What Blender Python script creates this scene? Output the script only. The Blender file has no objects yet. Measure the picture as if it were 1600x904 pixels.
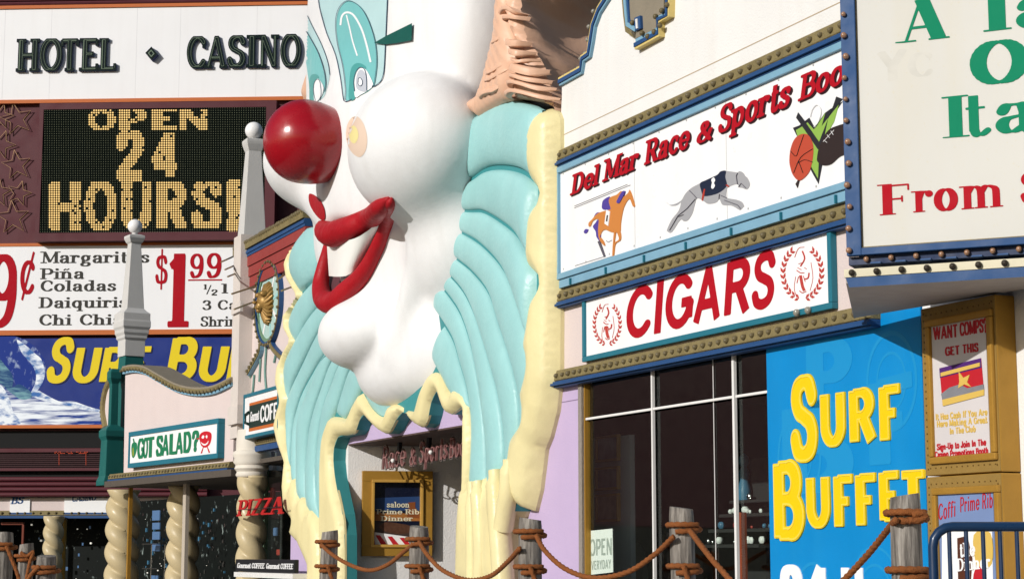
import bpy, bmesh, math, random
import numpy as np
from mathutils import Vector, Matrix
from mathutils.bvhtree import BVHTree
from mathutils.geometry import delaunay_2d_cdt, tessellate_polygon
random.seed(7); np.random.seed(7)
S = bpy.context.scene
COL = S.collection
R = math.radians

# ------------------------------------------------------------------ camera, sky, sun, exposure
FPX, PITCH, CAMZ = 2870.0, R(8.2), 1.35
cd = bpy.data.cameras.new('camera'); cam = bpy.data.objects.new('camera', cd); COL.objects.link(cam)
cd.sensor_width = 36.0; cd.lens = FPX / 1600 * 36; cd.clip_start = 0.1; cd.clip_end = 2000
cam.location = (0, 0, CAMZ); cam.rotation_euler = (R(90) + PITCH, 0, 0)
S.camera = cam
SUN_AZ, SUN_EL = R(46), R(21)          # azimuth to the left of straight behind the camera
w = bpy.data.worlds.new('World'); S.world = w; w.use_nodes = True
nt = w.node_tree; nt.nodes.clear()
sky = nt.nodes.new('ShaderNodeTexSky'); sky.sky_type = 'NISHITA'; sky.sun_disc = False
sdir = Vector((-math.sin(SUN_AZ) * math.cos(SUN_EL), -math.cos(SUN_AZ) * math.cos(SUN_EL), math.sin(SUN_EL)))
sky.sun_elevation = SUN_EL; sky.sun_rotation = math.atan2(sdir.x, sdir.y)
sky.air_density = 1.0; sky.dust_density = 1.2; sky.ozone_density = 1.0
bg = nt.nodes.new('ShaderNodeBackground'); bg.inputs[1].default_value = 0.065
wo = nt.nodes.new('ShaderNodeOutputWorld')
nt.links.new(sky.outputs[0], bg.inputs[0]); nt.links.new(bg.outputs[0], wo.inputs[0])
sl = bpy.data.lights.new('sun', 'SUN'); sl.energy = 3.65; sl.angle = R(0.5); sl.color = (1.0, 0.975, 0.935)
so = bpy.data.objects.new('sun', sl); COL.objects.link(so); so.location = (-20, -20, 30)
so.rotation_euler = sdir.to_track_quat('Z', 'Y').to_euler()
S.view_settings.view_transform = 'Standard'; S.view_settings.look = 'None'
S.view_settings.exposure = 0.1; S.view_settings.gamma = 1.0; S.view_settings.use_curve_mapping = False
S.render.engine = 'CYCLES'
S.cycles.max_bounces = 6; S.cycles.diffuse_bounces = 3; S.cycles.glossy_bounces = 3
S.cycles.transmission_bounces = 4; S.cycles.transparent_max_bounces = 8
S.cycles.caustics_reflective = False; S.cycles.caustics_refractive = False

# ------------------------------------------------------------------ frames: vertical planes of the street front
CAMP = np.array([0, 0, CAMZ]); FW = np.array([0, math.cos(PITCH), math.sin(PITCH)])
UPV = np.array([0, -math.sin(PITCH), math.cos(PITCH)])
def ray(x, y):
    return FW + np.array([1., 0, 0]) * (x - 800) / FPX + UPV * (452 - y) / FPX
class Frame:
    """a vertical plane: u runs along it, z up, t out of it towards the street"""
    def __init__(s, O, deg):
        s.a = R(deg); s.O = np.array([O[0], O[1], 0.])
        s.U = np.array([math.cos(s.a), math.sin(s.a), 0]); s.N = np.array([s.U[1], -s.U[0], 0.])
    def at(s, x, y, t=0.):
        r = ray(x, y); k = ((s.O + s.N * t - CAMP) @ s.N) / (r @ s.N); P = CAMP + r * k
        return (float((P - s.O) @ s.U), float(P[2]))
    def pt(s, x, y, t=0.):
        u, z = s.at(x, y, t); return (u, z, t)
    def poly(s, pts, t=0.):
        return [s.at(x, y, t) for x, y in pts]
    def w(s, u, z, t=0.):
        return s.O + s.U * u + s.N * t + np.array([0, 0, z])
    def loc(s, P):
        d = np.array(P) - s.O
        return (float(d @ s.U), float(d[2]), float(d @ s.N))
F = Frame((0.47, 17.0), -66.1)                       # the long oblique shop front
G = Frame((0.0, 0.0), 0.0)                           # street axes (x, z, -y)

# ------------------------------------------------------------------ materials
MATS = {}
def mat(name, col, rough=0.6, noise=0.0, nscale=6.0, bump=0.0, bscale=40.0, metal=0.0, spec=0.25, coat=0.0,
        emit=None, estr=0.0, streak=0.0, scol=(0.3, 0.25, 0.2), alpha=None, speck=0.0, fine=0.0):
    if name in MATS: return MATS[name]
    m = bpy.data.materials.new(name); m.use_nodes = True
    t = m.node_tree; n = t.nodes; L = t.links; b = n['Principled BSDF']
    b.inputs['Roughness'].default_value = rough; b.inputs['Metallic'].default_value = metal
    b.inputs['Specular IOR Level'].default_value = spec; b.inputs['Coat Weight'].default_value = coat
    b.inputs['Coat Roughness'].default_value = 0.12
    c4 = (*col, 1); b.inputs['Base Color'].default_value = c4
    tc = n.new('ShaderNodeTexCoord'); last = None
    def mixin(fac_out, dark, prev):
        mx = n.new('ShaderNodeMix'); mx.data_type = 'RGBA'
        L.new(fac_out, mx.inputs[0])
        if prev is None: mx.inputs[6].default_value = c4
        else: L.new(prev, mx.inputs[6])
        mx.inputs[7].default_value = (*dark, 1)
        return mx.outputs[2]
    def ramp(src, lo, hi, top):
        r = n.new('ShaderNodeMapRange'); L.new(src, r.inputs[0])
        r.inputs[1].default_value = lo; r.inputs[2].default_value = hi
        r.inputs[3].default_value = 0; r.inputs[4].default_value = top
        return r.outputs[0]
    def tex(scale, detail=5, stretch=None):
        tx = n.new('ShaderNodeTexNoise'); tx.inputs['Scale'].default_value = scale; tx.inputs['Detail'].default_value = detail
        if stretch:
            mp = n.new('ShaderNodeMapping'); mp.inputs['Scale'].default_value = stretch
            L.new(tc.outputs['Object'], mp.inputs[0]); L.new(mp.outputs[0], tx.inputs[0])
        else: L.new(tc.outputs['Object'], tx.inputs[0])
        return tx.outputs['Fac']
    if noise:
        last = mixin(ramp(tex(nscale), 0.35, 0.75, noise), tuple(c * 0.55 for c in col), last)
        rr = n.new('ShaderNodeMapRange'); L.new(tex(nscale * 1.7), rr.inputs[0]); rr.inputs[1].default_value = .3; rr.inputs[2].default_value = .7
        rr.inputs[3].default_value = max(0.04, rough - 0.12); rr.inputs[4].default_value = min(1, rough + 0.12)
        L.new(rr.outputs[0], b.inputs['Roughness'])
    if streak:
        last = mixin(ramp(tex(1.0, 6, (5.0, 5.0, 0.45)), 0.5, 0.8, streak), scol, last)
    if speck:
        last = mixin(ramp(tex(55, 2), 0.66, 0.72, speck), scol, last)
    if fine:
        last = mixin(ramp(tex(140, 2), 0.4, 0.7, fine), tuple(c * 0.6 for c in col), last)
    if last is not None: L.new(last, b.inputs['Base Color'])
    if bump:
        bp = n.new('ShaderNodeBump'); bp.inputs['Strength'].default_value = bump; bp.inputs['Distance'].default_value = 0.02
        L.new(tex(bscale, 4), bp.inputs['Height']); L.new(bp.outputs[0], b.inputs['Normal'])
    if emit:
        b.inputs['Emission Color'].default_value = (*emit, 1); b.inputs['Emission Strength'].default_value = estr
    m.diffuse_color = c4
    MATS[name] = m
    return m
def srgb(r, g, b):
    f = lambda c: (c / 255 / 12.92) if c <= 10.3 else ((c / 255 + .055) / 1.055) ** 2.4
    k = 0.80          # paint reflects less than its sunlit picture value
    return (f(r) * k, f(g) * k, f(b) * k)
def glass(name, tint=(0.9, 1, 0.97), refl=1.0):
    m = bpy.data.materials.new(name); m.use_nodes = True; t = m.node_tree; n = t.nodes; L = t.links; n.clear()
    o = n.new('ShaderNodeOutputMaterial'); mx = n.new('ShaderNodeMixShader'); tr = n.new('ShaderNodeBsdfTransparent')
    gl = n.new('ShaderNodeBsdfGlossy'); gl.inputs['Roughness'].default_value = 0.015; tr.inputs[0].default_value = (*tint, 1)
    fr = n.new('ShaderNodeFresnel'); fr.inputs[0].default_value = 1.45
    mu = n.new('ShaderNodeMath'); mu.operation = 'MULTIPLY'; mu.inputs[1].default_value = refl
    L.new(fr.outputs[0], mu.inputs[0]); L.new(mu.outputs[0], mx.inputs[0]); L.new(tr.outputs[0], mx.inputs[1]); L.new(gl.outputs[0], mx.inputs[2])
    L.new(mx.outputs[0], o.inputs[0]); MATS[name] = m
    return m

# ------------------------------------------------------------------ mesh builder in (u, z, t) of a frame
class MB:
    def __init__(s): s.v = []; s.f = []; s.sm = []
    def add(s, vs, fs, smooth=False):
        k = len(s.v); s.v += [tuple(map(float, q)) for q in vs]
        s.f += [tuple(k + i for i in f) for f in fs]; s.sm += [smooth] * len(fs)
        return s
    def box(s, u0, u1, z0, z1, t0, t1):
        vs = [(u, z, t) for t in (t0, t1) for z in (z0, z1) for u in (u0, u1)]
        return s.add(vs, [(0, 2, 3, 1), (4, 5, 7, 6), (0, 1, 5, 4), (2, 6, 7, 3), (0, 4, 6, 2), (1, 3, 7, 5)])
    def prism(s, loop, t0, t1, smooth=False):
        n = len(loop); vs = [(u, z, t0) for u, z in loop] + [(u, z, t1) for u, z in loop]
        s.add(vs, [tuple(range(n - 1, -1, -1)), tuple(range(n, 2 * n))])
        k = len(s.v) - 2 * n
        for i in range(n): s.f.append((k + i, k + (i + 1) % n, k + n + (i + 1) % n, k + n + i)); s.sm.append(smooth)
        return s
    def loops(s, loops, t0, t1, smooth=False):
        """flat shape with holes (outlines as lists of (u, z)), extruded t0..t1; t0 == t1 gives a flat sheet"""
        flat = [p for l in loops for p in l]; es = []; k = 0
        for l in loops:
            es += [(k + i, k + (i + 1) % len(l)) for i in range(len(l))]; k += len(l)
        ov, oe, of, *_ = delaunay_2d_cdt([Vector(p) for p in flat], es, [], 0, 1e-7)
        Q = np.array([tuple(q) for q in ov]); T3 = np.array([tuple(f) for f in of])
        if len(T3) == 0: return s
        cen = Q[T3].mean(1); ok = np.zeros(len(cen), bool)
        for l in loops: ok ^= inside(cen, l)
        s.add([(u, z, t1) for u, z in Q], [tuple(f) for f in T3[ok]])
        if t1 != t0:
            k = 0
            for l in loops:
                n = len(l)
                s.add([(u, z, t0) for u, z in l] + [(u, z, t1) for u, z in l],
                      [(i, (i + 1) % n, n + (i + 1) % n, n + i) for i in range(n)], smooth)
        return s
    def rings(s, rs, closed=True, cap=True, smooth=True):
        n = len(rs[0]); k = len(s.v)
        for r in rs: s.v += [tuple(map(float, q)) for q in r]
        for j in range(len(rs) - 1):
            for i in range(n if closed else n - 1):
                a = k + j * n + i; b = k + j * n + (i + 1) % n
                s.f.append((a, b, b + n, a + n)); s.sm.append(smooth)
        if cap and closed:
            s.f.append(tuple(k + i for i in range(n - 1, -1, -1))); s.sm.append(False)
            s.f.append(tuple(k + (len(rs) - 1) * n + i for i in range(n))); s.sm.append(False)
        return s
    def tube(s, path, r, seg=8, closed=False):
        P = [np.array(p, float) for p in path]; n = len(P); rr = r if hasattr(r, '__len__') else [r] * n
        rs = []; prev = None
        for i in range(n):
            if closed: d = P[(i + 1) % n] - P[i - 1]
            else: d = P[min(i + 1, n - 1)] - P[max(i - 1, 0)]
            d = d / (np.linalg.norm(d) + 1e-9)
            if prev is None:
                a = np.array([0, 0, 1.]) if abs(d[2]) < 0.9 else np.array([1., 0, 0])
                x = np.cross(d, a)
            else: x = prev - d * (prev @ d)
            x /= np.linalg.norm(x) + 1e-9; prev = x; y = np.cross(d, x)
            rs.append([P[i] + (x * math.cos(q) + y * math.sin(q)) * rr[i] for q in [2 * math.pi * j / seg for j in range(seg)]])
        if closed: rs.append(rs[0])
        return s.rings(rs, cap=not closed)
    def lathe(s, c, prof, seg=16, sq=None):
        """profile [(r, z)] turned round a vertical axis at (u, t); sq = square plan"""
        u0, t0 = c; rs = []
        for r, z in prof:
            if sq: rs.append([(u0 + r * a, z, t0 + r * b) for a, b in ((-1, -1), (1, -1), (1, 1), (-1, 1))])
            else: rs.append([(u0 + r * math.cos(q), z, t0 + r * math.sin(q)) for q in [2 * math.pi * j / seg for j in range(seg)]])
        return s.rings(rs, smooth=not sq)
    def ball(s, c, r, seg=12, rg=8, flat=1.0):
        rs = []
        for j in range(1, rg):
            a = math.pi * j / rg
            rs.append([(c[0] + r * math.sin(a) * math.cos(q), c[1] - r * math.cos(a), c[2] + r * flat * math.sin(a) * math.sin(q)) for q in [2 * math.pi * i / seg for i in range(seg)]])
        return s.rings(rs)
class Thing:
    def __init__(s, name, label, cat, fr, base, group=None, kind=None):
        s.fr = fr; s.b = base
        o = bpy.data.objects.new(name, None); COL.objects.link(o)
        o.location = fr.w(*base); o.rotation_euler = (0, 0, fr.a); o.empty_display_size = 0.2
        s.o = o; tag(o, label, cat, group, kind or ('thing' if name.split('_')[-1] in ('column', 'pillar', 'door', 'window') else None))
    def part(s, name, mb, m, parent=None, bev=0.0, label=None, ang=40, merge=False, kind=None):
        ob = mesh_obj(name, mb, m, s.fr, s.b, bev, ang, merge)
        ob.parent = parent or s.o
        if label: ob['label'] = label
        if kind: ob['kind'] = kind
        return ob
def tag(o, label=None, cat=None, group=None, kind=None):
    if label: o['label'] = label
    if cat: o['category'] = cat
    if group: o['group'] = group
    if kind: o['kind'] = kind
    return o
def mesh_obj(name, mb, m, fr, base, bev=0.0, ang=40, merge=False):
    me = bpy.data.meshes.new(name)
    me.from_pydata([(u - base[0], -(t - base[2]), z - base[1]) for u, z, t in mb.v], [], mb.f)
    me.polygons.foreach_set('use_smooth', mb.sm)
    bm = bmesh.new(); bm.from_mesh(me)
    if merge: bmesh.ops.remove_doubles(bm, verts=bm.verts, dist=1e-4)
    bmesh.ops.recalc_face_normals(bm, faces=bm.faces)
    if bev:
        es = [e for e in bm.edges if len(e.link_faces) == 2 and e.calc_face_angle(0) > 0.5]
        bmesh.ops.bevel(bm, geom=es, offset=bev, segments=2, affect='EDGES', profile=0.6, clamp_overlap=True)
    bm.to_mesh(me); bm.free()
    if any(mb.sm): me.set_sharp_from_angle(angle=R(ang))
    if isinstance(m, (list, tuple)):
        for q in m: me.materials.append(q)
    else: me.materials.append(m)
    ob = bpy.data.objects.new(name, me); COL.objects.link(ob)
    return ob
def single(name, mb, m, fr, base, label, cat, group=None, kind=None, bev=0.0, ang=40):
    """a thing that is one mesh"""
    ob = mesh_obj(name, mb, m, fr, base, bev, ang)
    ob.location = fr.w(*base); ob.rotation_euler = (0, 0, fr.a)
    return tag(ob, label, cat, group, kind or ('thing' if name == 'door_post' else None))
def copy_tree(o, parent=None):
    c = o.copy(); COL.objects.link(c)
    if parent is not None: c.parent = parent
    for ch in list(o.children): copy_tree(ch, c)
    return c

# ------------------------------------------------------------------ curves and outlines
def smooth(pts, n=6, closed=False):
    P = [np.array(p, float) for p in pts]; m = len(P); out = []
    for i in range(m if closed else m - 1):
        p1 = P[i]; p2 = P[(i + 1) % m]
        p0 = P[i - 1] if (closed or i > 0) else p1 * 2 - p2
        p3 = P[(i + 2) % m] if (closed or i + 2 < m) else p2 * 2 - p1
        for k in range(n):
            q = k / n
            out.append(tuple(0.5 * ((2 * p1) + (p2 - p0) * q + (2 * p0 - 5 * p1 + 4 * p2 - p3) * q * q + (3 * p1 - p0 - 3 * p2 + p3) * q ** 3)))
    if not closed: out.append(tuple(P[-1]))
    return out
def resample(pts, n):
    P = np.array(pts, float); d = np.r_[0, np.cumsum(np.linalg.norm(np.diff(P, axis=0), axis=1))]
    q = np.linspace(0, d[-1], n)
    return [tuple(np.interp(t, d, P[:, k]) for k in range(P.shape[1])) for t in q]
def seg_dist(P, loop):
    A = np.array(loop); B = np.roll(A, -1, axis=0); best = np.full(len(P), 1e9)
    for a, b in zip(A, B):
        ab = b - a; q = np.clip(((P - a) @ ab) / (ab @ ab + 1e-12), 0, 1)
        best = np.minimum(best, np.linalg.norm(P - a - q[:, None] * ab, axis=1))
    return best
def inside(P, loop):
    A = np.array(loop); B = np.roll(A, -1, axis=0); c = np.zeros(len(P), bool)
    for a, b in zip(A, B):
        m = ((a[1] > P[:, 1]) != (b[1] > P[:, 1]))
        if m.any():
            x = (b[0] - a[0]) * (P[:, 1] - a[1]) / (b[1] - a[1] + 1e-15) + a[0]
            c ^= m & (P[:, 0] < x)
    return c
def fill_tri(loop, sp):
    """triangles inside an outline, with inner points about sp apart: (points, faces, n_boundary)"""
    lp = []
    for i in range(len(loop)):
        a = np.array(loop[i]); b = np.array(loop[(i + 1) % len(loop)]); L = np.linalg.norm(b - a)
        k = max(1, int(L / sp))
        lp += [tuple(a + (b - a) * j / k) for j in range(k)]
    A = np.array(lp); lo = A.min(0); hi = A.max(0)
    gx = np.arange(lo[0], hi[0], sp); gy = np.arange(lo[1], hi[1], sp * 0.87)
    pts = np.array([(x + (sp / 2 if j % 2 else 0), y) for j, y in enumerate(gy) for x in gx])
    if len(pts):
        pts = pts[inside(pts, lp)]
    if len(pts): pts = pts[seg_dist(pts, lp) > sp * 0.45]
    vs = [Vector(p) for p in lp] + [Vector(p) for p in pts]
    n = len(lp)
    ov, oe, of, *_ = delaunay_2d_cdt(vs, [(i, (i + 1) % n) for i in range(n)], [], 0, 1e-6)
    Q = np.array([tuple(q) for q in ov])
    fs = [tuple(f) for f in of]
    cen = np.array([Q[list(f)].mean(0) for f in fs])
    ok = inside(cen, lp)
    return Q, [f for f, k in zip(fs, ok) if k], lp
def puff(loop, t0, h, rad, sp, back=None, bias=None):
    """a rounded solid over an outline (u, z): height h reached rad in from the edge; back = depth of its back edge"""
    Q, fs, lp = fill_tri(loop, sp)
    d = seg_dist(Q, lp); q = np.clip(d / rad, 0, 1)
    hh = h * np.sqrt(1 - (1 - q) ** 2)
    if bias is not None: hh = hh + np.array([bias(*p) for p in Q]) * q
    mb = MB(); mb.add([(p[0], p[1], t0 + e) for p, e in zip(Q, hh)], fs, True)
    if back is not None:
        n = len(lp)
        mb.add([(p[0], p[1], back) for p in lp] + [(p[0], p[1], t0) for p in lp], [(i, (i + 1) % n, n + (i + 1) % n, n + i) for i in range(n)], False)
    return mb
def fold(la, lb, t0, k=0.5, n=24, m=9, e0=0.0, e1=0.0, back=None):
    """a swelling fold between two rails (u, z): half-round section, k = height per width; e0 / e1 round its ends off"""
    A = resample(la, n); B = resample(lb, n); mb = MB(); rs = []
    for i in range(n):
        a = np.array(A[i]); b = np.array(B[i]); wd = np.linalg.norm(b - a); q = i / (n - 1); e = 1.0
        if e0 and q < e0: e *= math.sqrt(max(0, 1 - (1 - q / e0) ** 2))
        if e1 and q > 1 - e1: e *= math.sqrt(max(0, 1 - (1 - (1 - q) / e1) ** 2))
        row = []
        for j in range(m):
            th = math.pi * j / (m - 1); s = 0.5 - 0.5 * math.cos(th)
            p = a + (b - a) * s
            row.append((p[0], p[1], t0 + k * wd * max(0.0, math.sin(th)) ** 0.8 * e))
        if back is not None: row = [(a[0], a[1], back)] + row + [(b[0], b[1], back)]
        rs.append(row)
    mb.rings(rs, closed=False)
    return mb
# ------------------------------------------------------------------ lettering: strokes -> distance field -> outlines
def Ln(*a, w=None): return ('L', [(a[i], a[i + 1]) for i in range(0, len(a), 2)], w)
def Cv(*a, w=None): return ('C', smooth([(a[i], a[i + 1]) for i in range(0, len(a), 2)], 5), w)
def Ea(cx, cy, rx, ry, a0=0, a1=360, w=None):
    n = max(6, int(abs(a1 - a0) / 12)); return ('C', [(cx + rx * math.cos(R(a0 + (a1 - a0) * i / n)), cy + ry * math.sin(R(a0 + (a1 - a0) * i / n))) for i in range(n + 1)], w)
X = .68
GL = {  # char: (advance, strokes, serif points)
 'A': (.86, [Ln(.08, 0, .43, 1, w='t'), Ln(.43, 1, .78, 0, w='T'), Ln(.2, .32, .66, .32)], [(.08, 0), (.78, 0)]),
 'B': (.74, [Ln(.14, 0, .14, 1), Ln(.14, .94, .4, .94), Ln(.14, .52, .42, .52), Ln(.14, .06, .42, .06), Ea(.4, .73, .2, .21, -90, 90), Ea(.42, .29, .24, .23, -90, 90)], [(.1, 0, 1), (.1, 1, 1)]),
 'C': (.76, [Ea(.42, .5, .32, .46, 42, 318)], [(.66, .74, 3)]),
 'D': (.80, [Ln(.14, 0, .14, 1), Ln(.14, .94, .36, .94), Ln(.14, .06, .36, .06), Ea(.36, .5, .32, .44, -90, 90)], [(.1, 0, 1), (.1, 1, 1)]),
 'E': (.68, [Ln(.14, 0, .14, 1), Ln(.14, .94, .6, .94), Ln(.14, .06, .62, .06), Ln(.14, .52, .48, .52)], [(.1, 0, 1), (.1, 1, 1), (.6, .88, 3), (.62, .13, 3)]),
 'F': (.66, [Ln(.14, 0, .14, 1), Ln(.14, .94, .6, .94), Ln(.14, .50, .46, .50)], [(.14, 0), (.1, 1, 1), (.6, .87, 3), (.46, .5, 3)]),
 'G': (.80, [Ea(.42, .5, .32, .46, 42, 350), Ln(.72, .46, .72, .12), Ln(.48, .46, .76, .46)], []),
 'H': (.80, [Ln(.14, 0, .14, 1), Ln(.66, 0, .66, 1), Ln(.14, .5, .66, .5)], [(.14, 0), (.66, 0), (.14, 1), (.66, 1)]),
 'I': (.34, [Ln(.17, 0, .17, 1)], [(.17, 0), (.17, 1)]),
 'L': (.64, [Ln(.14, 0, .14, 1), Ln(.14, .06, .58, .06)], [(.1, 0, 1), (.14, 1), (.58, .13, 3)]),
 'M': (.98, [Ln(.12, 0, .14, 1, w='t'), Ln(.14, 1, .49, .08, w='T'), Ln(.49, .08, .84, 1, w='t'), Ln(.84, 1, .86, 0)], [(.12, 0), (.86, 0), (.08, 1, 1), (.9, 1, 2)]),
 'N': (.82, [Ln(.14, 0, .14, 1, w='t'), Ln(.14, 1, .68, 0, w='T'), Ln(.68, 0, .68, 1, w='t')], [(.14, 0), (.1, 1, 1), (.68, 1)]),
 'O': (.86, [Ea(.43, .5, .34, .46)], []),
 'P': (.70, [Ln(.14, 0, .14, 1), Ln(.14, .94, .4, .94), Ln(.14, .46, .4, .46), Ea(.4, .7, .22, .24, -90, 90)], [(.14, 0), (.1, 1, 1)]),
 'R': (.78, [Ln(.14, 0, .14, 1), Ln(.14, .94, .4, .94), Ln(.14, .5, .4, .5), Ea(.4, .72, .21, .22, -90, 90), Ln(.4, .5, .66, .0, w='T')], [(.14, 0), (.1, 1, 1), (.7, 0)]),
 'S': (.68, [Cv(.58, .78, .5, .92, .34, .95, .18, .88, .13, .74, .2, .60, .36, .52, .52, .43, .58, .28, .52, .12, .34, .05, .16, .1, .09, .24)], []),
 'T': (.74, [Ln(.37, 0, .37, 1), Ln(.06, .94, .68, .94)], [(.37, 0), (.06, .87, 3), (.68, .87, 3)]),
 'U': (.78, [Ln(.14, 1, .14, .36), Ea(.39, .36, .25, .31, 180, 360), Ln(.64, .36, .64, 1)], [(.14, 1), (.64, 1)]),
 'W': (1.1, [Ln(.06, 1, .3, 0, w='T'), Ln(.3, 0, .54, 1, w='t'), Ln(.54, 1, .78, 0, w='T'), Ln(.78, 0, 1.02, 1, w='t')], []),
 'Z': (.70, [Ln(.08, .94, .62, .94), Ln(.6, .96, .1, .04, w='T'), Ln(.08, .06, .62, .06)], []),
 'J': (.6, [Ln(.44, 1, .44, .3), Cv(.44, .32, .4, .1, .26, .04, .12, .1, .08, .26)], []),
 'K': (.78, [Ln(.14, 0, .14, 1), Ln(.14, .4, .66, 1, w='t'), Ln(.32, .58, .7, 0, w='T')], []),
 'Y': (.76, [Ln(.08, 1, .38, .45), Ln(.68, 1, .38, .45), Ln(.38, .5, .38, 0)], []),
 'V': (.8, [Ln(.06, 1, .4, 0, w='T'), Ln(.4, 0, .74, 1, w='t')], []),
 'a': (.62, [Cv(.12, .5, .18, .61, .3, .64, .42, .6, .46, .46), Ln(.46, .5, .46, .1), Cv(.46, .38, .3, .36, .16, .3, .11, .18, .17, .06, .3, .04, .46, .16), Cv(.46, .12, .5, .04, .58, .04)], []),
 'b': (.66, [Ln(.14, 0, .14, 1), Ea(.34, .33, .21, .3)], [(.1, 1, 1)]),
 'c': (.58, [Ea(.33, .34, .22, .31, 45, 315)], [(.48, .52, 3)]),
 'd': (.68, [Ln(.5, 0, .5, 1), Ea(.31, .33, .21, .3)], [(.54, 0, 2), (.46, 1, 1)]),
 'e': (.60, [Ea(.32, .34, .23, .31, 0, 318), Ln(.1, .35, .55, .35, w='t')], []),
 'f': (.42, [Ln(.18, 0, .18, .75), Cv(.18, .72, .2, .9, .3, .96, .42, .9), Ln(.04, X - .05, .4, X - .05)], [(.18, 0)]),
 'g': (.62, [Ea(.28, .42, .18, .22), Ln(.42, .6, .58, .62), Cv(.2, .22, .14, .12, .26, .04, .44, .02, .5, -.1, .42, -.22, .26, -.25, .1, -.2, .08, -.08, .2, .04)], []),
 'h': (.70, [Ln(.14, 0, .14, 1), Cv(.14, .46, .24, .61, .38, .63, .5, .52, .52, .36), Ln(.52, .4, .52, 0)], [(.14, 0), (.52, 0), (.1, 1, 1)]),
 'i': (.34, [Ln(.17, 0, .17, X), ('D', [(.17, .88)], None)], [(.17, 0), (.13, X, 1)]),
 'k': (.68, [Ln(.14, 0, .14, 1), Ln(.14, .26, .5, .64, w='t'), Ln(.28, .4, .56, 0, w='T')], [(.14, 0), (.1, 1, 1), (.56, 0)]),
 'l': (.34, [Ln(.17, 0, .17, 1)], [(.17, 0), (.13, 1, 1)]),
 'm': (1.06, [Ln(.14, 0, .14, X), Cv(.14, .46, .24, .61, .36, .63, .46, .54, .48, .38), Ln(.48, .4, .48, 0), Cv(.48, .46, .58, .61, .7, .63, .84, .54, .86, .38), Ln(.86, .4, .86, 0)], [(.14, 0), (.48, 0), (.86, 0), (.1, X, 1)]),
 'n': (.70, [Ln(.14, 0, .14, X), Cv(.14, .46, .24, .61, .38, .63, .5, .52, .52, .36), Ln(.52, .4, .52, 0)], [(.14, 0), (.52, 0), (.1, X, 1)]),
 'o': (.64, [Ea(.32, .34, .23, .31)], []),
 'p': (.68, [Ln(.14, -.3, .14, X), Ea(.34, .34, .21, .3)], [(.14, -.3), (.1, X, 1)]),
 'q': (.68, [Ln(.5, -.3, .5, X), Ea(.31, .34, .21, .3)], [(.5, -.3)]),
 'r': (.52, [Ln(.14, 0, .14, X), Cv(.14, .42, .2, .58, .3, .64, .42, .6), ('D', [(.42, .57)], None)], [(.14, 0), (.1, X, 1)]),
 's': (.52, [Cv(.42, .54, .36, .62, .24, .64, .13, .58, .12, .47, .24, .38, .36, .3, .42, .2, .36, .08, .24, .04, .12, .08, .07, .18)], [(.42, .54, 3), (.08, .16, 3)]),
 't': (.44, [Ln(.18, .12, .18, .92), Cv(.18, .16, .22, .05, .32, .04, .42, .12), Ln(.04, X - .04, .38, X - .04)], []),
 'u': (.70, [Ln(.14, X, .14, .26), Cv(.14, .3, .16, .12, .28, .04, .4, .07, .52, .2), Ln(.52, X, .52, 0)], [(.1, X, 1), (.48, X, 1), (.56, 0, 2)]),
 'ñ': (.70, [Ln(.14, 0, .14, X), Cv(.14, .46, .24, .61, .38, .63, .5, .52, .52, .36), Ln(.52, .4, .52, 0), Cv(.18, .8, .26, .9, .36, .84, .46, .92, w='t')], [(.14, 0), (.52, 0), (.1, X, 1)]),
 'y': (.64, [Ln(.08, X, .32, .04, w='T'), Ln(.56, X, .22, -.28, w='t')], []), 'v': (.62, [Ln(.08, X, .31, 0, w='T'), Ln(.54, X, .31, 0, w='t')], []),
 '0': (.70, [Ea(.35, .5, .25, .46)], []),
 '1': (.5, [Ln(.27, 0, .27, 1), Ln(.08, .82, .27, .96, w='t')], [(.27, 0)]),
 '2': (.66, [Cv(.11, .74, .16, .9, .32, .96, .48, .9, .54, .74, .48, .58, .3, .36, .1, .08), Ln(.08, .06, .58, .06, w='T')], []),
 '3': (.64, [Cv(.1, .8, .2, .94, .36, .95, .5, .86, .5, .68, .4, .56, .26, .53), Cv(.26, .53, .44, .5, .55, .38, .53, .16, .38, .05, .2, .06, .09, .2)], []),
 '4': (.70, [Ln(.48, 0, .48, 1), Ln(.48, 1, .06, .3), Ln(.06, .28, .64, .28)], []),
 '9': (.68, [Ea(.34, .68, .24, .27), Cv(.58, .68, .58, .4, .5, .16, .34, .05, .18, .06, .1, .2)], []),
 '$': (.68, [Cv(.54, .72, .48, .84, .34, .87, .18, .82, .13, .7, .2, .58, .36, .51, .52, .43, .57, .3, .52, .16, .34, .11, .16, .15, .1, .28), Ln(.34, -.1, .34, 1.1, w='t')], []),
 '¢': (.66, [Ea(.35, .42, .23, .33, 40, 320), Ln(.14, -.08, .54, .98, w='t')], []),
 '&': (.82, [Cv(.7, .46, .62, .2, .42, .04, .2, .06, .1, .22, .16, .42, .36, .56, .48, .72, .42, .9, .28, .94, .2, .82, .26, .62, .46, .34, .74, .02)], []),
 '?': (.6, [Cv(.1, .72, .14, .9, .3, .96, .48, .9, .52, .72, .44, .56, .32, .44, .3, .28), ('D', [(.3, .07)], None)], []),
 '!': (.3, [Ln(.15, .3, .15, 1), ('D', [(.15, .08)], None)], []),
 '/': (.4, [Ln(.0, -.05, .36, 1.0, w='t')], []), '-': (.4, [Ln(.06, .36, .34, .36)], []), '.': (.26, [('D', [(.13, .07)], None)], []),
 "'": (.2, [Ln(.1, .75, .1, 1, w='t')], []), ' ': (.36, [], []),
}
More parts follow.
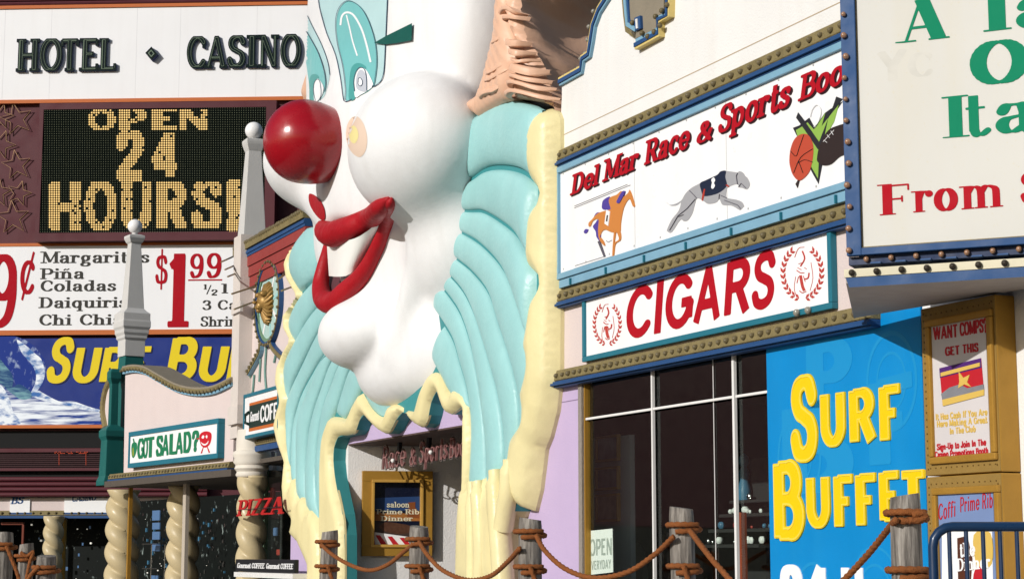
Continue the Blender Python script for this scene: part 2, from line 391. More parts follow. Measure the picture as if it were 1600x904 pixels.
FONT = {  # thick, thin, serif length, serif thickness, slant, contrast power, letter spacing
 'slab': (.20, .09, .10, .085, 0, 1.3, .06), 'slabi': (.21, .11, .09, .10, .20, 1.2, .04), 'roman': (.25, .055, .07, .035, 0, 1.5, .03),
 'sans': (.20, .17, 0, 0, 0, 1, .06), 'sansi': (.21, .18, 0, 0, .20, 1, .04), 'brush': (.21, .16, 0, 0, .0, 1, .03), 'block': (.19, .16, 0, 0, 0, 1, .05),
 'cig': (.19, .20, 0, 0, .12, 1, .04), 'thin': (.09, .07, 0, 0, .12, 1, .08), 'sign': (.17, .12, .07, .10, 0, 1, .06),
}
GC = {}; SIMP = 1.2e-5
def contours(D, x0, y0, h):
    """outlines of D < 0 on a grid D[ix, iy]"""
    nx, ny = D.shape; s = D < 0
    code = s[:-1, :-1] * 1 + s[1:, :-1] * 2 + s[1:, 1:] * 4 + s[:-1, 1:] * 8
    nxt = {}
    TB_ = {1: [(3, 0)], 2: [(0, 1)], 3: [(3, 1)], 4: [(1, 2)], 5: [(3, 0), (1, 2)], 6: [(0, 2)], 7: [(3, 2)], 8: [(2, 3)], 9: [(2, 0)], 10: [(0, 1), (2, 3)], 11: [(2, 1)], 12: [(1, 3)], 13: [(1, 0)], 14: [(0, 3)]}
    pos = {}
    def ek(i, j, e):
        return ((i, j, 0) if e == 0 else (i + 1, j, 1) if e == 1 else (i, j + 1, 0) if e == 2 else (i, j, 1))
    for i, j in np.argwhere((code > 0) & (code < 15)):
        i = int(i); j = int(j)
        for a, b in TB_[int(code[i, j])]: nxt.setdefault(ek(i, j, a), []).append(ek(i, j, b))
    def p(k):
        i, j, d = k; a = D[i, j]; b = D[i + 1, j] if d == 0 else D[i, j + 1]; q = a / (a - b)
        return (x0 + (i + (q if d == 0 else 0)) * h, y0 + (j + (q if d == 1 else 0)) * h)
    out = []
    while nxt:
        k0 = next(iter(nxt)); loop = []; k = k0
        while k in nxt:
            loop.append(k); l = nxt[k]; n = l.pop()
            if not l: del nxt[k]
            k = n
        if len(loop) > 5:
            q = [p(k) for k in loop]; r = []
            for a in range(len(q)):      # drop points on straight runs
                b0 = r[-1] if r else q[a - 1]; c = q[(a + 1) % len(q)]; b = q[a]
                if abs((b[0] - b0[0]) * (c[1] - b0[1]) - (b[1] - b0[1]) * (c[0] - b0[0])) > SIMP or math.dist(b0, b) > 0.25: r.append(b)
            if len(r) > 3: out.append(r)
    return out
def glyph(ch, font, bold=1.0, off=0.0, res=40):
    key = (ch, font, bold, off, res)
    if key in GC: return GC[key]
    T, t, sl, st, slant, pw, sp = FONT[font]; T *= bold; t *= (bold + 1) / 2
    adv, strokes, serifs = GL.get(ch) or GL.get(ch.upper()) or GL.get(ch.lower()) or GL[' ']; h = 1.0 / res
    xs = np.arange(-.35, adv + .35, h); ys = np.arange(-.5, 1.25, h); XX, YY = np.meshgrid(xs, ys, indexing='ij'); D = np.full(XX.shape, 9.)
    def box(a, b, hw, ext=0.0):
        d = np.array(b) - a; L = np.linalg.norm(d); d = d / (L + 1e-9)
        px = (XX - a[0]) * d[0] + (YY - a[1]) * d[1] - L / 2; py = -(XX - a[0]) * d[1] + (YY - a[1]) * d[0]
        qx = np.abs(px) - L / 2 - ext; qy = np.abs(py) - hw
        return np.hypot(np.maximum(qx, 0), np.maximum(qy, 0)) + np.minimum(np.maximum(qx, qy), 0)
    def wid(d, w):
        if w == 'T': return T / 2
        if w == 't': return t / 2
        return (t + (T - t) * abs(d[1]) ** pw) / 2
    for kind, P, w in strokes:
        if kind == 'D': D = np.minimum(D, np.hypot(XX - P[0][0], YY - P[0][1]) - T * .56); continue
        for a, b in zip(P, P[1:]):
            a = np.array(a); b = np.array(b); d = (b - a) / (np.linalg.norm(b - a) + 1e-9)
            if kind == 'L': D = np.minimum(D, box(a, b, wid(d, w)))
            else:
                r = wid(d, w); q = np.clip(((XX - a[0]) * (b - a)[0] + (YY - a[1]) * (b - a)[1]) / ((b - a) @ (b - a) + 1e-9), 0, 1)
                D = np.minimum(D, np.hypot(XX - a[0] - q * (b - a)[0], YY - a[1] - q * (b - a)[1]) - r)
    if sl:
        for s in serifs:
            x, y = s[0], s[1]; md = s[2] if len(s) > 2 else 0
            if md == 3: D = np.minimum(D, box(np.array((x, y - .11)), np.array((x, y + .09)), st * .55)); continue
            l = T / 2 + sl; yy = y + st / 2 if y < .3 else y - st / 2
            a = (x - l if md != 2 else x - .02, yy); b = (x + l if md != 1 else x + .02, yy)
            D = np.minimum(D, box(np.array(a), np.array(b), st / 2))
    if font in ('roman', 'slab', 'sansi', 'sans', 'sign', 'block', 'slabi'):     # flat tops and feet
        if ch.isupper() and ch not in 'Q' or ch in '14': D = np.maximum(D, np.maximum(YY - 1.0, -YY))
    C = contours(D - off, xs[0], ys[0], h)
    C = [[(x + slant * y, y) for x, y in l] for l in C]
    GC[key] = (adv + sp, C)
    return GC[key]
def text_loops(s, font, bold=1.0, off=0.0, res=40, caps=None, bounce=None, space=0.0):
    """list of (char, outlines), total width; caps = size of the letters after a word's first (small capitals)"""
    x = 0; out = []; first = True
    for i, ch in enumerate(s):
        k = 1.0
        if caps and ch.isalpha():
            if not first: k = caps
            first = False
        if ch == ' ': first = True
        adv, C = glyph(ch, font, bold, off, res)
        dy = bounce[i % len(bounce)] if bounce else 0
        out.append((ch, [[(x + px * k, py * k + dy) for px, py in l] for l in C])); x += (adv + space) * k
    return out, x
def nest(loops):
    """group outlines into shells with their holes"""
    ar = lambda l: sum(a[0] * b[1] - b[0] * a[1] for a, b in zip(l, l[1:] + l[:1])) / 2
    L = sorted(loops, key=lambda l: -abs(ar(l))); out = []
    for l in L:
        dep = [g for g in out if inside(np.array([l[0]]), g[0])[0]]
        par = [g for g in dep if not any(inside(np.array([l[0]]), h)[0] for h in g[1:])]
        if par: par[-1].append(l)
        else: out.append([l])
    return out
def place(fr, p0, p1, s, font, h=None, t=0.0, htop=None, **kw):
    """lay text in a frame from the point seen at p0 to the point seen at p1 (baseline); htop = a point seen at cap height above p0"""
    u0, z0 = fr.at(*p0, t); u1, z1 = fr.at(*p1, t)
    if htop is not None: h = fr.at(*htop, t)[1] - z0
    L, wd = text_loops(s, font, **kw); out = []
    for ch, C in L:
        out.append((ch, [[(u0 + (u1 - u0) * x / wd, z0 + (z1 - z0) * x / wd + y * h) for x, y in l] for l in C]))
    return out
def lettering(mb, placed, t0, t1):
    for ch, C in placed:
        if C: mb.loops(C, t0, t1)
    return mb

def ink(fr, ch, xl, xr, yb, yt, font, t=0.0, bold=1.0, off=0.0, res=44, box=None):
    """one letter fitted to the place where it is seen: left and right edge, baseline and cap height at its middle"""
    adv, C = glyph(ch, font, bold, off, res); A0 = glyph(ch, font, bold, 0.0, res)[1]
    P = [p for l in A0 for p in l]; x0 = min(p[0] for p in P); x1 = max(p[0] for p in P); xm = (xl + xr) / 2
    u0 = fr.at(xl, (yb + yt) / 2, t)[0]; u1 = fr.at(xr, (yb + yt) / 2, t)[0]; zb = fr.at(xm, yb, t)[1]; zt = fr.at(xm, yt, t)[1]
    y1 = 1.0 if not ch.islower() else max(p[1] for p in P)
    return [(u0 + (u1 - u0) * 0 + 0, zb) for _ in ()] or [[(u0 + (u1 - u0) * (x - x0) / (x1 - x0), zb + (zt - zb) * y / y1) for x, y in l] for l in C]
# ------------------------------------------------------------------ colours of the street front
STUCCO = mat('white_stucco', (0.74, 0.73, 0.71), 0.75, noise=0.14, nscale=1.5, bump=0.25, bscale=55, streak=0.28, scol=(.60, .56, .50))
PINKW = mat('pale_pink_stucco', srgb(228, 212, 208), 0.8, noise=0.10, nscale=2, bump=0.25, bscale=60, streak=0.10, scol=srgb(205, 184, 178))
LAV = mat('lavender_stucco', srgb(203, 182, 218), 0.8, noise=0.10, nscale=2, bump=0.25, bscale=60, streak=0.12, scol=srgb(180, 160, 200))
STONE = mat('grey_pebbledash', srgb(160, 150, 140), 0.9, noise=0.4, nscale=40, bump=0.6, bscale=120)
BLUE = mat('blue_paint', srgb(44, 82, 132), 0.55, noise=0.2, nscale=4, bump=0.05, streak=0.12, scol=srgb(70, 110, 160))
LBLUE = mat('pale_blue_paint', srgb(134, 180, 205), 0.45, noise=0.2, nscale=5, streak=0.2, scol=srgb(96, 140, 165))
TEALF = mat('teal_frame', srgb(42, 120, 140), 0.4, noise=0.15, nscale=4, streak=0.15, scol=srgb(60, 140, 158))
TAN = mat('weathered_tan', srgb(140, 126, 86), 0.7, noise=0.6, nscale=9, bump=0.5, bscale=50, speck=0.7, scol=srgb(70, 60, 42))
YEL = mat('cream_yellow', srgb(232, 208, 130), 0.5, noise=0.15)
GREYT = mat('grey_tan_panel', srgb(150, 140, 122), 0.8, noise=0.25, nscale=6, bump=0.2)
BULB = mat('dusty_bulb', srgb(170, 128, 98), 0.25, noise=0.3, nscale=20, spec=0.8)
BULBD = mat('bulb_socket', srgb(62, 54, 42), 0.5, noise=0.3)
CBULB = mat('cornice_bulb', srgb(116, 104, 74), 0.45, noise=0.6, nscale=30)
BULBC = mat('clear_bulb', srgb(150, 146, 134), 0.08, spec=1.0)
BOARD = mat('sign_white', (0.80, 0.80, 0.80), 0.35, noise=0.08, nscale=2, streak=0.18, scol=(.64, .62, .57), speck=.06)
REDP = mat('sign_red', srgb(184, 26, 40), 0.7, noise=0.08, spec=.06)
DKP = mat('sign_shadow', srgb(52, 22, 26), 0.5)
BLACKP = mat('black_paint', (0.02, 0.02, 0.024), 0.45)
GLASSM = glass('window_glass', (0.94, 0.97, 0.95), 0.18)
DARKIN = mat('dark_interior', (0.012, 0.014, 0.013), 0.9)
ALU = mat('white_aluminium', (0.72, 0.71, 0.69), 0.35, noise=0.1)
GOLD = mat('gold_paint', srgb(186, 140, 58), 0.42, metal=0.25, noise=0.25, nscale=6, bump=0.1)
GOLDL = mat('gold_light', srgb(216, 168, 82), 0.38, metal=0.2, noise=0.15)

RJ = random.Random(99)
def arr(proto, n, place_fn):
    for k in range(n):
        o = proto if k == 0 else copy_tree(proto, proto.parent)
        o.location = place_fn(k)
        if n > 20: o.scale = [RJ.uniform(.82, 1.12)] * 3; o.location.x += RJ.uniform(-.008, .008)

# ---- the shop front itself
shop = Thing('shopfront_building', 'long white, pink and lavender stucco shopfront with scalloped parapet and rows of bulb cornices', 'building', F, (0, 0, 0))
par_px = [(878, 150), (878, 126), (912, 108), (913, 96), (914, 90), (923, 84), (925, 66), (929, 40), (938, 16), (952, -6), (975, -40)]
par = [F.at(x, y, 0) for x, y in par_px]
gp = lambda pts, t=0.: [F.at(x, y, t) for x, y in pts]
top = [(par[-1][0], 8.2), (9.5, 8.2), (9.5, 4.9), (-0.08, 4.9)]
shop.part('wall', MB().loops([[(-0.08, 4.9)] + [(max(u, -.08), z) for u, z in par] + [(par[-1][0], 8.2), (9.5, 8.2), (9.5, 4.9)]], -0.35, 0.0), STUCCO, label='white upper stucco wall')
shop.part('wall', MB().box(-0.08, 5.2, 3.0, 4.9, -0.35, -0.001), PINKW, label='pale pink stucco band')
shop.part('wall', MB().box(5.2, 9.5, 3.0, 4.9, -0.35, -0.001), STUCCO)
lw = MB(); lw.box(-2.4, 0.385, 0, 3.0, -0.08, 0.0); lw.box(F.at(455, 800)[0], -6.12, 0, 3.2, -0.35, 0.0); lw.box(-6.12, -2.4, 2.69, 3.3, -0.35, 0.0)
shop.part('wall', lw, LAV, label='lavender lower stucco wall')
shop.part('joint', MB().box(-1.0, 0.383, 2.742, 2.75, -0.01, 0.002), mat('joint_line', srgb(140, 120, 150), 0.8))
shop.part('joint', MB().box(-0.05, 5.2, 5.262, 5.270, -0.01, 0.002), mat('joint_tan', srgb(190, 170, 140), 0.8))
shop.part('pier', MB().box(0.385, 0.455, 0, 2.95, -0.08, 0.03), STONE)
shop.part('wall', MB().box(3.57, 5.5, 0, 3.0, -0.35, -0.03), STUCCO)
shop.part('wall', MB().box(5.5, 9.5, 0, 3.0, -0.35, 0.0), STUCCO, label='white wall beside the gold poster case')
shop.part('base_wall', MB().box(0.455, 3.57, 0, 0.62, -0.30, -0.02), LAV)
def cornice(z1, u0, u1, h=0.105, hb=0.055, proj=0.17, n=32, nb=True, owner=None, fr=F, teal=False, path=None):
    """strip of bulbs over a blue moulding"""
    own = owner or shop
    mb = MB(); z0 = z1 - h
    sec = [(0.0, z1 + .01), (proj * .55, z1), (proj * .75, z0 + .012), (proj * .62, z0)]
    mb.rings([[(u, z, t) for t, z in sec + [(0, z0)]] for u in (u0, u1)], smooth=False)
    c = own.part('cornice', mb, TAN, bev=.006)
    mb = MB()
    for a, b, p in ((0.0, .018, .80), (.018, .040, .95), (.040, hb, .70)):
        mb.box(u0 + .003, u1 - .003, z0 - b, z0 - a - .0015, 0, proj * p)
    own.part('cornice_moulding', mb, BLUE, parent=c)
    mb = MB(); mb.rings([[(0, -.055 + r * math.cos(q) * 0, 0) for q in (0,)] for r in (0,)]) if False else None
    b = MB().ball((0, 0, 0.012), 0.036, 10, 6, 1.25).lathe((0, 0), [(0.001, -.02)], 4) if False else MB().ball((0, 0, 0.006), 0.024, 10, 6, 1.25)
    ob = own.part('bulb', MB().add([(v[0] + own.b[0], v[1] + own.b[1], v[2] + own.b[2]) for v in b.v], b.f, True), CBULB, parent=c)
    arr(ob, n, lambda k: (u0 + (u1 - u0) * (k + .5) / n - own.b[0], -(proj * .66 - own.b[2]), (z0 + z1) / 2 - own.b[1]))
    return c
cornice(5.11, -0.10, 6.2, n=46, proj=.10)
cornice(3.775, -0.10, 6.0, n=46, proj=.10)
cornice(3.035, -0.12, 5.05, n=42, proj=.13)
# parapet moulding and its bulbs
def moulding(own, px, parts, fr=F, base_t=0.0):
    P = [fr.at(x, y, 0) for x, y in px]; A = np.array(P); T = np.gradient(A, axis=0); T /= np.linalg.norm(T, axis=1)[:, None]
    Nn = np.c_[-T[:, 1], T[:, 0]]; first = None
    for nm, o0, o1, t0, t1, m in parts:
        rs = []
        for p, n_ in zip(A, Nn):
            a = p + n_ * o0; b = p + n_ * o1
            rs.append([(*a, t0), (*a, t1), (*b, t1), (*b, t0)])
        ob = own.part(nm, MB().rings(rs, smooth=False), m, parent=first)
        if first is None: first = ob
    return first
def dens(pts, n=5):
    out = []
    for a, b in zip(pts, pts[1:]):
        out += [(a[0] + (b[0] - a[0]) * k / n, a[1] + (b[1] - a[1]) * k / n) for k in range(n)]
    return out + [pts[-1]]
mp = [(878, 128), (912, 109), (914, 92), (924, 85), (927, 66), (931, 40), (940, 16), (954, -6), (976, -40)]
gm = moulding(shop, mp, [('parapet_moulding', -0.042, -0.02, -.02, .03, LBLUE), ('moulding_edge', -0.021, 0.015, -.02, .045, BLUE), ('moulding_cap', 0.0145, 0.035, -.30, .04, YEL)])
pb = [(884, 118), (893, 113), (903, 107), (907, 92), (914, 84), (918, 62), (920, 42), (927, 18), (938, -4)]
b0 = MB().ball((0, 0, .0), .022, 10, 6); ob = shop.part('bulb', b0, BULBC, parent=gm)
arr(ob, len(pb), lambda k: ((lambda q: (q[0], -0.02, q[1]))(F.at(*pb[k], 0.02))))
deco = [(986, -30), (986, 0), (990, 40), (992, 56), (1001, 70), (1037, 50), (1036, 30), (1049, 24), (1050, -30)]
gd = shop.part('gable_panel', MB().loops([gp([(990, -40), (993, 50), (1000, 62), (1033, 46), (1033, 28), (1045, 22), (1046, -40)])], -.01, .05), GREYT)
moulding(shop, [(1052, -30), (1051, 25), (1037, 31), (1038, 51), (1001, 71)], [('gable_moulding', -.05, -.01, 0, .05, LBLUE), ('gable_edge', -.011, .025, 0, .07, BLUE), ('gable_edge', .024, .045, 0, .06, YEL)])
moulding(shop, [(1001, 58), (986, 48), (983, 24), (981, 0), (977, -30)], [('gable_moulding', -.11, -.08, 0, .06, BLUE), ('gable_edge', -.08, -.04, 0, .07, LBLUE), ('gable_edge', -.04, .02, 0, .05, TAN)])
ob = shop.part('bulb', MB().ball((0, 0, 0), .024, 10, 6), CBULB, parent=gd)
db = [(1003, 52), (1012, 57), (1022, 50), (1031, 40), (1024, 26), (1034, 17), (1042, 8), (988, 36)]
arr(ob, len(db), lambda k: ((lambda q: (q[0], -0.07, q[1]))(F.at(*db[k], 0.07))))
shop.part('gable_slot', MB().loops([gp([(1003, 30), (1012, 26), (1013, 46), (1004, 50)])], 0.05, 0.075), BLUE)
shop.part('gable_slot', MB().loops([gp([(1006, 32), (1008.5, 31), (1009.5, 46), (1007, 47)])], 0.076, 0.085), STUCCO)

# ---- the race and sports book board
def frame_parts(T, u0, u1, z0, z1, w_, t0, t1, m, name='frame', bev=.006, w2=None):
    mb = MB(); wv = w2 or w_
    mb.box(u0, u1, z1 - w_, z1, t0, t1); mb.box(u0, u1, z0, z0 + w_, t0, t1); mb.box(u0, u0 + wv, z0 + w_ - .0, z1 - w_, t0, t1 - .001); mb.box(u1 - wv, u1, z0 + w_, z1 - w_, t0, t1 - .001)
    return T.part(name, mb, m, bev=bev)
dm = Thing('race_book_sign', 'long white race book board with slanted red lettering and painted horse, greyhound and balls', 'sign', F, (0.02, 3.80, 0))
dm.part('panel', MB().box(0.06, 5.6, 3.93, 4.90, 0.0, 0.045), BOARD)
frame_parts(dm, 0.02, 5.64, 3.88, 4.945, .055, 0.001, .075, LBLUE, w2=.045)
dm.part('ledge', MB().box(0.02, 5.64, 3.80, 3.876, 0.001, .055), LBLUE, bev=.006)
br = dm.part('bracket', MB().box(0.30, 0.315, 3.80, 3.86, .056, .075), TEALF)
arr(br, 7, lambda k: (k * 0.72, 0, 0))
TP = 0.047
sm = MB()
for u in (1.55, 3.1): sm.box(u, u + .006, 3.94, 4.88, .044, .0462)
for k in range(12):
    for z in (3.965, 4.865): sm.box(.12 + k * .47, .135 + k * .47, z, z + .015, .044, .049)
dm.part('seam', sm, mat('seam_grey', srgb(190, 190, 190), .5))
let = MB(); sh = MB()
W1 = [('Del', (893, 305), (937, 287), (897, 268)), ('Mar', (943, 284), (999, 262), (950, 243)), ('Race', (1008, 258), (1079, 229), (1013, 214)), ('&', (1088, 226), (1114, 215), (1092, 190)),
      ('Sports', (1122, 210), (1239, 163), (1127, 160)), ('Book', (1250, 158), (1346, 117), (1254, 112))]
for s_, p0, p1, ht in W1:
    p1 = (p0[0] + (p1[0] - p0[0]) * .965, p0[1] + (p1[1] - p0[1]) * .965); ht = (ht[0], p0[1] + (ht[1] - p0[1]) * .88)
    pl = place(F, p0, p1, s_, 'slabi', t=TP, htop=ht, bold=.98, res=32)
    lettering(let, pl, TP - .002, TP + .006)
    pl2 = [(c, [[(u + .022, z - .016) for u, z in l] for l in C]) for c, C in pl]
    lettering(sh, pl2, TP - .003, TP + .003)
dm.part('lettering', let, REDP); dm.part('lettering_shadow', sh, DKP)
def zz(sx, ox, oy): return lambda pts: [(ox + x / sx, oy + y / sx) for x, y in pts]
ZD = zz(5.3167, 890, 260)
def painted(T, name, shapes, t, fr=F, parent=None):
    """flat painted figure: list of (pixel outline, material), each a hair above the last"""
    first = parent
    for k, (px, m, *c) in enumerate(shapes):
        l = [fr.at(x, y, t) for x, y in (smooth(px, 4, True) if not c else px)]
        ob = T.part(name if first is None else 'marking', MB().loops([l], t - .001, t + .0012 * (k + 1)), m, parent=first)
        if first is None: first = ob
    return first
def stroke_px(pts, w_):
    P = np.array(pts, float); T = np.gradient(P, axis=0); T /= np.linalg.norm(T, axis=1)[:, None] + 1e-9; N_ = np.c_[-T[:, 1], T[:, 0]] * w_ / 2
    return [tuple(p) for p in P + N_] + [tuple(p) for p in (P - N_)[::-1]]
ORG = mat('horse_orange', srgb(214, 136, 66), 0.45); PUR = mat('jockey_purple', srgb(84, 66, 160), 0.45); GRD = mat('dog_grey', srgb(172, 172, 176), 0.45); NAVY = mat('dog_navy', srgb(28, 38, 62), 0.45)
LINE = mat('thin_line', srgb(96, 92, 104), 0.5); BBALL = mat('ball_orange', srgb(196, 80, 56), 0.45); LIME = mat('lime_green', srgb(150, 190, 84), 0.45); DBR = mat('ball_dark', srgb(52, 40, 38), 0.5); REDO = mat('trim_red', srgb(186, 62, 46), 0.5)
painted(dm, 'painted_horse', [
    (ZD([(268, 330), (280, 280), (335, 250), (325, 300), (345, 360), (290, 360), (272, 350)]), PUR),
    (ZD([(195, 500), (215, 470), (240, 440), (245, 520), (262, 560), (255, 620), (225, 585), (218, 540)]), PUR),
    (ZD([(120, 540), (135, 520), (158, 525), (145, 552), (128, 556)]), PUR),
    (ZD([(205, 420), (228, 385), (262, 385), (240, 420), (215, 440)]), PUR),
    (ZD([(330, 290), (345, 255), (395, 235), (430, 205), (445, 225), (440, 260), (490, 220), (500, 195), (520, 235), (545, 325), (530, 330), (500, 270), (455, 340), (430, 460), (425, 540), (405, 550), (350, 545), (300, 525), (270, 545), (250, 600),
         (240, 530), (245, 440), (200, 450), (180, 490), (165, 500), (162, 470), (190, 440), (225, 400), (260, 380), (330, 360), (345, 350)]), ORG),
    (ZD([(400, 545), (425, 545), (428, 610), (385, 645), (372, 740), (360, 742), (375, 640), (415, 605)]), ORG),
    (ZD([(375, 545), (388, 545), (376, 640), (371, 742), (361, 742), (366, 640)]), ORG),
    (ZD([(252, 590), (262, 590), (285, 620), (298, 655), (285, 650), (262, 620)]), ORG),
    (ZD([(240, 625), (256, 615), (300, 745), (290, 748)]), LINE, 1),
    (ZD([(400, 290), (440, 215), (465, 205), (460, 235), (425, 300), (408, 305)]), PUR),
    (ZD([(300, 475), (315, 360), (345, 375), (330, 495)]), P_WHITE if 'P_WHITE' in globals() else BOARD, 1),
    (ZD([(313, 455), (320, 405), (331, 405), (325, 460)]), DBR, 1)], TP)
ln = MB()
for q in ([(40, 330), (480, 150)], [(40, 345), (505, 155)], [(45, 825), (300, 745)], [(35, 850), (370, 740)], [(305, 615), (320, 630), (352, 612)]):
    ln.loops([[F.at(x, y, TP) for x, y in stroke_px(ZD(q), 0.7)]], TP - .001, TP + .0015)
dm.part('track_line', ln, LINE)
painted(dm, 'painted_greyhound', [
    (ZD([(805, 298), (830, 318), (880, 310), (930, 280), (960, 230), (1010, 180), (1085, 140), (1140, 110), (1225, 70), (1260, 42), (1300, 38), (1360, 45), (1395, 50), (1412, 40), (1440, 52), (1460, 80), (1480, 100), (1498, 150), (1475, 190), (1435, 178),
         (1408, 172), (1400, 150), (1370, 150), (1330, 165), (1310, 180), (1300, 230), (1310, 262), (1380, 275), (1430, 295), (1450, 330), (1440, 340), (1420, 362), (1400, 355), (1345, 325), (1275, 320), (1255, 290), (1245, 270), (1215, 300), (1150, 310), (1110, 285), (1060, 265),
         (1040, 320), (1020, 390), (985, 445), (950, 455), (920, 445), (850, 545), (815, 540), (812, 520), (850, 440), (905, 370), (925, 300), (890, 322), (840, 325)]), GRD),
    (ZD([(1086, 140), (1140, 112), (1225, 72), (1255, 42), (1300, 38), (1295, 90), (1308, 160), (1250, 215), (1180, 240), (1115, 245), (1095, 200)]), NAVY),
    (ZD([(1180, 110), (1200, 92), (1212, 115), (1202, 138), (1210, 160), (1195, 185), (1180, 178), (1182, 150), (1186, 135)]), BOARD),
    (ZD([(1105, 240), (1120, 185), (1130, 190), (1122, 240), (1110, 285), (1100, 283)]), REDO, 1), (ZD([(1300, 155), (1312, 150), (1330, 165), (1322, 172)]), REDO, 1)], TP)
dn = MB()
for q in ([(870, 470), (905, 410), (980, 350), (1050, 270)], [(1245, 270), (1250, 230)], [(1310, 262), (1260, 240)], [(1400, 150), (1390, 80), (1400, 55)], [(1408, 172), (1430, 140), (1470, 180)], [(1290, 280), (1400, 320), (1425, 350)], [(835, 530), (900, 420), (950, 400)], [(1000, 200), (1040, 240), (1060, 265)]):
    dn.loops([[F.at(x, y, TP) for x, y in stroke_px(ZD(q), 0.6)]], TP + .004, TP + .0085)
dm.part('dog_line', dn, LINE)
ZB = zz(4.107, 1200, 100)
painted(dm, 'painted_balls', [
    (ZB([(160, 410), (200, 395), (265, 345), (300, 410), (365, 315), (400, 290), (480, 240), (440, 300), (390, 440), (350, 640), (325, 770), (280, 690), (190, 470)]), BLACKP, 1),
    (ZB([(180, 425), (215, 405), (255, 375), (295, 420), (315, 400), (370, 312), (345, 400), (455, 262), (425, 370), (380, 450), (330, 560), (322, 735), (285, 670), (190, 460)]), LIME, 1),
    (ZB([(182, 345), (195, 312), (240, 370), (330, 500), (420, 270), (440, 210), (480, 225), (430, 290), (400, 290), (345, 560), (320, 545), (235, 420)]), BLACKP, 1),
    (ZB([(140, 620), (148, 545), (175, 480), (220, 450), (265, 460), (293, 525), (288, 620), (262, 700), (205, 748), (165, 715), (148, 670)]), BBALL),
    (ZB([(195, 745), (205, 745), (192, 795), (180, 770)]), DBR, 1),
    (ZB([(320, 600), (335, 530), (380, 440), (440, 400), (560, 380), (600, 480), (560, 560), (470, 590), (410, 640), (360, 650), (325, 630)]), DBR)], TP)
bl = MB()
for q in ([(150, 560), (185, 592), (205, 540), (235, 455)], [(292, 545), (215, 600), (170, 700)], [(190, 640), (240, 615), (290, 630)], [(200, 620), (230, 700)]):
    bl.loops([[F.at(x, y, TP) for x, y in stroke_px(smooth(ZB(q), 3), 0.6)]], TP + .004, TP + .0095)
dm.part('ball_line', bl, DBR)
bl = MB()
for q in ([(365, 490), (385, 505)], [(385, 455), (402, 475)], [(410, 430), (425, 455)], [(360, 500), (430, 425)], [(275, 340), (290, 290), (320, 262), (345, 300), (330, 370), (300, 405)]):
    bl.loops([[F.at(x, y, TP) for x, y in stroke_px(smooth(ZB(q), 3), 0.6)]], TP + .004, TP + .0095)
dm.part('ball_lace', bl, P_GREY if 'P_GREY' in globals() else BOARD)

# ---- the cigars sign
cg = Thing('cigar_sign', 'white lightbox in a teal frame reading CIGARS between two red wreath emblems', 'sign', F, (0.53, 3.08, 0))
cg.part('panel', MB().box(0.56, 4.47, 3.11, 3.67, 0.0, 0.03), BOARD)
frame_parts(cg, 0.52, 4.53, 3.065, 3.715, .047, 0.0, .055, TEALF)
lt = MB()
zb_, zt_ = F.at(1021.5, 522, .03)[1], F.at(1029, 438, .03)[1]
for s_, xl, xr in (('C', 979, 1020), ('I', 1021.5, 1038), ('G', 1040, 1084), ('A', 1083, 1124), ('R', 1131, 1173), ('S', 1175, 1213)):
    C = ink(F, s_, xl, xr, 500, 400, 'cig', t=.03)
    za, zc = min(p[1] for l in C for p in l), max(p[1] for l in C for p in l)
    cg.part('letter', MB().loops([[(u, zb_ + (zt_ - zb_) * (z - za) / (zc - za)) for u, z in l] for l in C], .028, .0345), REDP)
def emblem(cx, cy, rx, ry):
    mb = MB()
    for sd in (-1, 1):
        for k in range(11):
            a = R(-80 + 132 * k / 10); x = cx + sd * rx * math.cos(a); y = cy - ry * math.sin(a) * -1 * -1
            for o in (-1, 1):
                d = R(90 - (-80 + 132 * k / 10) + 0) ; ang = a + R(90) + o * .55
                dx = sd * math.cos(ang) * rx * .26; dy = -math.sin(ang) * ry * .26
                px_, py_ = x + dx, y + dy; nx_, ny_ = -dy * .22 / (ry / rx), dx * .22 * (ry / rx)
                mb.loops([[F.at(*q, .03) for q in ((x, y), (x + dx * .5 + nx_, y + dy * .5 + ny_), (px_, py_), (x + dx * .5 - nx_, y + dy * .5 - ny_))]], .028, .0335)
    for q, w_ in (([(0, -.85), (.12, -.55), (-.1, -.25)], 2.0), ([(-.1, .1), (.0, .5), (.1, .7)], 4.2), ([(-.3, -.1), (-.1, .0), (.1, .0)], 1.2), ([(.35, .0), (.3, .2), (.1, .25)], 2.0), ([(-.15, .7), (.0, .78), (.2, .72)], 1.2), ([(-.4, -.6), (-.2, -.95), (.1, -1.0)], .8), ([(-.35, .15), (-.42, .6), (-.3, .95)], .5), ([(.45, -.4), (.55, .2), (.4, .7)], .5), ([(-.2, -.35), (.05, -.4)], .9), ([(-.25, -.2), (-.05, -.12)], .8), ([(.1, -.2), (.22, -.15)], .9), ([(-.2, .15), (-.28, .4)], 1.0), ([(.05, .12), (.15, .35)], .8)):
        mb.loops([[F.at(x, y, .03) for x, y in stroke_px(smooth([(cx + a * rx, cy + b * ry) for a, b in q], 3), w_)]], .028, .0335)
    return mb
cg.part('emblem', emblem(949, 506, 20, 31), mat('emblem_red', srgb(196, 70, 62), 0.45)); cg.part('emblem', emblem(1254, 426, 30, 40), MATS['emblem_red'])
for u in (4.10, 4.25): cg.part('lamp', MB().ball((u, 3.085, .07), .028, 10, 6), BULBC)

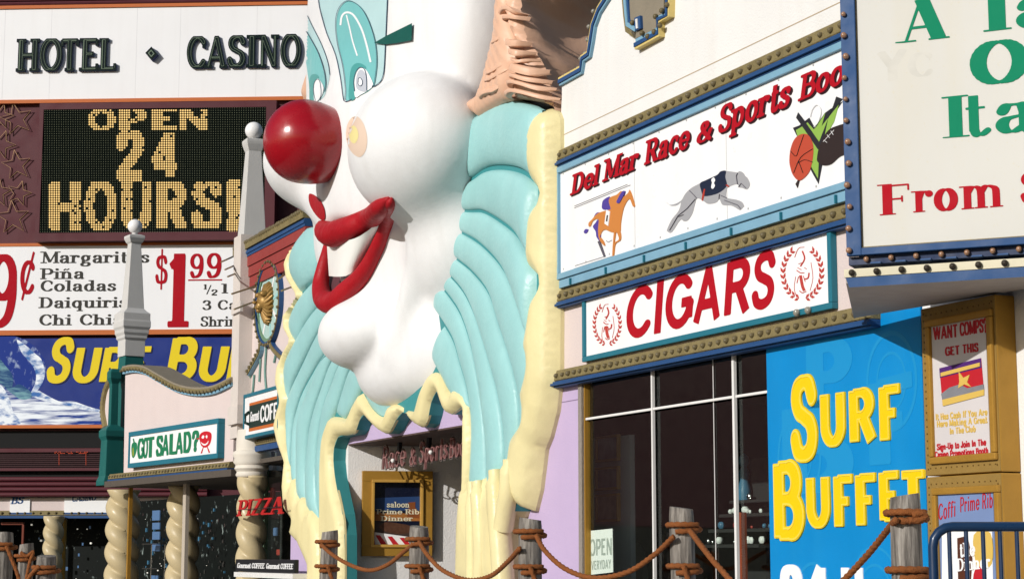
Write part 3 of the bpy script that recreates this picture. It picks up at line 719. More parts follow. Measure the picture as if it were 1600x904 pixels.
# ---- the shop window and what stands behind it
win = Thing('shop_window', 'tall dark shop window with pale mullions and high transom under the cigar sign', 'window', F, (0.46, 0.6, -0.02))
frm = MB(); frm.box(0.456, 0.474, .62, 2.93, -.05, .008); frm.box(0.474, 3.565, 2.90, 2.95, -.06, .01); frm.box(.474, 3.565, .62, .66, -.06, .01)
win.part('frame', frm, GOLD, bev=.004)
for u, w_ in ((1.73, .022), (3.055, .030)): win.part('mullion', MB().box(u, u + w_, .66, 2.90, -.024, .004), ALU, bev=.002)
tr = MB()
for a, b in ((.474, 1.728), (1.754, 3.053), (3.097, 3.565)): tr.box(a, b, 2.547, 2.568, -.024, .000)
win.part('transom', tr, ALU, bev=.004)
win.part('mullion', MB().box(2.72, 2.726, .66, 2.90, -.027, -.022), ALU)
for a, b in ((.474, 1.728), (1.754, 3.053), (3.097, 3.565)):
    win.part('pane', MB().box(a, b, .66, 2.535, -.034, -.028), GLASSM); win.part('pane', MB().box(a, b, 2.575, 2.90, -.034, -.028), GLASSM)
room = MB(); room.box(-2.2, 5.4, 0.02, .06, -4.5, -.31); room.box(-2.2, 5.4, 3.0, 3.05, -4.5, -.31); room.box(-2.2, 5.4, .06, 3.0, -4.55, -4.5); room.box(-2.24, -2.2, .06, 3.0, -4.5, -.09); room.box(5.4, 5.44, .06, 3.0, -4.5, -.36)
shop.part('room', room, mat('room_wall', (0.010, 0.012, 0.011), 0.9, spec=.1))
PICT = [mat('picture_a', srgb(200, 206, 212), 0.5, noise=.9, nscale=8), mat('picture_b', srgb(170, 176, 190), 0.5, noise=.9, nscale=11), mat('picture_c', srgb(220, 204, 176), 0.5, noise=.9, nscale=9)]
fa = lambda x, y, t: F.at(x, y, t)
pnl = Thing('display_board', 'grey upright board behind the window glass carrying framed pictures', 'board', F, (fa(918, 800, -.6)[0], .06, -.6))
pnl.part('board', MB().box(fa(918, 800, -.6)[0], fa(985, 800, -.6)[0], .07, 2.45, -.65, -.6), mat('panel_grey', srgb(190, 204, 212), .8, noise=.3, nscale=2))
for k, (y1, y0, lab) in enumerate(((682, 722, 'topmost of three framed pictures stacked behind the window glass'), (730, 766, 'middle one of three framed pictures stacked behind the window glass'), (772, 815, 'lowest of three framed pictures stacked behind the window glass'))):
    ua, za = fa(931, y0, -.57); ub, zb = fa(966, y0, -.57)[0], fa(931, y1, -.57)[1]
    p = Thing('picture', lab, 'picture', F, (ua, za, -.6), group='framed pictures behind the window')
    frame_parts(p, ua, ub, za, zb, .025, -.599, -.56, mat('picture_frame_brass', srgb(210, 176, 110), .4, metal=.2)); p.part('print', MB().box(ua + .025, ub - .025, za + .025, zb - .025, -.595, -.58), PICT[k])
pp = Thing('paper_notice', 'white paper notice reading OPEN taped inside the shop window', 'notice', F, (.52, 1.25, -.06))
nq = [F.at(x, y, -.05) for x, y in ((917, 829), (957, 825), (958, 893), (915, 898))]
pp.part('sheet', MB().loops([nq], -.052, -.049), mat('paper', (.86, .87, .84), .8))
lt = MB(); lettering(lt, place(F, (921, 868), (957, 866), 'OPEN', 'sans', t=-.047, htop=(921, 842)), -.0485, -.0475)
lettering(lt, place(F, (920, 890), (955, 887), 'EVERYDAY'.replace('V', 'V'), 'sans', t=-.047, htop=(920, 876)), -.0485, -.0475)
pp.part('lettering', lt, mat('pencil', srgb(184, 192, 184), .8))
cu_ = fa(982, 880, -1.2)[0]
ch = Thing('office_chair', 'grey rounded office chair back seen through the shop window', 'chair', F, (cu_, 0.06, -1.2))
ch.part('backrest', puff([(cu_ + .30 * math.cos(a) * (1 + .1 * math.sin(a)), 1.12 + .36 * math.sin(a)) for a in np.linspace(0, 2 * math.pi, 24, endpoint=False)], -1.2, .06, .15, .06, back=-1.26), mat('chair_grey', srgb(120, 126, 120), .8, noise=.3))
ch.part('seat', MB().box(cu_ - .24, cu_ + .24, .62, .72, -1.75, -1.27), MATS['chair_grey'], bev=.03)
ch.part('pedestal', MB().lathe((cu_, -1.5), [(.26, .065), (.26, .10), (.04, .14), (.035, .62)], 12), BLACKP)
d0, d1 = fa(1096, 800, -1.5)[0], fa(1192, 800, -1.5)[0]; dz = [fa(1130, y, -1.6)[1] for y in (850, 826, 802, 780)]
ds = Thing('display_rack', 'dark stepped rack of small shiny goods deep inside the shop window', 'rack', F, (d0, .06, -1.4))
st_m = MB()
for k, z in enumerate(dz): st_m.box(d0, d1, z - .03, z, -1.9 - .02 * k, -1.45 - .12 * k)
st_m.box(d0, d1, .07, dz[-1] + .4, -2.05, -1.99)
ds.part('steps', st_m, mat('rack_dark', (.03, .03, .03), .6))
SHINE = [mat('goods_white', (.7, .72, .7), .3), mat('goods_blue', srgb(70, 120, 150), .3), mat('goods_red', srgb(170, 60, 50), .3), mat('goods_steel', (.5, .5, .5), .2, metal=1)]
rg = random.Random(5)
for k in range(34):
    u = d0 + .03 + rg.random() * (d1 - d0 - .06); row = k % 4; s_ = rg.uniform(.015, .04); t = -1.55 - .12 * row
    ds.part('trinket', MB().ball((u, dz[row] + s_, t), s_, 8, 5, rg.uniform(.6, 1.2)), SHINE[(0, 3, 0, 1, 3, 2)[k % 6]])
fu_ = fa(1118, 770, -1.6)[0]; fz_ = dz[3]
ds.part('figurine', MB().lathe((fu_, -1.92), [(.06, fz_), (.07, fz_ + .1), (.04, fz_ + .2), (.06, fz_ + .26), (.03, fz_ + .32), (.05, fz_ + .36), (.045, fz_ + .42), (.01, fz_ + .45)], 10), SHINE[1])
ua, za = fa(1148, 800, -.4); ub = fa(1158, 800, -.4)[0]
single('door_post', MB().box(ua, ub, .06, za, -.45, -.40), mat('red_brown', srgb(150, 70, 44), .5, noise=.3), F, (ua, .06, -.45), 'thin red brown upright post just inside the shop window glass', 'post')

# ---- the blue buffet panel
CYAN = mat('cyan_panel', srgb(10, 146, 218), 0.42, noise=0.25, nscale=2, fine=0.25, streak=.2, scol=srgb(40, 160, 220))
CYL = mat('cyan_pale', srgb(30, 151, 213), 0.42, fine=0.1)
YL = mat('buffet_yellow', srgb(250, 212, 20), 0.32, noise=0.06, nscale=5); YLE = mat('buffet_yellow_edge', srgb(252, 224, 84), 0.35)
bf = Thing('buffet_panel', 'tall cyan blue buffet panel with raised yellow brush letters beside the shop window', 'sign', F, (3.58, 0.2, -.03))
bf.part('panel', MB().box(3.58, 5.49, 0.25, 2.985, -.029, 0.012), CYAN)
gh = MB(); 
for c, r0, r1 in (((4.0, 2.05), .34, .31), ((4.0, 2.05), .20, .18), ((5.15, 2.5), .34, .31), ((5.15, 2.5), .2, .18), ((4.15, 1.0), .3, .275), ((4.9, 1.05), .36, .34), ((4.9, 1.05), .24, .22)):
    cir = lambda r: [(c[0] + r * .85 * math.cos(a), c[1] + r * math.sin(a)) for a in np.linspace(0, 2 * math.pi, 40, endpoint=False)]
    gh.loops([cir(r0), cir(r1)], .012, .0135)
lettering(gh, place(F, (1262, 640), (1330, 630), 'P', 'brush', t=.013, htop=(1262, 540), bold=1.4), .012, .0142)
lettering(gh, place(F, (1360, 730), (1440, 715), 'F', 'brush', t=.013, htop=(1362, 600), bold=1.4), .012, .0142)
lettering(gh, place(F, (1225, 770), (1330, 760), 'B', 'brush', t=.013, htop=(1225, 640), bold=1.4), .012, .0142)
bf.part('ghost_pattern', gh, CYL)
def raised(T, fr, ch, xl, xr, yt, yb, t, dp, m, me, font='brush', bold=1.38, res=48, name='letter', e=(-.04, -.015)):
    g = lambda off: ink(fr, ch, xl, xr, yb, yt, font, t=t, bold=bold, res=res, off=off)
    o = T.part(name, MB().loops(g(0.0), t - .004, t + dp, True), m, ang=50)
    T.part('letter_edge', MB().loops(g(e[1]) + g(e[0]), t + dp - .001, t + dp + .004), me, parent=o)
    return o
for ch_, xl, xr, yt, yb in (('S', 1237, 1279, 591, 716), ('U', 1284, 1323, 614, 694), ('R', 1329, 1370, 608, 689), ('F', 1376, 1409, 603, 687), ('B', 1211, 1259, 722, 840), ('U', 1262, 1299, 745, 821),
                           ('F', 1305, 1335, 743, 822), ('F', 1339, 1371, 741, 820), ('E', 1376, 1408, 737, 812), ('T', 1412, 1447, 736, 812)):
    raised(bf, F, ch_, xl, xr, yt, yb, .012, .014, YL, YLE)
for s_, xl, xr in (('2', 1220, 1255), ('4', 1258, 1292), ('H', 1316, 1350)):
    bf.part('letter', MB().loops(ink(F, s_, xl, xr, 962, 886, 'brush', t=.013, bold=1.45), .0115, .02), BOARD)

# ---- the big restaurant sign box standing out from the wall
I = Frame((1.963 + .911 * .022, 10.757 - .413 * .022), -24.4)
CREAMW = mat('stained_cream_board', (0.60, 0.59, 0.55), 0.8, spec=.06, noise=0.10, nscale=1.2, streak=0.22, scol=(.58, .52, .36), speck=0.25)
GRN = mat('sign_green', srgb(30, 138, 102), 0.8, noise=.08, spec=.05)
it = Thing('restaurant_sign', 'big cream sign box with blue bulb-studded border and green and red roman lettering', 'sign', I, (0, 2.95, 0))
SG = 0.0
bz = 3.10
it.part('box', MB().box(0.03, 1.66, bz + .02, 7.2, -.9, -.062), BLUE)
it.part('panel', MB().box(0.09, 1.66, bz + .04, 7.0, -.06, -.028), CREAMW)
fm = MB(); fm.box(0, .088, bz, 7.2, -.06, 0); fm.box(.088, 1.70, bz, bz + .042, -.06, -.001); fm.box(1.66, 1.70, bz + .042, 7.2, -.06, -.001)
bd = it.part('border', fm, BLUE, bev=.004)
fr2 = MB().box(.085, .0935, bz + .0425, 7.0, -.03, -.018).box(.0935, 1.66, bz + .0425, bz + .05, -.03, -.018)
it.part('bead', fr2, TAN)
sk = MB().box(0.0, 1.70, bz - .05, bz - .002, -.30, -.05)
it.part('valance', sk, mat('deep_blue', srgb(20, 44, 84), .5, noise=.2))
vt = it.part('valance_tab', MB().box(.05, .11, bz - .055, bz - .045, -.05, -.005), BLUE)
arr(vt, 11, lambda k: (.147 * k + .09, 0, 0))
nz = 21
ob = it.part('bulb', MB().ball((0, 0 + 2.95, .0), .018, 10, 6, 1.2), BULB, parent=bd)
arr(ob, nz, lambda k: (.024, -.012, bz + .03 + k * .131 - 2.95))
ob = it.part('bulb', MB().ball((0, 0 + 2.95, 0), .018, 10, 6, 1.2), BULB, parent=bd)
arr(ob, 11, lambda k: (.11 + .147 * k, .035, bz - .022 - 2.95))
stp = MB().box(-0.01, 1.74, 2.965, 3.015, -.34, .035)
st_ = it.part('bulb_strip', stp, mat('strip_cream', srgb(226, 218, 190), .5, noise=.25), bev=.003)
ob = it.part('bulb', MB().ball((0, 0 + 2.95, 0), .020, 10, 6, 1.4), BULBD, parent=st_)
arr(ob, 12, lambda k: (.04 + .147 * k, -.045, 2.99 - 2.95))
# soffit reaches back to the wall
A = F.w(5.02, 0, .21); a2 = I.loc(A); B_ = F.w(9.3, 0, 0); b2 = I.loc(B_)
b2 = I.loc(F.w(6.312 + 1.10, 0, -.02)); sof = [(0.0, .03), (1.74, .03), (b2[0], b2[2]), (a2[0], a2[2])]
mb = MB(); mb.add([(u, 2.93, t) for u, t in sof] + [(u, 2.962, t) for u, t in sof], [(0, 1, 2, 3), (4, 5, 6, 7), (0, 1, 5, 4), (1, 2, 6, 5), (2, 3, 7, 6), (3, 0, 4, 7)])
it.part('soffit', mb, mat('soffit_grey', srgb(178, 168, 160), .8, noise=.2))
sb = MB(); sb.add([(0.004, 2.93, .028), (a2[0] + .004, 2.93, a2[2]), (a2[0] + .004, 3.0, a2[2]), (0.004, 3.0, .028), (0.02, 2.905, .036), (1.74, 2.905, .036), (1.74, 2.962, .036), (0.0, 2.962, .036)], [(0, 1, 2, 3), (4, 5, 6, 7)])
it.part('soffit_edge', sb, BLUE)
lt = MB()
TI = -.028
for s_, xl, xr, yt, yb in (('A', 1398, 1483, -3, 64), ('T', 1516, 1599, -24, 48), ('a', 1587, 1650, -3, 42), ('O', 1515, 1608, 63, 131), ('I', 1472, 1514, 150, 215), ('t', 1509, 1548, 149, 213), ('a', 1555, 1618, 160, 207)):
    bo = {'A': 1.2, 'T': .85, 'O': 1.1, 'I': .55, 't': .7, 'a': .8}[s_]
    it.part('letter', MB().loops(ink(I, s_, xl, xr, yb, yt, 'roman', t=TI, bold=bo, res=80), -.03, -.024), GRN)
for s_, xl, xr, yt, yb in (('F', 1371, 1421, 287, 335), ('r', 1424, 1458, 298, 331), ('o', 1459, 1497, 294, 329), ('m', 1499, 1567, 289, 325), ('$', 1594, 1640, 262, 322)):
    it.part('letter', MB().loops(ink(I, s_, xl, xr, yb, yt, 'roman', t=TI, bold={'F': .85, 'o': .95}.get(s_, .75), res=80), -.03, -.024), REDP)
st2 = MB()
lettering(st2, place(I, (1372, 130), (1420, 124), 'Y', 'roman', t=-.028, htop=(1370, 82)), -.0285, -.0276); lettering(st2, place(I, (1420, 122), (1460, 118), 'C', 'roman', t=-.028, htop=(1419, 84)), -.0285, -.0276)
it.part('ghost_lettering', st2, mat('ghost', (.585, .57, .52), .8, spec=.05, noise=.3, nscale=12))

# ---- gold poster case
gc = Thing('poster_case', 'tall gold painted poster case with two framed posters beside the cyan panel', 'case', F, (5.5, 0.2, 0))
GT = .15
gu0, gu1 = F.at(1444, 640, GT)[0], F.at(1561, 640, GT)[0]
pu0, pu1, qu0, qu1 = [F.at(x, 640, GT)[0] for x in (1455, 1546, 1460, 1542)]
GOLDF = mat('gold_face', srgb(166, 134, 72), 0.5, metal=0.1, noise=0.3, nscale=8, fine=.3)
cs_ = MB().box(gu0, gu1, F.at(1450, 744, GT)[1] + .003, F.at(1446, 481, GT)[1], 0, GT); gc.part('cabinet', cs_, GOLD, bev=.01)
gc.part('cabinet', MB().box(gu0, gu1, .3, F.at(1450, 744, GT)[1] - .003, 0, GT), GOLD, bev=.01)
def bez(T, u0, u1, z0, z1, w_, t, m, ml):
    ob = T.part('poster_frame', MB().box(u0, u1, z1 - w_, z1, t, t + .03).box(u0, u1, z0, z0 + w_, t, t + .03).box(u0, u0 + w_, z0 + w_, z1 - w_, t, t + .03).box(u1 - w_, u1, z0 + w_, z1 - w_, t, t + .03), m, bev=.010)
    return ob
POST = mat('poster_paper', srgb(222, 216, 216), .45, noise=.15, nscale=3); PRED = mat('poster_red', srgb(196, 36, 48), .5); PYEL = mat('poster_yellow', srgb(226, 190, 96), .5); PPUR = mat('poster_purple', srgb(86, 44, 120), .5); PGRY = mat('poster_grey', srgb(140, 140, 146), .5, noise=.4, nscale=12)
bez(gc, F.at(1448, 640, GT + .03)[0], F.at(1552, 640, GT + .03)[0], F.at(1460, 725, GT)[1], F.at(1456, 500, GT)[1], .045, GT, GOLD, GOLDL)
gc.part('poster', MB().box(F.at(1456, 640, GT)[0], F.at(1546, 640, GT)[0], F.at(1460, 718, GT)[1], F.at(1456, 508, GT)[1], GT, GT + .007), POST)
TT = GT + .009
lt = MB()
for s_, p0, p1, ht in (('WANT', (1459, 531), (1497, 526), (1459, 511)), ('COMPS?', (1500, 525), (1543, 518), (1500, 504)), ('GET', (1477, 556), (1500, 553), (1477, 542)), ('THIS', (1504, 552), (1529, 549), (1504, 538))):
    lettering(lt, place(F, p0, p1, s_, 'block', t=TT, htop=ht, bold=1.2, res=22), TT - .003, TT + .002)
for s_, p0, p1, ht in (('Sign-Up to Join In The', (1464, 703), (1541, 695), (1464, 693)), ('Casino Promotions Booth', (1461, 715), (1545, 708), (1461, 705))):
    lettering(lt, place(F, p0, p1, s_, 'sans', t=TT, htop=ht, bold=1.1, res=16), TT - .003, TT + .002)
gc.part('lettering', lt, PRED)
lt = MB()
for s_, p0, p1, ht in (('It Has Cash If You Are', (1462, 656), (1543, 648), (1462, 646)), ('Here Making A Great', (1464, 667), (1543, 660), (1464, 657)), ('In The Club', (1484, 678), (1525, 674), (1484, 668))):
    lettering(lt, place(F, p0, p1, s_, 'sans', t=TT, htop=ht, bold=1.0, res=16), TT - .003, TT + .002)
gc.part('lettering', lt, PYEL)
painted(gc, 'card_picture', [([(1468, 575), (1533, 559), (1538, 617), (1473, 633)], PRED, 1), ([(1468, 575), (1533, 559), (1534, 574), (1469, 590)], PPUR, 1), ([(1471, 615), (1484, 605), (1500, 600), (1512, 606), (1537, 600), (1538, 608), (1473, 624)], PGRY, 1), ([(1473, 624), (1538, 608), (1538, 617), (1474, 634)], PYEL, 1), ([(1499, 580), (1506, 590), (1516, 585), (1512, 597), (1518, 604), (1508, 600), (1498, 606), (1500, 596)], PYEL, 1), ([(1471, 582), (1532, 566), (1532, 572), (1471, 588)], PYEL, 1)], TT)
bez(gc, F.at(1450, 640, GT + .03)[0], F.at(1554, 640, GT + .03)[0], .60, F.at(1460, 762, GT)[1], .045, GT, GOLD, GOLDL)
gc.part('poster', MB().box(F.at(1458, 640, GT)[0], F.at(1548, 640, GT)[0], .645, F.at(1460, 772, GT)[1], GT, GT + .007), mat('poster_blue', srgb(128, 150, 196), .45, noise=.3, nscale=5))
lt = MB()
lettering(lt, place(F, (1466, 812), (1494, 806), 'Coffi', 'thin', t=TT, htop=(1466, 787), bold=1.3, res=22), TT - .003, TT + .002); lettering(lt, place(F, (1500, 800), (1552, 792), 'Prime Rib', 'thin', t=TT, htop=(1500, 776), bold=1.3, res=22), TT - .003, TT + .002)
gc.part('lettering', lt, PRED)
painted(gc, 'dinner_picture', [([(1472, 828), (1500, 820), (1550, 815), (1552, 930), (1472, 930)], P_WHITE if 'P_WHITE' in globals() else BOARD, 1), ([(1496, 840), (1512, 836), (1520, 872), (1516, 930), (1498, 930)], mat('food_brown', srgb(90, 50, 34), .5), 1), ([(1522, 835), (1548, 832), (1550, 880), (1528, 885)], PYEL), ([(1524, 890), (1540, 886), (1536, 920), (1522, 920)], PRED)], TT)
lt = MB()
lettering(lt, place(F, (1500, 870), (1524, 867), 'the', 'slab', t=TT + .006, htop=(1500, 848), res=20), TT + .003, TT + .007); lettering(lt, place(F, (1496, 892), (1548, 886), 'Dinner', 'slab', t=TT + .006, htop=(1496, 872), res=20), TT + .003, TT + .007)
gc.part('lettering', lt, BOARD)
zc_ = F.at(1450, 744, GT)[1]
gc.part('face', MB().box(gu0 + .004, gu1 - .004, zc_ + .008, F.at(1446, 481, GT)[1] - .006, GT - .01, GT + .003), GOLDF); gc.part('face', MB().box(gu0 + .004, gu1 - .004, .31, zc_ - .008, GT - .01, GT + .003), GOLDF)
for z0, z1 in ((zc_ + .02, F.at(1446, 481, GT)[1] - .02), (.62, zc_ - .02)):
    n_ = int((z1 - z0) / .045); mb = MB()
    for u in (gu0 + .03, gu1 - .03):
        for k in range(n_): mb.box(u - .004, u + .004, z0 + .02 + k * .045, z0 + .03 + k * .045, GT, GT + .007)
    for k in range(13):
        for z in (z0 + .03, z1 - .03): mb.box(gu0 + .05 + k * (gu1 - gu0 - .1) / 12, gu0 + .058 + k * (gu1 - gu0 - .1) / 12, z - .004, z + .004, GT, GT + .007)
    gc.part('rivet_row', mb, mat('rivet', srgb(110, 84, 40), .5))
# ------------------------------------------------------------------ the clown gateway
WHITE_FG = mat('white_fibreglass', (0.77, 0.77, 0.77), 0.5, noise=0.10, nscale=2.2, bump=0.14, bscale=16, streak=0.24, scol=(.52, .50, .47), fine=.16)
RED_GLOSS = mat('red_gloss', (0.30, 0.004, 0.010), 0.26, noise=0.25, nscale=3, spec=0.5, coat=0.12, bump=0.10, bscale=10)
RED_LIP = mat('red_lip', (0.36, 0.006, 0.012), 0.55, noise=0.35, nscale=5, bump=0.30, bscale=26, fine=.25)
TEAL = mat('teal_paint', srgb(166, 218, 218), 0.40, noise=0.22, nscale=2.5, bump=0.22, bscale=24, streak=0.28, fine=.12, scol=srgb(190, 236, 234))
TEAL_D = mat('teal_shade', srgb(66, 150, 154), 0.5, noise=0.1, nscale=3, bump=0.08)  # darker copy of the ruffle teal, crease shade put into the plate colour
CREAM = mat('cream_paint', srgb(246, 233, 178), 0.40, noise=0.25, nscale=2.5, bump=0.2, bscale=18, streak=0.25, fine=.12, scol=srgb(214, 196, 132))
SALMON = mat('salmon_hair', srgb(240, 194, 164), 0.42, noise=0.10, nscale=3.5, bump=0.14, bscale=20, streak=0.12, scol=srgb(200, 140, 110))
P_TEAL = mat('eye_teal', srgb(128, 204, 204), 0.4, noise=0.10, nscale=3)
P_PALE = mat('eye_pale', srgb(196, 230, 232), 0.4, noise=0.10, nscale=3)
P_DKTEAL = mat('eye_dark_teal', srgb(84, 168, 164), 0.4)
P_LINE = mat('eye_line', srgb(72, 92, 112), 0.5)
P_GREEN = mat('brow_green', srgb(24, 92, 82), 0.45, noise=0.2)
P_PEACH = mat('cheek_peach', srgb(238, 212, 190), 0.45)
P_YELLOW = mat('cheek_yellow', srgb(246, 232, 160), 0.45)
P_WHITE = mat('eye_white', (0.82, 0.83, 0.84), 0.35)
P_GREY = mat('eye_grey', srgb(200, 205, 215), 0.4)
TEETH = mat('teeth_white', (0.84, 0.84, 0.80), 0.3)
MOUTH = mat('mouth_dark', srgb(96, 60, 66), 0.6)

UC = -4.5
clown = Thing('clown_gateway', 'giant white clown face with red ball nose and turquoise ruffled collar over a doorway', 'sculpture', F, (UC, 0, 0))

def surface_nets(fn, lo, hi, h):
    """mesh of fn = 0 on a grid"""
    ax = [np.arange(a, b + h, h) for a, b in zip(lo, hi)]
    X, Y, Z = np.meshgrid(*ax, indexing='ij'); D = fn(X, Y, Z); sh = D.shape; neg = D < 0
    cs = tuple(n - 1 for n in sh); acc = np.zeros(cs + (3,)); cnt = np.zeros(cs)
    corners = [(i, j, k) for i in (0, 1) for j in (0, 1) for k in (0, 1)]
    sl = lambda c: tuple(slice(o, o + n) for o, n in zip(c, cs))
    for a in range(8):
        for b in range(a + 1, 8):
            ca, cb = corners[a], corners[b]
            if sum(abs(p - q) for p, q in zip(ca, cb)) != 1: continue
            da, db = D[sl(ca)], D[sl(cb)]; x = (da < 0) != (db < 0)
            q = np.where(x, da / np.where(x, da - db, 1), 0)
            for d in range(3): acc[..., d] += np.where(x, ca[d] + (cb[d] - ca[d]) * q, 0)
            cnt += x
    idx = np.full(cs, -1); act = cnt > 0; idx[act] = np.arange(act.sum())
    base = np.stack(np.meshgrid(*[np.arange(n) for n in cs], indexing='ij'), -1)
    V = ((base + acc / np.maximum(cnt, 1)[..., None])[act]) * h + np.array(lo)
    fs = []
    for d in range(3):
        e = [0, 0, 0]; e[d] = 1
        n0 = neg[tuple(slice(0, n - s) for n, s in zip(sh, e))]; n1 = neg[tuple(slice(s, n) for n, s in zip(sh, e))]
        o1, o2 = [q for q in range(3) if q != d]
        for i, j, k in np.argwhere(n0 != n1):
            p = [i, j, k]
            if p[o1] < 1 or p[o2] < 1 or p[o1] >= cs[o1] or p[o2] >= cs[o2] or p[d] >= cs[d]: continue
            q = []
            for s1, s2 in ((0, 0), (1, 0), (1, 1), (0, 1)):
                r = list(p); r[o1] -= s1; r[o2] -= s2; q.append(int(idx[tuple(r)]))
            if min(q) >= 0: fs.append(q)
    return V, fs

def ell(c, r, rot=0.0):
    cu, cz, ct = c; ru, rz, rt = r; ca, sa = math.cos(rot), math.sin(rot)
    def fn(u, z, t):
        a, b, d = u - cu, z - cz, t - ct
        a, b = a * ca + b * sa, -a * sa + b * ca
        k0 = np.sqrt((a / ru) ** 2 + (b / rz) ** 2 + (d / rt) ** 2); k1 = np.sqrt((a / ru ** 2) ** 2 + (b / rz ** 2) ** 2 + (d / rt ** 2) ** 2)
        return k0 * (k0 - 1) / (k1 + 1e-9)
    return fn
def sell(c, r, p=3.2):
    def fn(u, z, t):
        a, b, d = np.abs(u - c[0]) / r[0], np.abs(z - c[1]) / r[1], np.abs(t - c[2]) / r[2]
        return ((a ** p + b ** p + d ** 2.4) ** (1 / p) - 1) * r[2]
    return fn
def cap(p, q, r0, r1):
    p = np.array(p, float); q = np.array(q, float); v = q - p; L = v @ v
    def fn(u, z, t):
        k = np.clip(((u - p[0]) * v[0] + (z - p[1]) * v[1] + (t - p[2]) * v[2]) / L, 0, 1)
        return np.sqrt((u - p[0] - k * v[0]) ** 2 + (z - p[1] - k * v[1]) ** 2 + (t - p[2] - k * v[2]) ** 2) - (r0 + (r1 - r0) * k)
    return fn
def smin(a, b, k):
    h = np.clip(0.5 + 0.5 * (b - a) / k, 0, 1); return b + (a - b) * h - k * h * (1 - h)
def smax(a, b, k): return -smin(-a, -b, k)

def KK(x, y, t): return F.pt(x, y, t)
FACE = [  # (shape, blend)
    (sell((UC + .15, 7.7, -0.10), (2.66, 2.3, 0.80)), 0.0),
    (ell((UC, 6.1, 0.10), (1.3, 1.2, 0.72)), 0.3),
    (ell((UC + 1.86, 5.66, 0.42), (1.04, 0.79, 0.74)), 0.07),
    (ell((UC - 1.50, 6.16, 0.48), (0.70, 0.60, 0.68)), 0.06),
    (cap((UC - 1.40, 5.95, 0.40), (UC - 0.4, 5.20, 0.34), 0.46, 0.40), 0.16),
    (cap((UC + 1.35, 5.45, 0.16), (UC + 0.5, 5.15, 0.22), 0.46, 0.40), 0.12),
    (ell((UC + 1.60, 5.0, 0.0), (0.92, 1.0, 0.50)), 0.30),
    (ell((UC - 1.45, 5.25, 0.02), (0.75, 0.75, 0.46)), 0.25),
    (ell((UC, 5.42, 0.30), (0.95, 0.66, 0.50)), 0.22),
    (ell((UC, 4.60, 0.08), (1.05, 1.10, 0.48)), 0.28),
    (ell((UC + .1, 4.35, -0.24), (1.55, 1.3, 0.50)), 0.25),
    (ell((UC + 1.30, 4.30, -0.34), (1.25, 1.2, 0.46)), 0.15),
    (ell((UC + .02, 3.86, 0.40), (0.80, 0.42, 0.48)), 0.20),
    (cap((UC + 1.80, 4.90, 0.24), (UC + 0.85, 3.60, 0.20), 0.17, 0.27), 0.09),
    (cap((UC - 1.50, 4.90, 0.08), (UC - 0.52, 3.56, -0.06), 0.24, 0.34), 0.12),
    (ell((UC + 0.34, 3.46, 0.02), (0.98, 0.48, 0.46)), 0.09),
    (ell((UC + 1.05, 3.56, -0.12), (1.0, 0.55, 0.44)), 0.15),
    (ell((UC + 1.05, 3.80, -0.20), (1.15, 0.70, 0.42)), 0.15),
]
FULLF = FACE
def face_fn(u, z, t, carve=True):
    d = FACE[0][0](u, z, t)
    for fn, k in FACE[1:]: d = smin(d, fn(u, z, t), k)
    for sd in (1, -1):
        if FACE is FULLF: d = smax(d, -cap((UC + sd * 1.26, 4.70, 0.64), (UC + sd * 1.00, 3.98, 0.60), 0.22, 0.12)(u, z, t), 0.24)
    if not carve: return d
    m = ell((UC, 4.68, 0.80), (0.85, 0.48, 0.42))(u, z, t)
    return smax(d, -m, 0.06)
FULL = FACE; FACE = [q for i, q in enumerate(FULL) if i in (0, 1)]
V2, f2 = surface_nets(lambda u, z, t: face_fn(u, z, t, False), (UC - 3.0, 5.0, -0.75), (UC + 3.0, 9.9, 1.5), 0.05)
BROW = BVHTree.FromPolygons([Vector(v) for v in V2], [list(q) for q in f2]); FACE = FULL
V, fs = surface_nets(face_fn, (UC - 3.0, 2.7, -0.75), (UC + 3.0, 9.9, 1.5), 0.05)
for _ in range(2):   # light smoothing
    Sx = np.zeros_like(V); Cn = np.zeros(len(V)); A = np.array(fs)
    for a in range(4):
        np.add.at(Sx, A[:, a], V[A[:, (a + 1) % 4]]); np.add.at(Cn, A[:, a], 1)
        np.add.at(Sx, A[:, a], V[A[:, (a + 3) % 4]]); np.add.at(Cn, A[:, a], 1)
    V = V * 0.5 + 0.5 * Sx / Cn[:, None]
mb = MB(); mb.add(V, fs, True)
face = clown.part('face', mb, WHITE_FG, ang=80)
BV = BVHTree.FromPolygons([Vector(v) for v in V], [list(q) for q in fs])
EYE = Vector(F.loc(CAMP))
HITS = [BV]
def hit(x, y):
    r = ray(x, y); d = Vector((r @ F.U, r[2], r @ F.N)).normalized()
    p, n, i, q = HITS[0].ray_cast(EYE, d)
    return (None, None) if p is None else (np.array(p), np.array(n if n.dot(d) < 0 else -n))
def paint(px, off, sp=3.0, mb=None):
    """a patch of paint following the face, from an outline seen on it"""
    Q, tri, lp = fill_tri(px, sp); vs = []; ok = []
    for x, y in Q:
        p, n = hit(x, y)
        if p is None: vs.append((0, 0, 0)); ok.append(False)
        else: vs.append(tuple(p + n * off)); ok.append(True)
    mb = mb or MB()
    mb.add(vs, [f for f in tri if all(ok[i] for i in f)], True)
    return mb
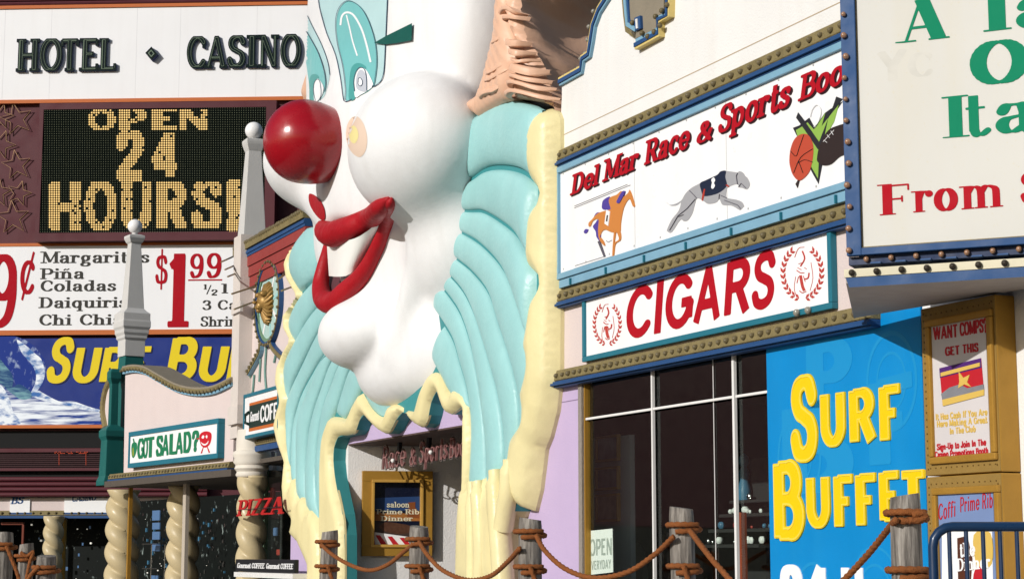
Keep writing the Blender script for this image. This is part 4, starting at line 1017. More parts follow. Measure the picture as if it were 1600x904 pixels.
def pline(px, wd, off, mb=None):
    """a painted line on the face"""
    P = np.array(resample(px, max(8, len(px) * 3))); T = np.gradient(P, axis=0); T /= np.linalg.norm(T, axis=1)[:, None] + 1e-9
    Nn = np.c_[-T[:, 1], T[:, 0]] * wd / 2; mb = mb or MB(); vs = []; ok = []
    for a, b in zip(P + Nn, P - Nn):
        for q in (a, b):
            p, n = hit(*q); ok.append(p is not None); vs.append((0, 0, 0) if p is None else tuple(p + n * off))
    mb.add(vs, [(2 * i, 2 * i + 1, 2 * i + 3, 2 * i + 2) for i in range(len(P) - 1) if all(ok[2 * i:2 * i + 4])], True)
    return mb
def K(x, y, t): u, z = F.at(x, y, t); return (u, z, t)

# nose
def egg(c, axis, rad, L0, L1, seg=40, rg=26):
    """ball drawn out along its axis towards the face"""
    a = np.array(axis, float); a /= np.linalg.norm(a); x = np.cross(a, (0, 1, 0)); x /= np.linalg.norm(x); y = np.cross(a, x); rs = []
    for j in range(1, rg):
        th = math.pi * j / rg; l = -math.cos(th); r = rad * math.sin(th) ** (1.0 if l > 0 else 0.92)
        k = l * (L0 if l > 0 else L1)
        rs.append([np.array(c) + a * k + (x * math.cos(q) + y * math.sin(q)) * r for q in [2 * math.pi * i / seg for i in range(seg)]])
    return MB().rings(rs)
nc = K(474, 221, 1.13)
clown.part('nose', egg(nc, (-0.08, 0.10, 1), 0.485, 0.46, 0.66), RED_GLOSS, ang=80)
# lips, teeth and the open mouth
def lip(pts, n):
    P = [(*K(x, y, t), r) for x, y, t, r in pts]; P = smooth(P, 6)
    P = resample(P, n); return [q[:3] for q in P], [q[3] for q in P]
def skin(x, y, r, k=0.35):
    """a point of the uncarved face seen at (x, y), lifted by k * r"""
    rr = ray(x, y); d = np.array([rr @ F.U, rr[2], rr @ F.N]); d /= np.linalg.norm(d); p = np.array(EYE) + d * 15.0
    for _ in range(120):
        e = float(face_fn(np.array(p[0]), np.array(p[1]), np.array(p[2]), False))
        if e < 0.004: break
        p = p + d * min(max(e * .7, .004), .5)
    return (float(p[0]), float(p[1]), float(p[2]) + k * r, r)
def lip2(near, far, n):
    P = [skin(x, y, r) for x, y, r in near] + [(*K(x, y, t), r) for x, y, t, r in far]
    P = resample(smooth(P, 6), n); return [q[:3] for q in P], [q[3] for q in P]
p, r = lip2([(609, 309, .015), (605, 315, .05), (598, 326, .10), (585, 341, .125), (562, 354, .142), (538, 363, .150)], [(518, 366, .76, .148), (508, 360, .74, .13), (511, 351, .60, .09), (522, 345, .40, .06)], 60)
clown.part('upper_lip', MB().tube(p, r, 16), RED_LIP, ang=80)
p, r = lip2([(613, 309, .012), (612, 320, .055), (608, 346, .08), (594, 386, .085), (572, 428, .10), (545, 458, .125)], [(524, 472, .66, .135), (507, 469, .64, .125), (501, 448, .60, .105), (505, 420, .56, .085), (510, 398, .52, .07), (514, 380, .44, .06)], 70)
clown.part('lower_lip', MB().tube(p, r, 16), RED_LIP, ang=80)
def ruled(ra, rb, n=14, m=6):
    A = resample(smooth([K(*q) for q in ra], 5), n); B = resample(smooth([K(*q) for q in rb], 5), n)
    return MB().rings([[tuple(np.array(a) + (np.array(b) - np.array(a)) * j / m) for j in range(m + 1)] for a, b in zip(A, B)], closed=False)
clown.part('teeth', ruled([(510, 372, .66), (530, 376, .74), (560, 370, .72), (598, 342, .58)], [(514, 431, .62), (528, 432, .70), (547, 428, .65), (570, 402, .54)]), TEETH, ang=80)
clown.part('mouth_cavity', ruled([(508, 424, .40), (530, 422, .42), (560, 415, .36)], [(508, 462, .52), (525, 462, .54), (548, 446, .48)]), MOUTH, ang=80)
clown.part('philtrum_spot', paint(smooth([(484, 304), (491, 304), (501, 312), (508, 326), (509, 340), (503, 343), (493, 333), (485, 318)], 4, True), 0.012), RED_LIP)
HITS[0] = BROW
# eyes: each a painted eye with pale surround, lid, iris
def eye(parts):
    main = None
    for k, (nm, px, m, off) in enumerate(parts):
        ob = clown.part(nm, paint(px, off) if not isinstance(px, MB) else px, m, parent=main)
        if main is None: main = ob
    return main
Z1 = lambda pts: [(400 + x / 5.023, y / 5.023) for x, y in pts]
n_out = Z1([(492, -60), (505, 60), (560, 260), (630, 430), (670, 620), (690, 770), (708, 800), (760, 780), (930, 682), (985, 640), (1010, 560), (1022, 350), (1040, -60)])
n_lid = smooth(Z1([(712, 788), (712, 700), (690, 520), (650, 350), (634, 200), (650, 90), (700, 20), (760, 12), (840, 70), (900, 180), (945, 330), (958, 480), (945, 610), (928, 672), (880, 720), (780, 770)]), 4, True)
n_dk = smooth(Z1([(735, 780), (738, 640), (752, 540), (790, 500), (840, 505), (870, 540), (800, 570), (780, 640), (785, 770)]), 4, True)
n_wh = smooth(Z1([(785, 765), (778, 660), (790, 580), (825, 532), (870, 550), (905, 610), (925, 672), (880, 715), (830, 745)]), 4, True)
def ring(px, w_, off): return pline(px + px[:1], w_, off)
eye([('eye', n_out, P_PALE, 0.003), ('eyelid', n_lid, P_TEAL, 0.006), ('eye_shadow', n_dk, P_DKTEAL, 0.009), ('eyeball', n_wh, P_WHITE, 0.012),
     ('iris', smooth(Z1([(800, 700), (795, 620), (815, 560), (845, 555), (872, 600), (878, 680), (865, 722)]), 4, True), P_GREY, 0.015),
     ('pupil', smooth(Z1([(812, 655), (815, 622), (832, 615), (845, 635), (842, 665), (826, 675)]), 4, True), P_WHITE, 0.018)])
ln = pline(smooth(n_out[:8], 3), 1.1, 0.012); pline(smooth(n_out[8:], 3), 1.2, 0.012, ln); ring(n_lid, 0.8, 0.018)
pline(n_lid[:-10], 0.9, 0.018, ln)
for q in (Z1([(815, 640), (812, 660), (826, 678), (843, 668), (846, 640), (832, 616), (816, 620), (813, 645)]), Z1([(785, 720), (778, 640), (795, 570), (825, 534), (860, 545), (878, 610), (880, 715)])): pline(smooth(q, 4), 1.0, 0.020, ln)
clown.part('eye_outline', ln, P_LINE)
hl = pline(smooth(Z1([(668, 200), (680, 130), (715, 100), (770, 120), (830, 220), (870, 340), (905, 490)]), 4), 3.0, 0.009)
pline(smooth(Z1([(715, 120), (740, 220), (765, 330), (800, 440)]), 4), 2.2, 0.009, hl)
clown.part('eye_highlight', hl, P_WHITE)
f_out = smooth(Z1([(330, -40), (362, 20), (440, 190), (520, 350), (570, 490), (580, 600), (560, 690), (535, 760), (480, 800), (430, 818), (425, 700), (400, 500), (370, 300), (345, 130)]), 3, True)
f_lid = smooth(Z1([(362, 185), (430, 290), (500, 420), (545, 560), (556, 660), (540, 720), (470, 800), (428, 816), (422, 680), (395, 480), (370, 300)]), 3, True)
f_dk = smooth(Z1([(428, 810), (424, 700), (422, 640), (440, 590), (480, 585), (500, 615), (465, 660), (462, 800)]), 3, True)
f_wh = smooth(Z1([(470, 800), (458, 720), (462, 650), (490, 618), (515, 640), (538, 690), (520, 760)]), 3, True)
eye([('eye', f_out, P_PALE, 0.003), ('eyelid', f_lid, P_TEAL, 0.006), ('eye_shadow', f_dk, P_DKTEAL, 0.009), ('eyeball', f_wh, P_WHITE, 0.012)])
ln = pline(smooth(Z1([(362, 20), (440, 190), (520, 350), (570, 490), (585, 590)]), 3), 0.8, 0.012)
pline(smooth(Z1([(362, 185), (430, 290), (500, 420), (545, 560), (556, 660), (545, 720)]), 3), 1.0, 0.018, ln)
pline(smooth(Z1([(475, 790), (460, 720), (466, 650), (492, 622), (512, 650), (520, 740), (505, 785)]), 3), 0.9, 0.015, ln)
clown.part('eye_outline', ln, P_LINE)
clown.part('eyebrow', paint(Z1([(945, 340), (1040, 285), (1243, 185), (1238, 320), (1120, 342), (1030, 352)]), 0.03), P_GREEN)
HITS[0] = BV
clown.part('cheek_spot', paint(smooth([(541, 213), (543, 195), (551, 183), (560, 183), (569, 195), (574, 215), (572, 234), (564, 245), (554, 242), (545, 230)], 4, True), 0.003), P_PEACH)
clown.part('cheek_spot', paint(smooth([(546, 210), (549, 199), (555, 197), (560, 206), (560, 216), (555, 224), (549, 221)], 4, True), 0.005), P_YELLOW)

# ---- hair: a wavy mass on both temples
def hair(loop, t0, h, rad, back, ph=0.0):
    Q, tri, lp = fill_tri(loop, 0.05); d = seg_dist(Q, lp); q = np.clip(d / rad, 0, 1)
    wave = np.array([math.sin((p[1] * 15 + 2.4 * math.sin(p[0] * 2.1 + ph) + p[0] * 3.0)) for p in Q])
    hh = h * np.sqrt(1 - (1 - q) ** 2) + 0.085 * np.sign(wave) * np.abs(wave) ** 0.7 * np.clip(q * 2.5, 0.15, 1)
    mb = MB().add([(p[0], p[1], t0 + e) for p, e in zip(Q, hh)], tri, True); n = len(lp)
    mb.add([(p[0], p[1], back) for p in lp] + [(p[0], p[1], t0 + 0.085 * math.copysign(abs(w_) ** .7, w_) * .15) for p, w_ in zip(lp, wave)],
           [(i, (i + 1) % n, n + (i + 1) % n, n + i) for i in range(n)], True)
    return mb

HB = [(772, -90), (772, 0), (768, 50), (757, 90), (748, 120), (738, 145), (714, 158), (722, 172), (737, 182), (758, 170), (776, 160), (797, 153), (818, 157), (842, 165), (864, 173),
      (856, 152), (840, 128), (826, 108), (815, 82), (808, 60), (807, 0), (812, -90)]
hb = [F.at(x, y, {842: .2, 864: .06, 856: .09, 840: .17, 826: .25}.get(x, 0.30)) for x, y in HB]
def hair_lock(loop, sgn):
    """hair rolling from the temple to the side of the head in stepped waves"""
    Q, tri, lp = fill_tri(loop, 0.028); ut = max(p[0] for p in loop); d = seg_dist(Q, lp); q = np.clip(d / 0.22, 0, 1); zs = []
    sp = np.array([(-0.95, 8.6), (-0.62, 7.2), (-0.60, 6.6), (-0.45, 6.1), (-0.62, 5.75)])   # the valley between swirl and steps
    for p, k in zip(Q, q):
        uv = np.interp(-p[1], -sp[:, 1], sp[:, 0]); du = p[0] - uv
        if du > 0: s_ = (p[1] + 0.42 * du - 0.25 * math.exp(-du * 9)) * 7.6 + 0.4 * math.sin(p[1] * 2.1); am = 0.075 * min(1, 0.3 + du * 4)
        else: s_ = (p[1] - 1.1 * abs(du) - 0.5 * du * du) * 4.6 + 0.9 * math.sin(p[1] * 1.7); am = 0.018
        fr_ = s_ - math.floor(s_); saw = (fr_ ** 1.8) if fr_ < .88 else (1 - fr_) / .12 * .8
        sw_ = min(1, max(0, (p[1] - 5.9) / 0.7)); sw_ = sw_ * sw_ * (3 - 2 * sw_); tp = (sw_ + (1 - sw_) * min(1, max(0.12, (ut - p[0]) / 0.6))) if sgn > 0 else 1.0
        zs.append(tp * 0.24 + 0.12 * math.sqrt(1 - (1 - k) ** 2) + am * saw * (.4 + .6 * k) + (0.05 * du if du < 0 else 0) - 0.07 * math.exp(-(du / .07) ** 2))
    m = lambda u: u
    mb = MB().add([(m(p[0]), p[1], e) for p, e in zip(Q, zs)], tri, True); n = len(lp)
    fz = [zs[int(np.argmin(np.abs(Q - np.array(p)).sum(1)))] for p in lp]; rr = []
    for k in range(15):
        q = k / 14; rr.append([(m(p[0] - 0.50 * q * (1.85 / 1.6) + (0.05 * math.sin(p[1] * 8 + 2.2 * math.sin(q * 6)) if 0 < k < 14 else 0)), p[1] - .35 * q * (1 if p[1] > 6.0 else 0), e + (-1.6 - e) * q) for p, e in zip(lp, fz)])
    mb.rings(rr, cap=False)
    return mb
hair1 = clown.part('hair', hair_lock(hb, 1), SALMON, ang=50)
def strand(a, b, k=.10):
    tt = lambda x: .30 + .03 - .21 * min(1, max(0, (x - 808) / 55))
    A, B = [resample([(*F.at(x, y, tt(x)), tt(x)) for x, y in smooth([(700 + p / 4.52, q / 4.52) for p, q in l], 5)], 18) for l in (a, b)]
    rs = []
    for i in range(18):
        p, q = np.array(A[i]), np.array(B[i]); w_ = abs(p[1] - q[1]) + .02; e = math.sqrt(max(0, 1 - abs(2 * i / 17 - 1) ** 4)) ; row = []
        for j in range(7):
            th = math.pi * j / 6; c = p + (q - p) * (.5 - .5 * math.cos(th)); c[2] += k * w_ * math.sin(th) * e + (.03 * e if 0 < j < 6 else -.03) - .13 * (1 - e); row.append(tuple(c))
        rs.append(row)
    return MB().rings(rs, closed=False)
for a, b in (([(400, 270), (460, 280), (516, 288)], [(405, 318), (465, 336), (497, 322)]), ([(420, 340), (480, 350), (542, 360)], [(428, 378), (495, 402), (532, 380)]), ([(438, 402), (500, 424), (575, 408)], [(440, 420), (515, 446), (570, 430)]),
             ([(440, 436), (520, 462), (634, 484)], [(415, 485), (515, 524), (600, 540), (630, 514)]), ([(412, 545), (440, 516), (520, 536), (656, 560)], [(418, 562), (458, 548), (560, 578), (642, 590)]),
             ([(385, 612), (430, 567), (500, 572), (600, 600), (682, 612)], [(400, 628), (442, 594), (520, 604), (640, 644), (676, 630)]), ([(365, 684), (440, 627), (520, 636), (620, 662), (708, 685)], [(390, 698), (450, 658), (540, 668), (680, 708), (700, 700)]),
             ([(340, 150), (365, 90), (400, 45), (440, 40), (485, 95)], [(365, 150), (380, 100), (405, 75), (435, 75), (470, 110)]), ([(370, 125), (420, 105), (500, 110)], [(375, 150), (425, 135), (490, 140)]),
             ([(300, 300), (345, 280), (392, 235)], [(298, 316), (350, 300), (400, 258)]), ([(250, 515), (310, 500), (370, 455), (408, 400)], [(250, 535), (315, 520), (378, 478), (414, 425)]),
             ([(235, 566), (300, 550), (380, 500), (414, 440)], [(235, 582), (305, 572), (388, 522), (420, 470)]), ([(190, 690), (260, 640), (330, 620), (390, 560)], [(200, 712), (270, 670), (340, 650), (400, 590)])):
    clown.part('hair_wave', strand(a, b), SALMON, parent=hair1, ang=70)
hf = [F.at(x, y, 0.0) for x, y in ((492, 20), (484, 70), (476, 104), (467, 126), (462, 146), (466, 160), (490, 168), (505, 150), (505, 60), (500, 20))]
clown.part('hair', hair_lock(hf, -1), SALMON, ang=50)

# ---- collar
TB = 0.16
P_ = lambda pts, t=TB: [F.at(x, y, t) for x, y in pts]
outer_r = [(866, 170), (874, 175), (878, 186), (879, 300), (879, 400), (878, 540), (878, 592), (873, 641), (863, 681), (855, 701), (853, 717), (847, 765), (839, 798), (826, 794), (823, 806), (813, 814), (811, 930)]
leg_r_in = [(722, 930), (724, 822), (728, 750), (729, 661), (728, 639)]
zig_low = [(720, 637), (706, 647), (698, 640), (691, 620), (687, 611), (681, 613), (674, 628), (670, 648), (666, 661), (659, 667), (647, 658), (637, 646), (629, 644), (619, 656), (611, 671), (603, 677),
           (589, 667), (577, 654), (569, 647), (562, 656), (557, 671), (551, 678), (536, 680), (528, 683), (522, 699)]
leg_l_in = [(521, 719), (523, 741), (527, 765), (535, 802), (538, 835), (538, 930)]
outer_l = [(488, 930), (488, 886), (472, 850), (458, 835), (463, 815), (451, 798), (448, 761), (451, 724), (441, 697), (434, 667), (440, 640), (444, 628), (437, 600), (440, 570), (450, 545), (458, 532),
           (449, 515), (449, 490), (468, 462), (455, 440), (450, 412), (458, 390), (474, 362)]
top_in = [(500, 350), (520, 330), (640, 330), (700, 200), (735, 170), (775, 150)]
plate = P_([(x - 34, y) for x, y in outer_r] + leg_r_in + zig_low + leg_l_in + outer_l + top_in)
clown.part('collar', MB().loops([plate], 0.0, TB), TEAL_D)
def rails_to_folds(rails, k=0.2, xt=True, e0=0.05, e1=0.07):
    ex = lambda q: [(q[0][0] * 2 - q[1][0] - 4, q[0][1] * 2 - q[1][1])] + q
    rails = [ex(q) for q in rails] if xt else rails
    for a, b in zip(rails, rails[1:]):
        A_, B_ = resample(smooth(a, 5), 30), resample(smooth(b, 5), 30); g_ = .035  # narrow gap shows the dark plate as painted shade in the creases
        A_, B_ = [tuple(np.array(p) + (np.array(q) - np.array(p)) * g_) for p, q in zip(A_, B_)], [tuple(np.array(q) + (np.array(p) - np.array(q)) * g_) for p, q in zip(A_, B_)]
        clown.part('ruffle', fold(P_(A_), P_(B_), TB - .01, k, 30, 11, e0, e1, back=TB - .05), TEAL, ang=75)
r3e = [(839, 560), (838, 580), (829, 616), (831, 648), (817, 676), (808, 712)]
RR = [[(738, 184), (758, 171), (776, 160), (800, 153), (826, 158), (846, 168)],
      [(742, 278), (757, 267), (775, 262), (800, 263), (822, 270), (842, 286)],
      [(736, 330), (757, 331), (789, 350), (812, 371), (840, 420)],
      [(727, 366), (750, 380), (779, 409), (800, 444), (821, 501), (836, 550)]]
rails_to_folds(RR, 0.2)
RL = [[(727, 366), (750, 380), (779, 409), (800, 444), (821, 501), (839, 560)] + r3e[1:],
      [(717, 407), (740, 426), (765, 458), (779, 501), (793, 543), (804, 580), (812, 620), (813, 680), (803, 750)],
      [(709, 437), (726, 458), (743, 494), (758, 540), (770, 580), (783, 630), (790, 690), (790, 750)],
      [(704, 465), (720, 490), (735, 533), (745, 580), (755, 640), (762, 700), (764, 780)],
      [(695, 506), (710, 533), (720, 568), (729, 600), (736, 640), (738, 690), (735, 770)],
      [(678, 560), (688, 572), (696, 590), (703, 605), (712, 615), (722, 640), (728, 670)]]
rails_to_folds(RL[:5], 0.2)
rails_to_folds([RL[4][:5], [(676, 562), (682, 574), (690, 588), (700, 606), (712, 620)]], 0.16, False)
LL = [[(525, 470), (508, 470), (493, 483), (478, 505), (461, 536), (448, 565), (446, 596), (449, 622), (455, 680)],
      [(530, 490), (515, 492), (495, 525), (478, 560), (460, 598), (452, 622), (452, 640), (456, 690)],
      [(540, 510), (525, 530), (500, 565), (474, 610), (464, 640), (459, 670), (457, 745)],
      [(550, 530), (530, 545), (503, 562), (490, 594), (478, 622), (470, 644), (466, 680), (466, 780)],
      [(560, 540), (540, 548), (520, 562), (506, 598), (492, 640), (484, 680), (480, 739), (482, 800)],
      [(570, 545), (552, 552), (534, 566), (521, 598), (508, 634), (499, 680), (495, 739), (500, 815)],
      [(585, 550), (565, 560), (550, 574), (537, 610), (526, 646), (514, 672), (508, 700), (506, 815)]]
rails_to_folds(LL, 0.2)
rails_to_folds([LL[-1][:5], [(600, 570), (590, 580), (569, 608), (552, 640), (540, 656)]], 0.18, False)
rails_to_folds([[(590, 575), (570, 612), (578, 634), (594, 650), (606, 652)], [(650, 600), (640, 610), (632, 622), (620, 632), (608, 650)]], 0.04, False)
rails_to_folds([[(484, 355), (468, 375), (458, 398), (457, 425), (471, 458)], [(510, 352), (508, 375), (506, 400), (500, 430), (492, 440)]], 0.13, False)
rails_to_folds([[(510, 420), (498, 432), (480, 450), (463, 475), (453, 505), (461, 536)], [(520, 440), (512, 468), (496, 482), (480, 505), (468, 528), (461, 537)]], 0.15, False)
# ---- cream edging
band_r = [(858, 170), (849, 176), (840, 195), (836, 225), (838, 260), (846, 288), (859, 307), (847, 322), (841, 350), (838, 390), (843, 425), (859, 442), (847, 465), (839, 510), (834, 545), (839, 572), (829, 616),
          (832, 650), (816, 677), (810, 712), (804, 742), (800, 720), (796, 713), (790, 724), (786, 745), (781, 738), (774, 730), (768, 736), (766, 765), (763, 785), (760, 770), (752, 752), (744, 748), (736, 758)]
cream_r = smooth(band_r, 4)[:-1] + [(735, 760), (730, 820), (728, 930)] + [(x - 4, y) for x, y in outer_r[::-1]]
clown.part('edging', puff(P_(cream_r, 0.05), 0.04, 0.23, 0.32, 0.05, back=0.0), CREAM, ang=80)
for pts, r in (([(748, 752), (752, 800), (755, 870), (752, 930)], .10), ([(775, 734), (778, 790), (783, 850), (788, 930)], .11), ([(797, 717), (796, 760), (790, 800), (786, 826)], .10), ([(738, 752), (740, 850), (740, 930)], .08)):
    P = [F.pt(x, y, TB + .06) for x, y in smooth(pts, 5)]
    clown.part('drip', MB().tube(P, [r * (1.0 if i > 1 else .7) for i in range(len(P))], 12), CREAM, ang=80)
zig_up = [(505, 788), (505, 739), (507, 699), (510, 678), (516, 660), (521, 651), (532, 651), (544, 653), (550, 646), (557, 630), (567, 614), (571, 619), (581, 636), (593, 648), (603, 651), (607, 646), (613, 632), (624, 632),
          (635, 639), (645, 642), (653, 640), (657, 628), (663, 608), (673, 588), (681, 581), (691, 586), (698, 602), (708, 617), (714, 606), (722, 608), (730, 620), (736, 653), (739, 693), (737, 750), (731, 830), (730, 930)]
arch_edge = smooth([(505, 930)] + zig_up, 3) + leg_r_in[:1] + smooth(leg_r_in[1:] + zig_low + leg_l_in, 2)
clown.part('arch_edging', puff(P_(arch_edge), TB - .005, 0.09, 0.12, 0.035, back=TB - .03), [CREAM], ang=80)
band_l = [(478, 360), (463, 385), (458, 412), (463, 440), (473, 462), (455, 490), (455, 512), (463, 534), (449, 565), (448, 596), (452, 622), (449, 640), (446, 664), (450, 690), (456, 704), (457, 734), (459, 758), (464, 744), (469, 758), (472, 780),
          (478, 772), (482, 782), (486, 800), (493, 792), (498, 806), (503, 830), (506, 870), (506, 930)]
cream_l = smooth(band_l, 4) + outer_l
clown.part('edging', puff(P_(cream_l), TB, 0.11, 0.16, 0.04, back=0.0), CREAM, ang=80)
# ------------------------------------------------------------------ the hotel front far behind, facing the street
H = Frame((0.0, 48.0), -2.9)
MAROON = mat('maroon_paint', srgb(92, 40, 48), 0.55, noise=0.2, nscale=1.2, streak=0.15, scol=srgb(70, 28, 34))
MAROOND = mat('dark_maroon', srgb(58, 24, 30), 0.5, noise=0.2)
ORANGE = mat('orange_stripe', srgb(206, 112, 54), 0.5, noise=0.1)
HWHITE = mat('hotel_white_panel', (0.80, 0.80, 0.81), 0.5, noise=0.08, nscale=.8, streak=0.16, scol=(.66, .64, .62))
DKGRN = mat('letter_dark_green', srgb(8, 28, 28), 0.4, spec=.1); LSIDE = mat('letter_side', srgb(66, 72, 118), 0.4)
NEON = mat('neon_tube_off', srgb(120, 138, 118), 0.3); NEONG = mat('neon_gold_tube', srgb(186, 146, 112), 0.3)
hx = lambda x, y, t=0.: H.at(x, y, t)
def hrect(x0, y0, x1, y1, t=0.):
    a = hx(x0, y0, t); b = hx(x1, y1, t); return min(a[0], b[0]), max(a[0], b[0]), min(a[1], b[1]), max(a[1], b[1])
ho = Thing('hotel_building', 'maroon hotel front with a white sign band far behind the kiosk', 'building', H, (hx(200, 400)[0], 0, 0))
u0, u1, z0, z1 = hrect(-3600, -40, 700, 800)
ho.part('wall', MB().box(u0, u1, z0, 17.5, -.6, 0), MAROON)
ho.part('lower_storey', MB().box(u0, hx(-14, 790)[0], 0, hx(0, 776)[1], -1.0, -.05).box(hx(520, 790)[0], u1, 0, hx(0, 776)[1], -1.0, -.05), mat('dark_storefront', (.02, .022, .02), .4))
# top band
wz0, wz1 = hx(200, 156)[1], hx(200, 14)[1]
ho.part('sign_band', MB().box(u0, hx(560, 100)[0], wz0, wz1, 0, .12), HWHITE)
sj = MB()
for x in (5, 78, 212, 280, 400): u = hx(x, 100, .12)[0]; ho.part('panel_joint', MB().box(u, u + .012, wz0 + .02, wz1 - .02, .1195, .1215), mat('joint_grey', (.66, .66, .67), .6))
ho.part('stripe', MB().box(u0, hx(560, 100)[0], wz0 - .10, wz0, 0, .16), ORANGE); ho.part('stripe', MB().box(u0, hx(560, 100)[0], wz1, wz1 + .09, 0, .16), ORANGE)
for k in range(3): ho.part('pipe_rail', MB().tube([(u0, wz1 + .16 + k * .11, .08), (hx(560, 10)[0], wz1 + .16 + k * .11, .08)], .055, 8), MAROON)
hs = Thing('hotel_lettering', 'dark green channel letters with neon outlines spelling HOTEL CASINO on the white band', 'sign', H, (hx(240, 80)[0], wz0, .12))
for ch_, xl, xr, yt, yb in (('H', 25.5, 61.5, 61, 112), ('O', 62, 97.5, 60.5, 111.5), ('T', 94.5, 123, 60.5, 111.5), ('E', 124, 154, 60, 111), ('L', 153, 182, 60, 110.5),
                           ('C', 292, 322, 57, 107), ('A', 319.5, 355.5, 56.5, 106.5), ('S', 355, 384, 55.5, 106), ('I', 385, 402, 55, 105.5), ('N', 402, 436, 54.5, 105.5), ('O', 438, 471, 53.5, 105)):
    g = lambda off: ink(H, ch_, xl, xr, yb, yt, 'sign', t=.20, bold=1.3, res=48, off=off)
    o = hs.part('letter', MB().loops(g(0), .12, .20), LSIDE)
    hs.part('letter_face', MB().loops(g(0.004), .198, .207), DKGRN, parent=o)
    hs.part('neon_tube', MB().loops(g(-.046) + g(-.058), .207, .222), NEON, parent=o)
dm_ = [(227, 83), (236.5, 73), (246, 85), (236.5, 94.5)]
o = hs.part('diamond', MB().loops([[hx(x, y, .27) for x, y in dm_]], .12, .27), LSIDE); hs.part('diamond_face', MB().loops([[hx(x, y, .27) for x, y in dm_]], .268, .275), DKGRN, parent=o)
hs.part('neon_tube', MB().loops([[hx(236.5 + (x - 236.5) * k, 84 + (y - 84) * k, .27) for x, y in dm_] for k in (.55, .35)], .275, .29), NEON, parent=o)
# message board
DT = 0.55
lb = Thing('message_board', 'maroon framed bulb message board lit with OPEN 24 HOURS in amber dots', 'display', H, (hx(240, 370)[0], hx(240, 375)[1], 0))
bu0, bu1, bz0, bz1 = hrect(54, 377, 432, 157, DT)
gu0_, gu1_, gz0_, gz1_ = hrect(61, 364, 416, 167, DT)
mb = MB(); mb.box(bu0, gu0_, bz0, bz1, .0, DT); mb.box(gu1_, bu1, bz0, bz1, .0, DT); mb.box(gu0_, gu1_, gz1_, bz1, .0, DT); mb.box(gu0_, gu1_, bz0, gz0_, 0, DT)
lb.part('frame', mb, MAROON, bev=.0)
lb.part('board', MB().box(gu0_, gu1_, gz0_, gz1_, .01, DT - .03), mat('led_black', srgb(9, 15, 12), .8, spec=.03))
LIT = mat('amber_lit_bulb', (.75, .52, .2), .4, emit=(1.0, .66, .24), estr=0.5); UNL = mat('unlit_bulb', srgb(128, 134, 108), .4); UNL2 = mat('lit_glow_board', srgb(96, 62, 24), .6)
px0, px1, py0, py1 = 63, 414, 169, 362; NX, NY = 97, 54
gx = np.linspace(px0, px1, NX); gy = np.linspace(py0, py1, NY); PX = np.array([(x, y) for y in gy for x in gx]); on = np.zeros(len(PX), bool)
for ch_, xl, xr, yt, yb in (('O', 137, 181, 171, 203), ('P', 186, 231, 171, 203), ('E', 236, 277, 170, 202), ('N', 281, 325, 170, 202), ('2', 180, 227, 207, 279), ('4', 234, 276, 206, 278),
                           ('H', 77, 128, 285, 360), ('O', 132, 183, 284, 359), ('U', 188, 238, 283, 358), ('R', 243, 293, 283, 358), ('S', 298, 348, 282, 357), ('!', 354, 378, 281, 356)):
    A, C = glyph(ch_, 'block', 1.45 if ch_ != '!' else 2.2, 0, 40); P = [p for l in C for p in l]; xa, xb = min(p[0] for p in P), max(p[0] for p in P)
    q = np.zeros(len(PX), bool)
    for l in C: q ^= inside(PX, [(xl + (xr - xl) * (x - xa) / (xb - xa), yb + (yt - yb) * y) for x, y in l])
    on |= q
dead = np.random.RandomState(4).rand(len(PX)) < .035; on &= ~dead
mbl = MB(); mbu = MB()
for (x, y), s_ in zip(PX, on):
    u, z = hx(x, y, DT - .02); r = .0245 if s_ else .0105
    oc = [(u + r * math.cos(a), z + r * math.sin(a), DT - .02) for a in (0.39, 1.18, 1.96, 2.75, 3.53, 4.32, 5.1, 5.89)]
    (mbl if s_ else mbu).add([(u, z, DT - .02 + r)] + oc, [(0, 1 + i, 1 + (i + 1) % 8) for i in range(8)], True)
lb.part('lit_bulbs', mbl, LIT, kind='stuff'); lb.part('unlit_bulbs', mbu, UNL, kind='stuff')
# neon stars on the maroon wall
def star_px(cx, cy, r, rot, k=.42): return [(cx + (r if i % 2 == 0 else r * k) * math.sin(R(rot) + math.pi * i / 5), cy - (r if i % 2 == 0 else r * k) * math.cos(R(rot) + math.pi * i / 5)) for i in range(10)]
SL = ['topmost neon star on the maroon wall beside the message board', 'tilted neon star second from the top beside the message board', 'neon star half off the frame below the topmost pair', 'neon star at mid height of the message board', 'small slim neon star above the lowest one', 'lowest large neon star beside the message board', 'neon star cut by the frame edge near the bottom of the maroon wall']
for (cx, cy, r, rot), lab in zip([(26, 186, 26, -12), (2, 182, 20, 14), (2, 226, 23, 20), (26, 258, 24, -8), (30, 302, 20, 16), (20, 340, 27, -4), (-4, 300, 24, 8)], SL):
    T = Thing('neon_star', lab, 'star', H, (*hx(cx, cy), 0), group='neon stars on the maroon wall')
    T.part('backing', MB().loops([[hx(*q) for q in star_px(cx, cy, r * .92, rot)]], 0, .04), MAROON)
    P = [(*hx(*q, .07), .08) for q in star_px(cx, cy, r, rot)]
    T.part('neon_tube', MB().tube(P + [P[0]], .013, 6), NEONG)
